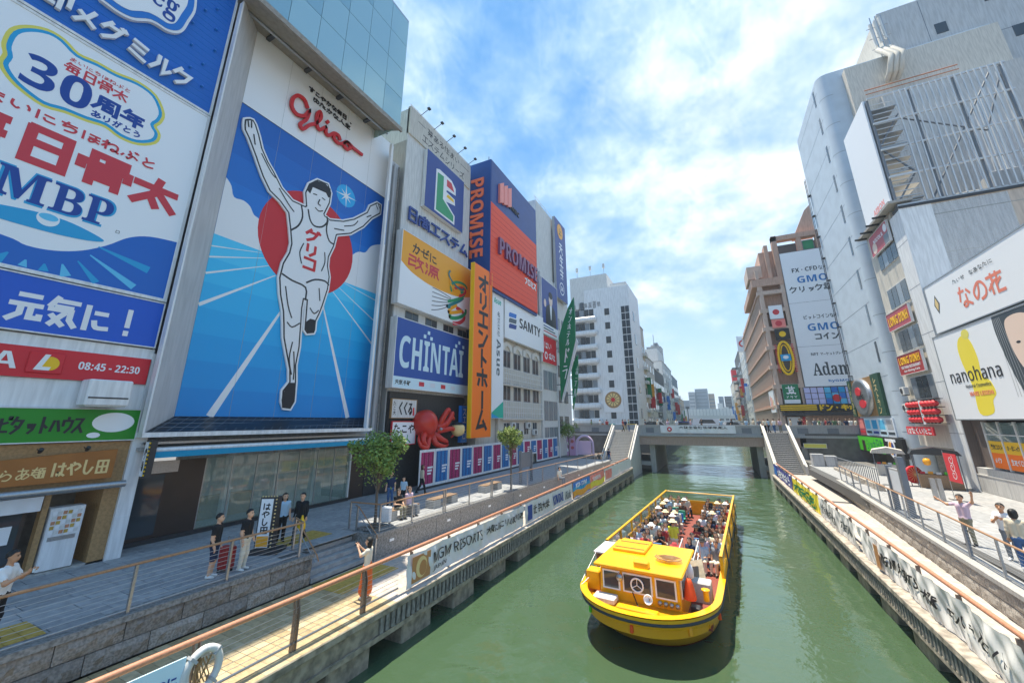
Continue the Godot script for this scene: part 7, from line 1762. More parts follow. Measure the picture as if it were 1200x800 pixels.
func stall(label: String, at: Vector3, w: float, canopy: String, h: float) -> void:
	var o := thing("market_stall", label, "stall", at, -0.25)
	for x in [-w * 0.5, w * 0.5]:
		for z in [-0.7, 0.7]: bar(o, "post", [Vector3(x, 0, z), Vector3(x, h, z)], 0.035, "steel_grey", 6)
	put(G.new().prism(P2([-w * 0.58, h, w * 0.58, h, w * 0.5, h + 0.28, 0, h + 0.5, -w * 0.5, h + 0.28]), -0.85, 0.95), "canopy", canopy, o)
	put(G.new().cbox(Vector3(0, 0.45, 0.2), Vector3(w * 0.94, 0.9, 0.9), 0.03), "counter", "cream" if canopy != "dark_metal" else "timber", o)
	for k in 5: bx(o, "goods", Vector3(-w * 0.36 + k * w * 0.18, 0.97, 0.3), Vector3(0.24, 0.14 + 0.06 * (k % 2), 0.3), ["red", "amber", "sign_white", "lime", "orange"][k])

var boat_xf: Transform3D

func make_boat() -> void:
	hx("boat_yellow", "#f4b30e", 0.3, "soft", 0.7); hx("boat_deep", "#dd9c08", 0.4); hx("boat_red", "#8f1f22", 0.5); hx("deck_red", "#8a4638", 0.7, "patch", 0.8); hx("rubber", "#3c4148", 0.7); hx("seat_blue", "#3a7fb8", 0.5); hx("seat_green", "#3fa382", 0.5); hx("seat_red", "#b0423f", 0.5); hx("vest_orange", "#e8541c", 0.7)
	var o := thing("tour_boat", "yellow open topped tour boat full of seated passengers on the canal", "boat", Vector3(-2.38, -2.4, -23.9), -0.064)
	boat_xf = o.transform
	var plan := func(s: float, y: float) -> Vector2:   # s runs 0..1 from the port stern round the bow to the starboard stern
		var v := clampf((y + 0.5) / 1.6, 0, 1)
		var tip := 10.2 - 2.7 * pow(1.0 - v, 1.35)
		var half := 2.33 * (0.80 + 0.20 * v)
		var t := s * 2.0 - 1.0
		var side := signf(t)
		var a := absf(t)
		# a = 1 at the stern, 0 at the tip; the last quarter bends round the bow
		if a > 0.22:
			var k := (a - 0.22) / 0.78
			return Vector2(side * half * (1.0 if k < 0.8 else 1.0 - 0.06 * (k - 0.8) / 0.2), lerpf(tip - 3.0, -10.2, k))
		var an := (a / 0.22) * PI * 0.5
		return Vector2(side * half * pow(sin(an), 0.85), tip - 3.0 + 3.0 * cos(an))
	var hull := func(s: float, y: float) -> Vector3:
		var p: Vector2 = plan.call(s, y)
		return Vector3(p.x, y + (0.22 * smoothstep(6.0, 10.2, p.y) if y > 0.9 else 0.22 * smoothstep(6.0, 10.2, p.y) * maxf(y, 0) / 0.9), p.y)
	put(G.new().sheet(120, 6, func(u, v): return hull.call(1.0 - u, 0.10 + v * 1.0)), "hull", "boat_yellow", o)
	put(G.new().sheet(120, 3, func(u, v): return hull.call(1.0 - u, -0.5 + v * 0.6)), "boot_stripe", "boat_red", o)
	var strake := PackedVector3Array()
	var cap := PackedVector3Array()
	for k in 121:
		strake.append(hull.call(k / 120.0, 0.93)); cap.append(hull.call(k / 120.0, 1.12))
	put(G.new().tube(strake, 0.055, 8), "rubbing_strake", "rubber", o)
	put(G.new().sheet(120, 2, func(u, v):
		var p: Vector3 = hull.call(u, 1.1)
		var c := Vector3(0, p.y, clampf(p.z, -10.0, 7.0))
		return p.lerp(c, 0.0 + v * 0.10) + Vector3(0, 0.03 - 0.02 * v, 0)), "gunwale", "boat_yellow", o)
	put(G.new().sheet(120, 1, func(u, v):
		var p: Vector3 = hull.call(u, 1.1)
		var c := Vector3(0, p.y, clampf(p.z, -10.0, 7.0))
		return p.lerp(c, 0.10) + Vector3(0, 0.01 - v * 0.6, 0)), "bulwark", "boat_deep", o)
	# decks
	var fore := PackedVector2Array()
	for k in 41:
		var p: Vector2 = plan.call(0.30 + k / 100.0, 0.9)
		if p.y - 0.35 > 8.2: fore.append(Vector2(p.x * 0.90, p.y - 0.35))
	put(G.new().prism(fore, 0.0, 0.04), "fore_deck", "boat_deep", o, Vector3(0, 1.0, 0), Vector3(PI / 2, 0, 0))
	blk(o, "side_deck", -2.05, 2.05, 0.62, 0.68, 5.2, 8.25, "deck_red"); blk(o, "step", -2.0, 2.0, 0.68, 0.98, 8.16, 8.22, "boat_deep")
	for k in 5: bx(o, "hull_seam", Vector3(2.335, 0.55, 4.5 - k * 3.0), Vector3(0.012, 0.7, 0.02), "boat_deep")
	blk(o, "passenger_floor", -2.1, 2.1, 0.30, 0.36, -10.1, 5.2, "deck_red"); blk(o, "transom", -2.15, 2.15, -0.4, 1.15, -10.25, -10.1, "boat_yellow")
	# wheelhouse
	var g := G.new()
	g.prism(P2([-1.45, 0.66, 1.25, 0.66, 1.2, 1.98, -1.4, 1.98]), 5.6, 8.35)
	put(g, "wheelhouse", "boat_yellow", o)
	for q in [[-1.32, -0.72], [-0.62, 0.36], [0.46, 1.12]]:
		var w := blk(o, "front_window", q[0], q[1], 1.28, 1.86, 8.35, 8.39, "sign_white")
		bx(w, "pane", Vector3(0, 0, 0.022), Vector3(q[1] - q[0] - 0.10, 0.48, 0.02), "pane")
	for q in [[5.9, 6.9], [7.1, 8.1]]:
		for sx in [-1.44, 1.235]:
			var w := blk(o, "side_window", sx - 0.02, sx + 0.02, 1.28, 1.84, q[0], q[1], "sign_white")
			bx(w, "pane", Vector3(-0.022 if sx < 0 else 0.022, 0, 0), Vector3(0.02, 0.46, q[1] - q[0] - 0.1), "pane")
	put(G.new().cbox(Vector3(-0.1, 2.03, 6.95), Vector3(2.95, 0.10, 3.3), 0.03), "roof", "boat_yellow", o)
	put(G.new().cbox(Vector3(-0.75, 2.13, 6.2), Vector3(1.2, 0.10, 1.5), 0.02), "roof_hatch", "boat_yellow", o)
	blk(o, "hatch_slot", -1.3, -0.2, 2.185, 2.19, 5.9, 5.96, "dark_metal"); blk(o, "hatch_slot", -1.3, -0.2, 2.185, 2.19, 6.7, 6.76, "dark_metal")
	put(G.new().cbox(Vector3(0.05, 2.16, 8.3), Vector3(0.5, 0.22, 0.25), 0.03), "roof_box", "boat_yellow", o)
	var coil := PackedVector3Array()
	for k in 60: coil.append(Vector3(0.75 + cos(k * 0.7) * (0.12 + 0.006 * k), 2.10 + 0.0015 * k, 7.2 + sin(k * 0.7) * (0.12 + 0.004 * k)))
	put(G.new().tube(coil, 0.016, 5, false), "rope_coil", "wood_tan", o)
	# wiper ring on the middle pane, horn speaker, head lamps
	var wr := PackedVector3Array()
	for k in 25: wr.append(Vector3(-0.12 + cos(TAU * k / 24) * 0.2, 1.56 + sin(TAU * k / 24) * 0.2, 8.46))
	put(G.new().tube(wr, 0.028, 8, false), "clear_view_ring", "sign_white", o)
	for k in 3: put(G.new().tube(PackedVector3Array([Vector3(-0.12, 1.56, 8.46), Vector3(-0.12 + cos(PI / 2 + k * TAU / 3) * 0.2, 1.56 + sin(PI / 2 + k * TAU / 3) * 0.2, 8.46)]), 0.014, 5), "ring_spoke", "sign_white", o)
	for x in [0.58, 0.76, 0.94, 1.12]: put(G.new().lathe(P2([0.0, 0.08, 0.06, 0.07, 0.075, 0.0, 0.05, -0.05, 0, -0.06]), 12), "head_lamp", "steel", o, Vector3(x, 1.16, 8.40), Vector3(PI / 2, 0, 0))
	put(G.new().lathe(P2([0.02, 0.0, 0.05, 0.12, 0.15, 0.25, 0.13, 0.25]), 14), "horn", "sign_white", o, Vector3(0.3, 1.25, 8.6), Vector3(1.2, 0, 0))
	put(G.new().lathe(P2([0.0, 0.1, 0.1, 0.09, 0.12, 0.0]), 12), "search_lamp", "steel", o, Vector3(-0.68, 1.72, 8.5), Vector3(PI / 2, 0, 0))
	bar(o, "bow_cable", [Vector3(-0.3, 1.3, 8.4), Vector3(0.0, 0.95, 8.8), Vector3(0.5, 1.04, 9.2)], 0.02, "black", 6)
	put(G.new().cbox(Vector3(-1.15, 1.10, 8.75), Vector3(0.75, 0.16, 0.50), 0.02), "tub", "off_white", o); bx(o, "tub_inside", Vector3(-1.15, 1.185, 8.75), Vector3(0.62, 0.01, 0.42), "curtain")
	put(G.new().cbox(Vector3(0.0, 1.07, 9.1), Vector3(1.3, 0.14, 0.3), 0.03), "bow_locker", "boat_yellow", o)
	put(G.new().cbox(Vector3(-1.78, 1.35, 7.9), Vector3(0.5, 0.6, 0.5), 0.03), "side_locker", "boat_yellow", o)
	for q in [Vector3(-2.0, 1.2, 8.0), Vector3(1.9, 1.2, 7.6)]: put(G.new().lathe(P2([0.09, 0, 0.09, 0.28, 0.13, 0.30, 0.13, 0.34, 0.0, 0.35]), 12), "bollard", "dark_metal" if q.x < 0 else "boat_yellow", o, q)
	put(G.new().cbox(Vector3(-1.65, 1.95, 6.3), Vector3(0.9, 0.08, 1.5), 0.02), "canopy_plate", "white_paint", o); blk(o, "canopy_side", -2.05, -2.0, 1.2, 1.92, 5.7, 7.0, "curtain")
	bar(o, "stay", [Vector3(-2.0, 1.95, 7.0), Vector3(-2.15, 1.3, 8.3)], 0.02, "steel", 5); bar(o, "stay", [Vector3(-1.3, 1.95, 7.0), Vector3(-2.1, 1.25, 8.5)], 0.015, "steel", 5)
	# orange life vests hung on the wheelhouse, equipment crates
	put(G.new().lathe(smooth(P2([0.03, 0.62, 0.10, 0.55, 0.16, 0.3, 0.2, 0.05, 0.12, 0.0, 0.0, 0.0]), false, 3), 12), "life_vest", "vest_orange", o, Vector3(1.45, 1.25, 7.9))
	put(G.new().lathe(smooth(P2([0.03, 0.5, 0.12, 0.4, 0.17, 0.2, 0.12, 0.0, 0.0, 0.0]), false, 3), 12), "white_bag", "sign_white", o, Vector3(1.3, 1.5, 6.7))
	put(G.new().cbox(Vector3(1.6, 0.95, 6.1), Vector3(0.65, 0.7, 0.6), 0.03), "crate", "curtain", o); put(G.new().cbox(Vector3(1.55, 0.82, 7.6), Vector3(0.3, 0.35, 0.3), 0.03), "engine_box", "dark_metal", o)
	bx(o, "gang_plank", Vector3(1.45, 1.35, 5.6), Vector3(0.5, 0.05, 1.2), "concrete_tan", Vector3(0.5, 0.2, 0.3))
	for k in 5:
		var f := Vector3(-1.5 + k * 0.85, 0.62, 0)
		var p: Vector3 = hull.call(0.5 + (k - 2) * 0.05, 0.72)
		put(G.new().lathe(P2([0.0, 0.0, 0.05, -0.05, 0.06, -0.22, 0.0, -0.26]), 8), "bow_flag", ["vest_orange", "lime", "vest_orange", "amber", "vest_orange"][k], o, p + Vector3(0, 0.12, 0.08))
	# side screens: yellow posts, clear panels, top rails
	for s in [-1.0, 1.0]:
		var x: float = s * 2.24
		blk(o, "side_wall", x - 0.05, x + 0.05, 1.1, 1.28, -10.0, 4.9, "boat_yellow")
		for k in 7:
			var z0 := 4.9 - k * 2.13
			blk(o, "screen_post", x - 0.06, x + 0.06, 1.28, 1.86, z0 - 0.09, z0, "boat_yellow" if k % 2 == 0 else "boat_deep")
			blk(o, "screen_panel", x - 0.012, x + 0.012, 1.28, 1.80, z0 - 2.05, z0 - 0.10, "acrylic")
		blk(o, "top_rail", x - 0.05, x + 0.05, 1.80, 1.87, -10.05, 4.9, "boat_yellow")
		for k in 4: bar(o, "tie_strap", [Vector3(x + 0.07 * s, 1.84, 3.0 - k * 3.4), Vector3(x + 0.13 * s, 0.95, 3.0 - k * 3.4)], 0.03, "rubber", 6)
	blk(o, "stern_screen", -2.2, 2.2, 1.1, 1.3, -10.12, -10.05, "boat_yellow"); bar(o, "stern_rail", [Vector3(-2.2, 1.8, -10.08), Vector3(2.2, 1.8, -10.08)], 0.035, "boat_yellow", 6)
	# boarding stair with white rails
	for x in [0.55, 1.2]:
		bar(o, "stair_rail", [Vector3(x, 0.4, 4.9), Vector3(x, 1.5, 4.6), Vector3(x + 0.1, 1.9, 3.2), Vector3(x + 0.1, 0.4, 3.1)], 0.025, "white_paint", 6)
		bar(o, "stair_rail", [Vector3(x, 0.9, 4.75), Vector3(x + 0.05, 1.4, 3.2)], 0.02, "white_paint", 6)
	for k in 3: bx(o, "stair_tread", Vector3(0.9, 0.55 + k * 0.2, 4.6 - k * 0.3), Vector3(0.7, 0.04, 0.28), "deck_red")
	# seats
	for row in 15:
		for c in 6:
			var x: float = SEATS[c]
			if x > 0 and row < 2: continue
			var sm: String = ["seat_blue", "seat_green", "seat_red", "seat_blue"][(row + c) % 4]
			put(G.new().cbox(Vector3(0, 0.42, 0), Vector3(0.42, 0.07, 0.44), 0.02), "seat", sm, o, Vector3(x, 0.36, 3.9 - row * 0.92))
			put(G.new().cbox(Vector3(0, 0.66, -0.22), Vector3(0.42, 0.42, 0.05), 0.02), "seat_back", sm, o, Vector3(x, 0.36, 3.9 - row * 0.92))
			bx(o, "seat_leg", Vector3(x, 0.56, 3.9 - row * 0.92), Vector3(0.08, 0.4, 0.3), "steel")

# ---------------------------------------------------------------- people
# A figure is laid out as joints with radii; the bones' distances are blended and meshed as surface nets.
# Surfaces: 0 skin, 1 top, 2 trousers or skirt, 3 shoes.
func nets(bones: Array, cell: float, k: float, out: Array) -> void:
	var lo := Vector3(1e9, 1e9, 1e9)
	var hi := -lo
	for b in bones:
		var r: float = maxf(b[2], b[3]) + k + cell * 2.0
		for p in [b[0], b[1]]:
			lo = lo.min(p - Vector3(r, r, r)); hi = hi.max(p + Vector3(r, r, r))
	var nx := int((hi.x - lo.x) / cell) + 2
	var ny := int((hi.y - lo.y) / cell) + 2
	var nz := int((hi.z - lo.z) / cell) + 2
	var sxy := nx * ny
	var d := PackedFloat32Array(); d.resize(sxy * nz); d.fill(1.0)
	var near := PackedFloat32Array(); near.resize(sxy * nz); near.fill(9.0)
	var kind := PackedByteArray(); kind.resize(sxy * nz)
	for b in bones:
		var a: Vector3 = b[0]
		var ab: Vector3 = b[1] - a
		var ra: float = b[2]
		var rb: float = b[3]
		var l2 := maxf(ab.length_squared(), 1e-8)
		var m := maxf(ra, rb) + k + cell * 1.5
		var mn := a.min(b[1]) - Vector3(m, m, m) - lo
		var mx := a.max(b[1]) + Vector3(m, m, m) - lo
		for z in range(maxi(int(mn.z / cell), 0), mini(int(mx.z / cell) + 1, nz)):
			for y in range(maxi(int(mn.y / cell), 0), mini(int(mx.y / cell) + 1, ny)):
				var row := z * sxy + y * nx
				for x in range(maxi(int(mn.x / cell), 0), mini(int(mx.x / cell) + 1, nx)):
					var p := Vector3(x, y, z) * cell + lo - a
					var t := clampf(p.dot(ab) / l2, 0.0, 1.0)
					var e := (p - ab * t).length() - lerpf(ra, rb, t)
					var i := row + x
					if e < near[i]:
						near[i] = e
						kind[i] = b[4]
					var o := d[i]
					var h := maxf(k - absf(o - e), 0.0) / k
					d[i] = minf(o, e) - h * h * k * 0.25
	var index := PackedInt32Array(); index.resize(sxy * nz); index.fill(-1)
	var pos := PackedVector3Array()
	var nor := PackedVector3Array()
	var cls := PackedByteArray()
	var off := [0, 1, nx, nx + 1, sxy, sxy + 1, sxy + nx, sxy + nx + 1]
	for z in nz - 1:
		for y in ny - 1:
			for x in nx - 1:
				var i := z * sxy + y * nx + x
				var s := 0
				for q in 8:
					if d[i + off[q]] < 0.0: s += 1
				if s == 0 or s == 8: continue
				var acc := Vector3()
				var n := 0
				for e in [[0, 1], [2, 3], [4, 5], [6, 7], [0, 2], [1, 3], [4, 6], [5, 7], [0, 4], [1, 5], [2, 6], [3, 7]]:
					var da := d[i + off[e[0]]]
					var db := d[i + off[e[1]]]
					if (da < 0.0) == (db < 0.0): continue
					var t := da / (da - db)
					var ca := Vector3(e[0] & 1, (e[0] >> 1) & 1, e[0] >> 2)
					var cb := Vector3(e[1] & 1, (e[1] >> 1) & 1, e[1] >> 2)
					acc += ca.lerp(cb, t)
					n += 1
				acc /= n
				index[i] = pos.size()
				pos.append(lo + (Vector3(x, y, z) + acc) * cell)
				nor.append(Vector3(d[i + 1] + d[i + off[3]] + d[i + off[5]] + d[i + off[7]] - d[i] - d[i + off[2]] - d[i + off[4]] - d[i + off[6]], d[i + off[2]] + d[i + off[3]] + d[i + off[6]] + d[i + off[7]] - d[i] - d[i + 1] - d[i + off[4]] - d[i + off[5]], d[i + off[4]] + d[i + off[5]] + d[i + off[6]] + d[i + off[7]] - d[i] - d[i + 1] - d[i + off[2]] - d[i + off[3]]).normalized())
				cls.append(kind[i])
	var st := [1, nx, sxy]
	for z in range(1, nz - 1):
		for y in range(1, ny - 1):
			for x in range(1, nx - 1):
				var i := z * sxy + y * nx + x
				var da := d[i] < 0.0
				for ax in 3:
					if da == (d[i + st[ax]] < 0.0): continue
					var u: int = st[(ax + 1) % 3]
					var w: int = st[(ax + 2) % 3]
					var q := [index[i], index[i - u], index[i - u - w], index[i - w]]
					if q.min() < 0: continue
					if not da: q.reverse()
					var c := cls[q[0]]
					var s: Array = out[c]
					var base: int = s[0].size()
					for v in q:
						s[0].append(pos[v]); s[1].append(nor[v])
					s[2].append_array([base, base + 2, base + 1, base, base + 3, base + 2])

func figure(p: Dictionary, cell: float, hands := false) -> ArrayMesh:
	var sit: bool = p.get("sit", false)
	var hip_y := 0.48 if sit else 0.92
	var lean: Vector3 = p.get("lean", Vector3.ZERO)
	var hip := Vector3(0, hip_y, 0)
	var chest := hip + Vector3(0, 0.40, 0) + lean
	var neck := chest + Vector3(0, 0.16, 0.0) + lean * 0.3
	var hd := neck + Vector3(0, 0.16, 0.025) + Vector3(p.get("look", Vector3.ZERO))
	var slim: float = p.get("slim", 1.0)
	var short_sleeve: bool = p.get("short_sleeve", true)
	var shorts: bool = p.get("shorts", false)
	var bones := []
	var sw := 0.175 * slim
	for s in [-1.0, 1.0]:
		bones.append([hip + Vector3(s * 0.065, 0.02, 0), chest + Vector3(s * 0.085 * slim, 0.0, 0), 0.105 * slim, 0.115 * slim, 1])
		bones.append([chest + Vector3(s * 0.05, 0.06, 0), chest + Vector3(s * sw, 0.085, -0.01), 0.085, 0.062, 1])
		bones.append([hip + Vector3(s * 0.02, -0.02, 0), hip + Vector3(s * 0.085, -0.03, 0), 0.11, 0.105, 2])
		var tagc := "L" if s < 0 else "R"
		var sh := chest + Vector3(s * (sw + 0.005), 0.08, -0.01)
		var el: Vector3 = p.get("e" + tagc, Vector3(s * (sw + 0.055), -0.21, -0.02)) + chest
		var wr: Vector3 = p.get("w" + tagc, Vector3(s * (sw + 0.07), -0.44, 0.07)) + chest
		bones.append([sh, sh.lerp(el, 0.62), 0.062, 0.052, 1]); bones.append([sh.lerp(el, 0.6), el, 0.046, 0.040, 0 if short_sleeve else 1])
		bones.append([el, wr, 0.042, 0.028, 0 if short_sleeve else 1])
		var hdir := (wr - el).normalized()
		bones.append([wr, wr + hdir * (0.05 if hands else 0.13), 0.03, 0.03 if hands else 0.022, 0])
		if hands:
			var side := hdir.cross(Vector3(0, 0, 1) if absf(hdir.z) < 0.8 else Vector3(0, 1, 0)).normalized()
			var curl: Vector3 = side.cross(hdir).normalized() * s
			var hb := [[wr, wr + hdir * 0.07, 0.026, 0.028, 0], [wr + hdir * 0.07 - side * 0.022, wr + hdir * 0.07 + side * 0.022, 0.018, 0.018, 0]]
			for f in 4:
				var b0 := wr + hdir * 0.085 + side * (f - 1.5) * 0.02
				var ln: float = [0.062, 0.075, 0.07, 0.055][f]
				var b1: Vector3 = b0 + hdir * ln * 0.55 + curl * 0.008
				hb.append([b0, b1, 0.0095, 0.009, 0]); hb.append([b1, b1 + hdir * ln * 0.4 + curl * 0.024, 0.009, 0.0075, 0])
			var tb := wr + hdir * 0.03 - side * 0.026
			hb.append([tb, tb + hdir * 0.035 - side * 0.028 + curl * 0.01, 0.012, 0.010, 0]); hb.append([tb + hdir * 0.035 - side * 0.028 + curl * 0.01, tb + hdir * 0.065 - side * 0.03 + curl * 0.02, 0.010, 0.008, 0])
			p["_h" + tagc] = hb
		var hj := hip + Vector3(s * 0.085, -0.04, 0)
		var kn: Vector3 = p.get("k" + tagc, Vector3(s * 0.10, hip_y if not sit else 0.0, 0.42) if sit else Vector3(s * 0.095, 0.49, 0.025))
		if sit and not p.has("k" + tagc): kn = Vector3(s * 0.11, 0.50, 0.42)
		var an: Vector3 = p.get("a" + tagc, Vector3(s * 0.11, 0.09, 0.44) if sit else Vector3(s * 0.10, 0.09, -0.02))
		bones.append([hj, kn, 0.092 * slim, 0.062, 2])
		bones.append([kn, an, 0.058, 0.038, 0 if shorts else 2])
		if not shorts: bones.append([kn, an.lerp(kn, 0.04), 0.066, 0.052, 2])
		bones.append([an + Vector3(0, -0.035, -0.03), an + Vector3(s * 0.015, -0.05, 0.15), 0.042, 0.034, 3])
	if p.has("skirt"): bones.append([hip, Vector3(0, p.skirt, 0.02 if not sit else 0.35), 0.15, 0.22, 2])
	bones.append([chest + Vector3(0, 0.10, -0.01), hd + Vector3(0, -0.03, -0.015), 0.056, 0.05, 0])
	bones.append([hd + Vector3(0, 0.035, -0.015), hd + Vector3(0, -0.035, 0.012), 0.098, 0.074, 0])
	bones.append([hd + Vector3(0, -0.07, 0.04), hd + Vector3(0, -0.06, 0.045), 0.045, 0.045, 0])
	bones.append([hd + Vector3(0, 0.01, 0.095), hd + Vector3(0, -0.02, 0.105), 0.010, 0.016, 0])
	for s in [-1.0, 1.0]: bones.append([hd + Vector3(s * 0.092, 0.01, -0.01), hd + Vector3(s * 0.09, -0.03, -0.005), 0.016, 0.012, 0])
	var out := []
	for c in 4: out.append([PackedVector3Array(), PackedVector3Array(), PackedInt32Array()])
	nets(bones, cell, 0.045, out)
	if hands:
		nets(p["_hL"], 0.0055, 0.008, out); nets(p["_hR"], 0.0055, 0.008, out)
	var m := ArrayMesh.new()
	for c in 4:
		var ar := []
		ar.resize(Mesh.ARRAY_MAX)
		if out[c][0].is_empty():
			for v in 3:
				out[c][0].append(hip + Vector3(0, 0.0001 * v, 0)); out[c][1].append(Vector3.UP); out[c][2].append(v)
		ar[Mesh.ARRAY_VERTEX] = out[c][0]; ar[Mesh.ARRAY_NORMAL] = out[c][1]; ar[Mesh.ARRAY_INDEX] = out[c][2]
		m.add_surface_from_arrays(Mesh.PRIMITIVE_TRIANGLES, ar)
	m.set_meta("head", hd)
	return m

func hair_mesh(long: float) -> ArrayMesh:   # cap of hair round a head at the origin, drawn in over the face
	var g := G.new()
	var f := func(u: float, v: float) -> Vector3:
		var an := u * TAU
		var c := cos(an)   # +1 towards the face
		var edge := lerpf(1.02, 1.62, smoothstep(0.75, 0.1, c))
		edge = lerpf(edge, 2.05 + 0.35 * long, smoothstep(0.0, -0.7, c))
		var ph := clampf(v / 0.86, 0, 1) * edge
		var r := 0.111 + 0.004 * sin(an * 9.0) * sin(ph * 6.0)
		if v > 0.86: r = lerpf(r, 0.085, (v - 0.86) / 0.14)
		var d := Vector3(sin(an) * sin(ph), cos(ph), c * sin(ph))
		var p := d * Vector3(r * 0.97, r * 1.04, r * 1.03) + Vector3(0, 0.026, -0.020)
		if long > 0.0 and c < 0.35: p.y -= smoothstep(0.6, 1.0, v) * 0.20 * long
		return p
	g.sheet(28, 14, f)
	return g.mesh()

func person(label: String, mesh: ArrayMesh, at: Vector3, turn: float, cols: Array, hair: String, group := "", long := 0.0, hat := "") -> Node3D:
	# the body is one mesh with its clothing as surfaces; hair and hat are its children
	var o := Node3D.new()
	o.name = uniq("person")
	add_child(o)
	o.position = at
	o.rotation.y = turn
	tag(o, label, "person", group)
	var b := MeshInstance3D.new()
	b.name = "body"
	b.mesh = mesh
	for c in 4: b.set_surface_override_material(c, M(cols[c]))
	o.add_child(b)
	var hd: Vector3 = mesh.get_meta("head")
	var key := "hair%.1f" % long
	if not boxes.has(key): boxes[key] = hair_mesh(long)
	put(boxes[key], "hair", hair, o, hd)
	if not boxes.has("eyes"):
		var ge := G.new()
		for s in [-1.0, 1.0]:
			ge.box(Vector3(s * 0.034, 0.012, 0.0865), Vector3(0.024, 0.011, 0.012)); ge.box(Vector3(s * 0.036, 0.034, 0.087), Vector3(0.034, 0.007, 0.012))
		boxes["eyes"] = ge.mesh()
		boxes["mouth"] = G.new().box(Vector3(0, -0.052, 0.0855), Vector3(0.036, 0.008, 0.012)).mesh()
	put(boxes["eyes"], "eyes", "hair_black", o, hd)
	put(boxes["mouth"], "mouth", "lip", o, hd)
	if hat:
		if not boxes.has("hat"): boxes["hat"] = G.new().lathe(P2([0.0, 0.15, 0.09, 0.145, 0.125, 0.07, 0.13, 0.055, 0.21, 0.03, 0.21, 0.022, 0.12, 0.04]), 18).mesh()
		put(boxes["hat"], "hat", hat, o, hd + Vector3(0, 0.02, -0.015))
	return o

const SEATS := [-1.80, -1.27, -0.74, 0.74, 1.27, 1.80]
const WORDS := {"c_white": "white", "c_black": "black", "c_cream": "cream", "c_sky": "pale blue", "c_grey": "grey", "c_navy": "navy", "c_pink": "pink", "c_red": "red", "c_brown": "brown", "c_green": "green", "c_beige": "beige", "c_denim": "denim", "c_khaki": "khaki", "straw": "straw"}

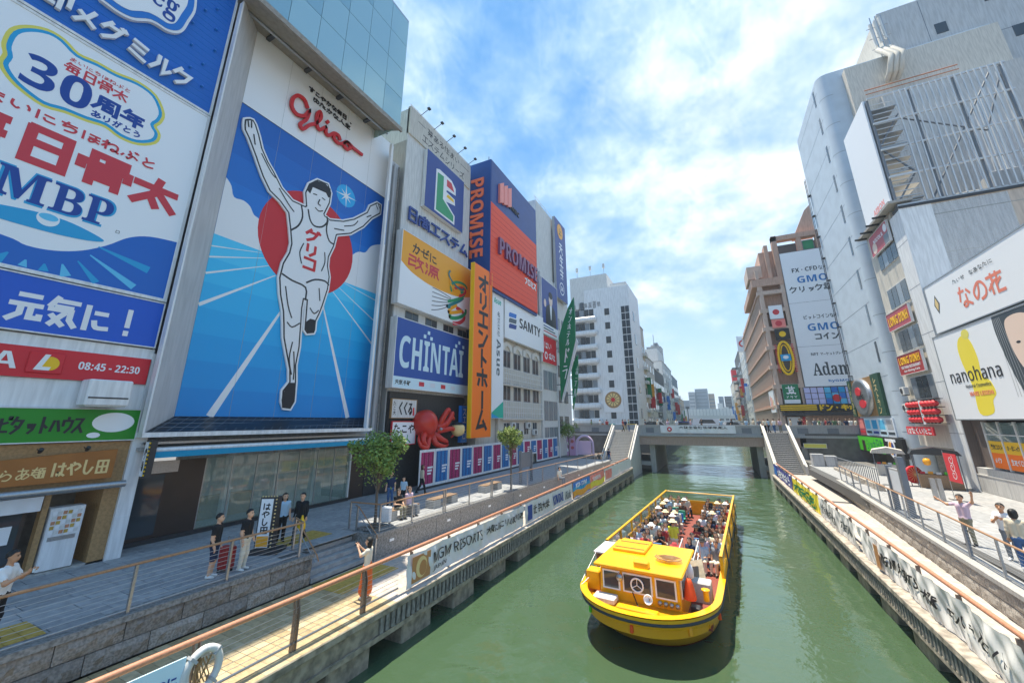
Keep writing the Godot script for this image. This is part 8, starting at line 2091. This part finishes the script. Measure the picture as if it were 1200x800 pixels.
func make_people() -> void:
	hx("lip", "#9c5a50", 0.6); hx("skin_a", "#d8ab8c", 0.6); hx("skin_b", "#c4926f", 0.6); hx("hair_black", "#15120f", 0.55); hx("hair_brown", "#4a3020", 0.55)
	hx("c_black", "#1c1d20", 0.85); hx("c_white", "#e4e4e2", 0.85); hx("c_cream", "#ddd5c2", 0.85); hx("c_navy", "#22304e", 0.85); hx("c_grey", "#7c8086", 0.85); hx("c_pink", "#cdb2c0", 0.85); hx("c_blue", "#4d86b8", 0.85); hx("c_sky", "#a9c6da", 0.85); hx("c_red", "#a83a3c", 0.85); hx("c_khaki", "#8d8670", 0.85); hx("c_beige", "#cdbfa6", 0.85); hx("c_yellow", "#e0dc3e", 0.8); hx("c_green", "#5c7a58", 0.85); hx("c_orange", "#d9692c", 0.85); hx("c_denim", "#41608c", 0.85); hx("straw", "#e6d6a8", 0.8); hx("c_brown", "#6b4a38", 0.85)
	var stand := figure({"short_sleeve": true, "shorts": false}, 0.02, true)
	var stand_shorts := figure({"shorts": true, "eR": Vector3(0.26, -0.2, -0.03), "wR": Vector3(0.25, -0.43, 0.04)}, 0.02, true)
	var photo := figure({"eL": Vector3(-0.24, -0.16, 0.14), "wL": Vector3(-0.10, -0.02, 0.36), "eR": Vector3(0.24, -0.16, 0.14), "wR": Vector3(0.08, -0.02, 0.36), "lean": Vector3(0, 0, 0.02)}, 0.02, true)
	var both_up := figure({"eL": Vector3(-0.42, 0.02, 0.05), "wL": Vector3(-0.63, 0.16, 0.10), "eR": Vector3(0.36, 0.22, 0.02), "wR": Vector3(0.42, 0.47, 0.06)}, 0.02, true)
	var dress := figure({"eL": Vector3(-0.22, -0.05, 0.18), "wL": Vector3(-0.10, 0.16, 0.36), "eR": Vector3(0.22, -0.05, 0.18), "wR": Vector3(0.06, 0.18, 0.36), "skirt": 0.25, "slim": 0.92}, 0.02, true)
	var walk := figure({"kL": Vector3(-0.1, 0.5, 0.14), "aL": Vector3(-0.1, 0.09, 0.22), "kR": Vector3(0.1, 0.49, -0.06), "aR": Vector3(0.1, 0.14, -0.32), "short_sleeve": false}, 0.022, true)
	var sits := []
	var poses := [{}, {"wL": Vector3(-0.12, -0.22, 0.26), "wR": Vector3(0.12, -0.22, 0.26), "eL": Vector3(-0.25, -0.22, 0.06), "eR": Vector3(0.25, -0.22, 0.06)}, {"eR": Vector3(0.27, -0.08, 0.16), "wR": Vector3(0.14, 0.14, 0.30), "look": Vector3(0.02, 0, 0)}, {"eL": Vector3(-0.26, -0.15, 0.12), "wL": Vector3(-0.1, 0.02, 0.32), "eR": Vector3(0.26, -0.15, 0.12), "wR": Vector3(0.1, 0.02, 0.32), "lean": Vector3(0, -0.02, 0.06)}]
	for q in poses:
		q["sit"] = true
		sits.append(figure(q, 0.032))
	var far_a := figure({}, 0.045)
	var far_b := figure({"kL": Vector3(-0.1, 0.5, 0.14), "aL": Vector3(-0.1, 0.09, 0.2), "aR": Vector3(0.1, 0.12, -0.25)}, 0.045)
	# left promenade
	person("person in a black t-shirt and dark shorts standing with back turned by a red suitcase", stand_shorts, Vector3(-14.15, 0.0, -7.95), 2.3, ["skin_a", "c_black", "c_navy", "c_white"], "hair_black")
	person("person in a black printed t-shirt and white trousers by a red suitcase", stand, Vector3(-13.95, 0.0, -8.75), 2.0, ["skin_a", "c_black", "c_cream", "c_white"], "hair_black")
	person("person in a pale blue shirt behind the bulb lined stand sign", stand, Vector3(-15.75, 0, -11.2), 1.2, ["skin_a", "c_sky", "c_black", "c_black"], "hair_black", "", 1.0)
	person("person in a dark sleeveless top holding a yellow bag beside the stand sign", walk, Vector3(-15.15, 0, -11.55), 0.5, ["skin_a", "c_black", "c_black", "c_black"], "hair_black")
	var bag := thing("yellow_bag", "yellow cloth bag held near the stand sign", "bag", Vector3(-14.85, 0.45, -11.4))
	put(G.new().lathe(smooth(P2([0.0, 0.0, 0.12, 0.02, 0.15, 0.2, 0.06, 0.42, 0.03, 0.55]), false, 3), 12), "bag", "yellow", bag)
	var ph := person("person in a white shirt and black apron taking a photo with a phone", photo, Vector3(-14.35, 0, -3.8), -1.75, ["skin_b", "c_white", "c_black", "c_black"], "hair_black")
	ph.rotation.y = 2.4
	var phone := thing("phone", "pale phone held up by the person taking a photo on the shaded promenade", "phone", Vector3(-14.35, 0, -3.8), 2.4); put(G.new().cbox(Vector3(0, 1.33, 0.47), Vector3(0.15, 0.08, 0.012), 0.003), "case", "ice", phone)
	person("person in a cream top and orange skirt taking a photo on the lower walkway", dress, Vector3(-10.85, -1.0, -11.0), -1.1, ["skin_a", "c_cream", "c_orange", "c_white"], "hair_black", "", 1.0)
	person("seated person in a dark top on the bench with a white suitcase", sits[1], Vector3(-14.35, 0.0, -16.2), 1.4, ["skin_a", "c_black", "c_khaki", "c_black"], "hair_black", "", 1.0)
	person("seated person in a pink top with a black backpack on the bench", sits[0], Vector3(-14.3, 0.0, -16.95), 1.4, ["skin_a", "c_pink", "c_grey", "c_black"], "hair_brown")
	person("person in a dark t-shirt and jeans carrying a white bag behind the leafy tree", stand, Vector3(-16.9, 0, -18.4), 0.6, ["skin_a", "c_navy", "c_denim", "c_black"], "hair_black")
	person("child in a white and blue shirt standing behind the leafy tree", stand_shorts, Vector3(-16.4, 0, -18.9), 0.3, ["skin_a", "c_sky", "c_black", "c_white"], "hair_black").scale = Vector3.ONE * 0.82
	person("person walking with a large black shoulder bag past the striped hoarding", walk, Vector3(-17.6, 0, -22.0), 2.6, ["skin_a", "c_beige", "c_black", "c_black"], "hair_brown", "", 1.0)
	person("person in a pale shirt seated on the low wall above the lower walkway", sits[0], Vector3(-12.3, -0.55, -33.5), 1.2, ["skin_a", "c_cream", "c_grey", "c_black"], "hair_black")
	person("person in dark clothes standing at the foot of the left bridge stairs", far_a, Vector3(-13.6, -1.0, -51.5), 0.4, ["skin_a", "c_black", "c_black", "c_black"], "hair_black")
	person("person in jeans climbing the left bridge stairs", far_b, Vector3(-13.0, -0.7, -54.2), 3.0, ["skin_a", "c_navy", "c_denim", "c_black"], "hair_black")
	# right promenade
	person("person in a pale pink t-shirt posing with both arms spread by the wire fence", both_up, Vector3(8.0, 0, -22.3), -0.9, ["skin_b", "c_pink", "c_khaki", "c_black"], "hair_black")
	person("person in a white shirt leaning towards a camera by the wire fence", photo, Vector3(8.35, 0, -20.6), -0.6, ["skin_b", "c_white", "c_grey", "c_white"], "hair_black")
	person("person in a beige sweater with a shoulder strap and blue jeans by the wire fence", figure({"eL": Vector3(-0.25, -0.18, 0.1), "wL": Vector3(-0.1, -0.05, 0.3), "short_sleeve": false}, 0.02, true), Vector3(8.1, 0, -19.4), 2.6, ["skin_b", "c_beige", "c_denim", "c_white"], "hair_black", "", 0.6)
	# bridge
	var tops := ["c_white", "c_black", "c_red", "c_cream", "c_sky", "c_grey", "c_navy", "c_pink", "c_beige", "c_green"]
	var r := RandomNumberGenerator.new()
	r.seed = 77
	var spots := [[-12.4, -61.6], [-11.6, -61.9], [-11.9, -60.9], [5.6, -61.7], [6.6, -61.5], [7.3, -62.0], [6.1, -62.6], [9.5, -62.4], [10.3, -62.6], [11.0, -62.3], [12.2, -62.6], [13.0, -62.4], [14.2, -62.6], [15.0, -62.2], [-16.0, -62.3], [-6.2, -62.5], [3.6, -62.4], [-1.8, -62.6], [8.6, -62.9], [16.0, -62.8], [-15.0, -62.6], [-17.5, -62.8], [-9.3, -62.3], [-7.6, -62.7], [-5.0, -62.2], [-3.2, -62.8], [0.6, -62.3], [1.9, -62.7], [4.4, -62.2], [5.1, -62.8], [9.9, -63.1], [11.6, -63.0], [12.6, -62.9], [13.6, -62.9], [14.7, -62.9], [17.0, -62.4]]
	for k in spots.size():
		person("pedestrian in a %s top with %s hair crossing the bridge" % [WORDS[tops[(k * 7 + 2) % 10]], "black" if k % 2 == 0 else "brown"], far_a if k % 2 else far_b, Vector3(spots[k][0], 3.0, spots[k][1]), r.randf_range(0, TAU), ["skin_a", tops[(k * 7 + 2) % 10], ["c_black", "c_denim", "c_khaki"][k % 3], "c_black"], ["hair_black", "hair_brown"][k % 2], "pedestrians on the bridge", 0.6 if k % 3 == 0 else 0.0)
	# boat
	for row in 15:
		for c in 6:
			var x: float = SEATS[c]
			if x > 0 and row < 2: continue
			if x < 0 and row < 2 and c > 0: continue
			if r.randf() < 0.08: continue
			var p := boat_xf * Vector3(x + r.randf_range(-0.06, 0.06), 0.36, 3.9 - row * 0.92 - 0.08)
			var hat: String = "" if r.randf() < 0.85 else ["straw", "c_white", "c_black"][r.randi() % 3]
			var top: String = ["c_white", "c_white", "c_black", "c_cream", "c_sky", "c_grey", "c_navy", "c_pink", "c_red", "c_brown", "c_green", "c_beige"][r.randi() % 12]
			var legs: String = ["c_black", "c_denim", "c_khaki", "c_cream"][r.randi() % 4]
			var hc := "hair_black" if r.randf() < 0.75 else "hair_brown"
			var lg := 1.0 if r.randf() < 0.45 else 0.0
			var words := "seated boat passenger in a %s top, %s legs, %s %s hair%s" % [WORDS[top], WORDS[legs], "long" if lg > 0 else "short", "black" if hc == "hair_black" else "brown", (", " + WORDS[hat] + " hat") if hat else ""]
			person(words, sits[r.randi() % 4], p, -0.064 + r.randf_range(-0.5, 0.5), ["skin_a" if r.randf() < 0.6 else "skin_b", top, legs, "c_black"], hc, "passengers seated on the tour boat", lg, hat)
	person("standing boat guide in a yellow vest and straw hat in the aisle", stand, boat_xf * Vector3(-0.1, 0.36, 0.9), 3.05, ["skin_b", "c_yellow", "c_cream", "c_black"], "hair_black", "", 0.0, "straw")
	person("seated boat crew member in a blue shirt and red cap by the white stair rails", sits[1], boat_xf * Vector3(0.35, 0.42, 3.6), 2.4, ["skin_b", "c_blue", "c_cream", "c_black"], "hair_brown", "", 0.0, "c_red")
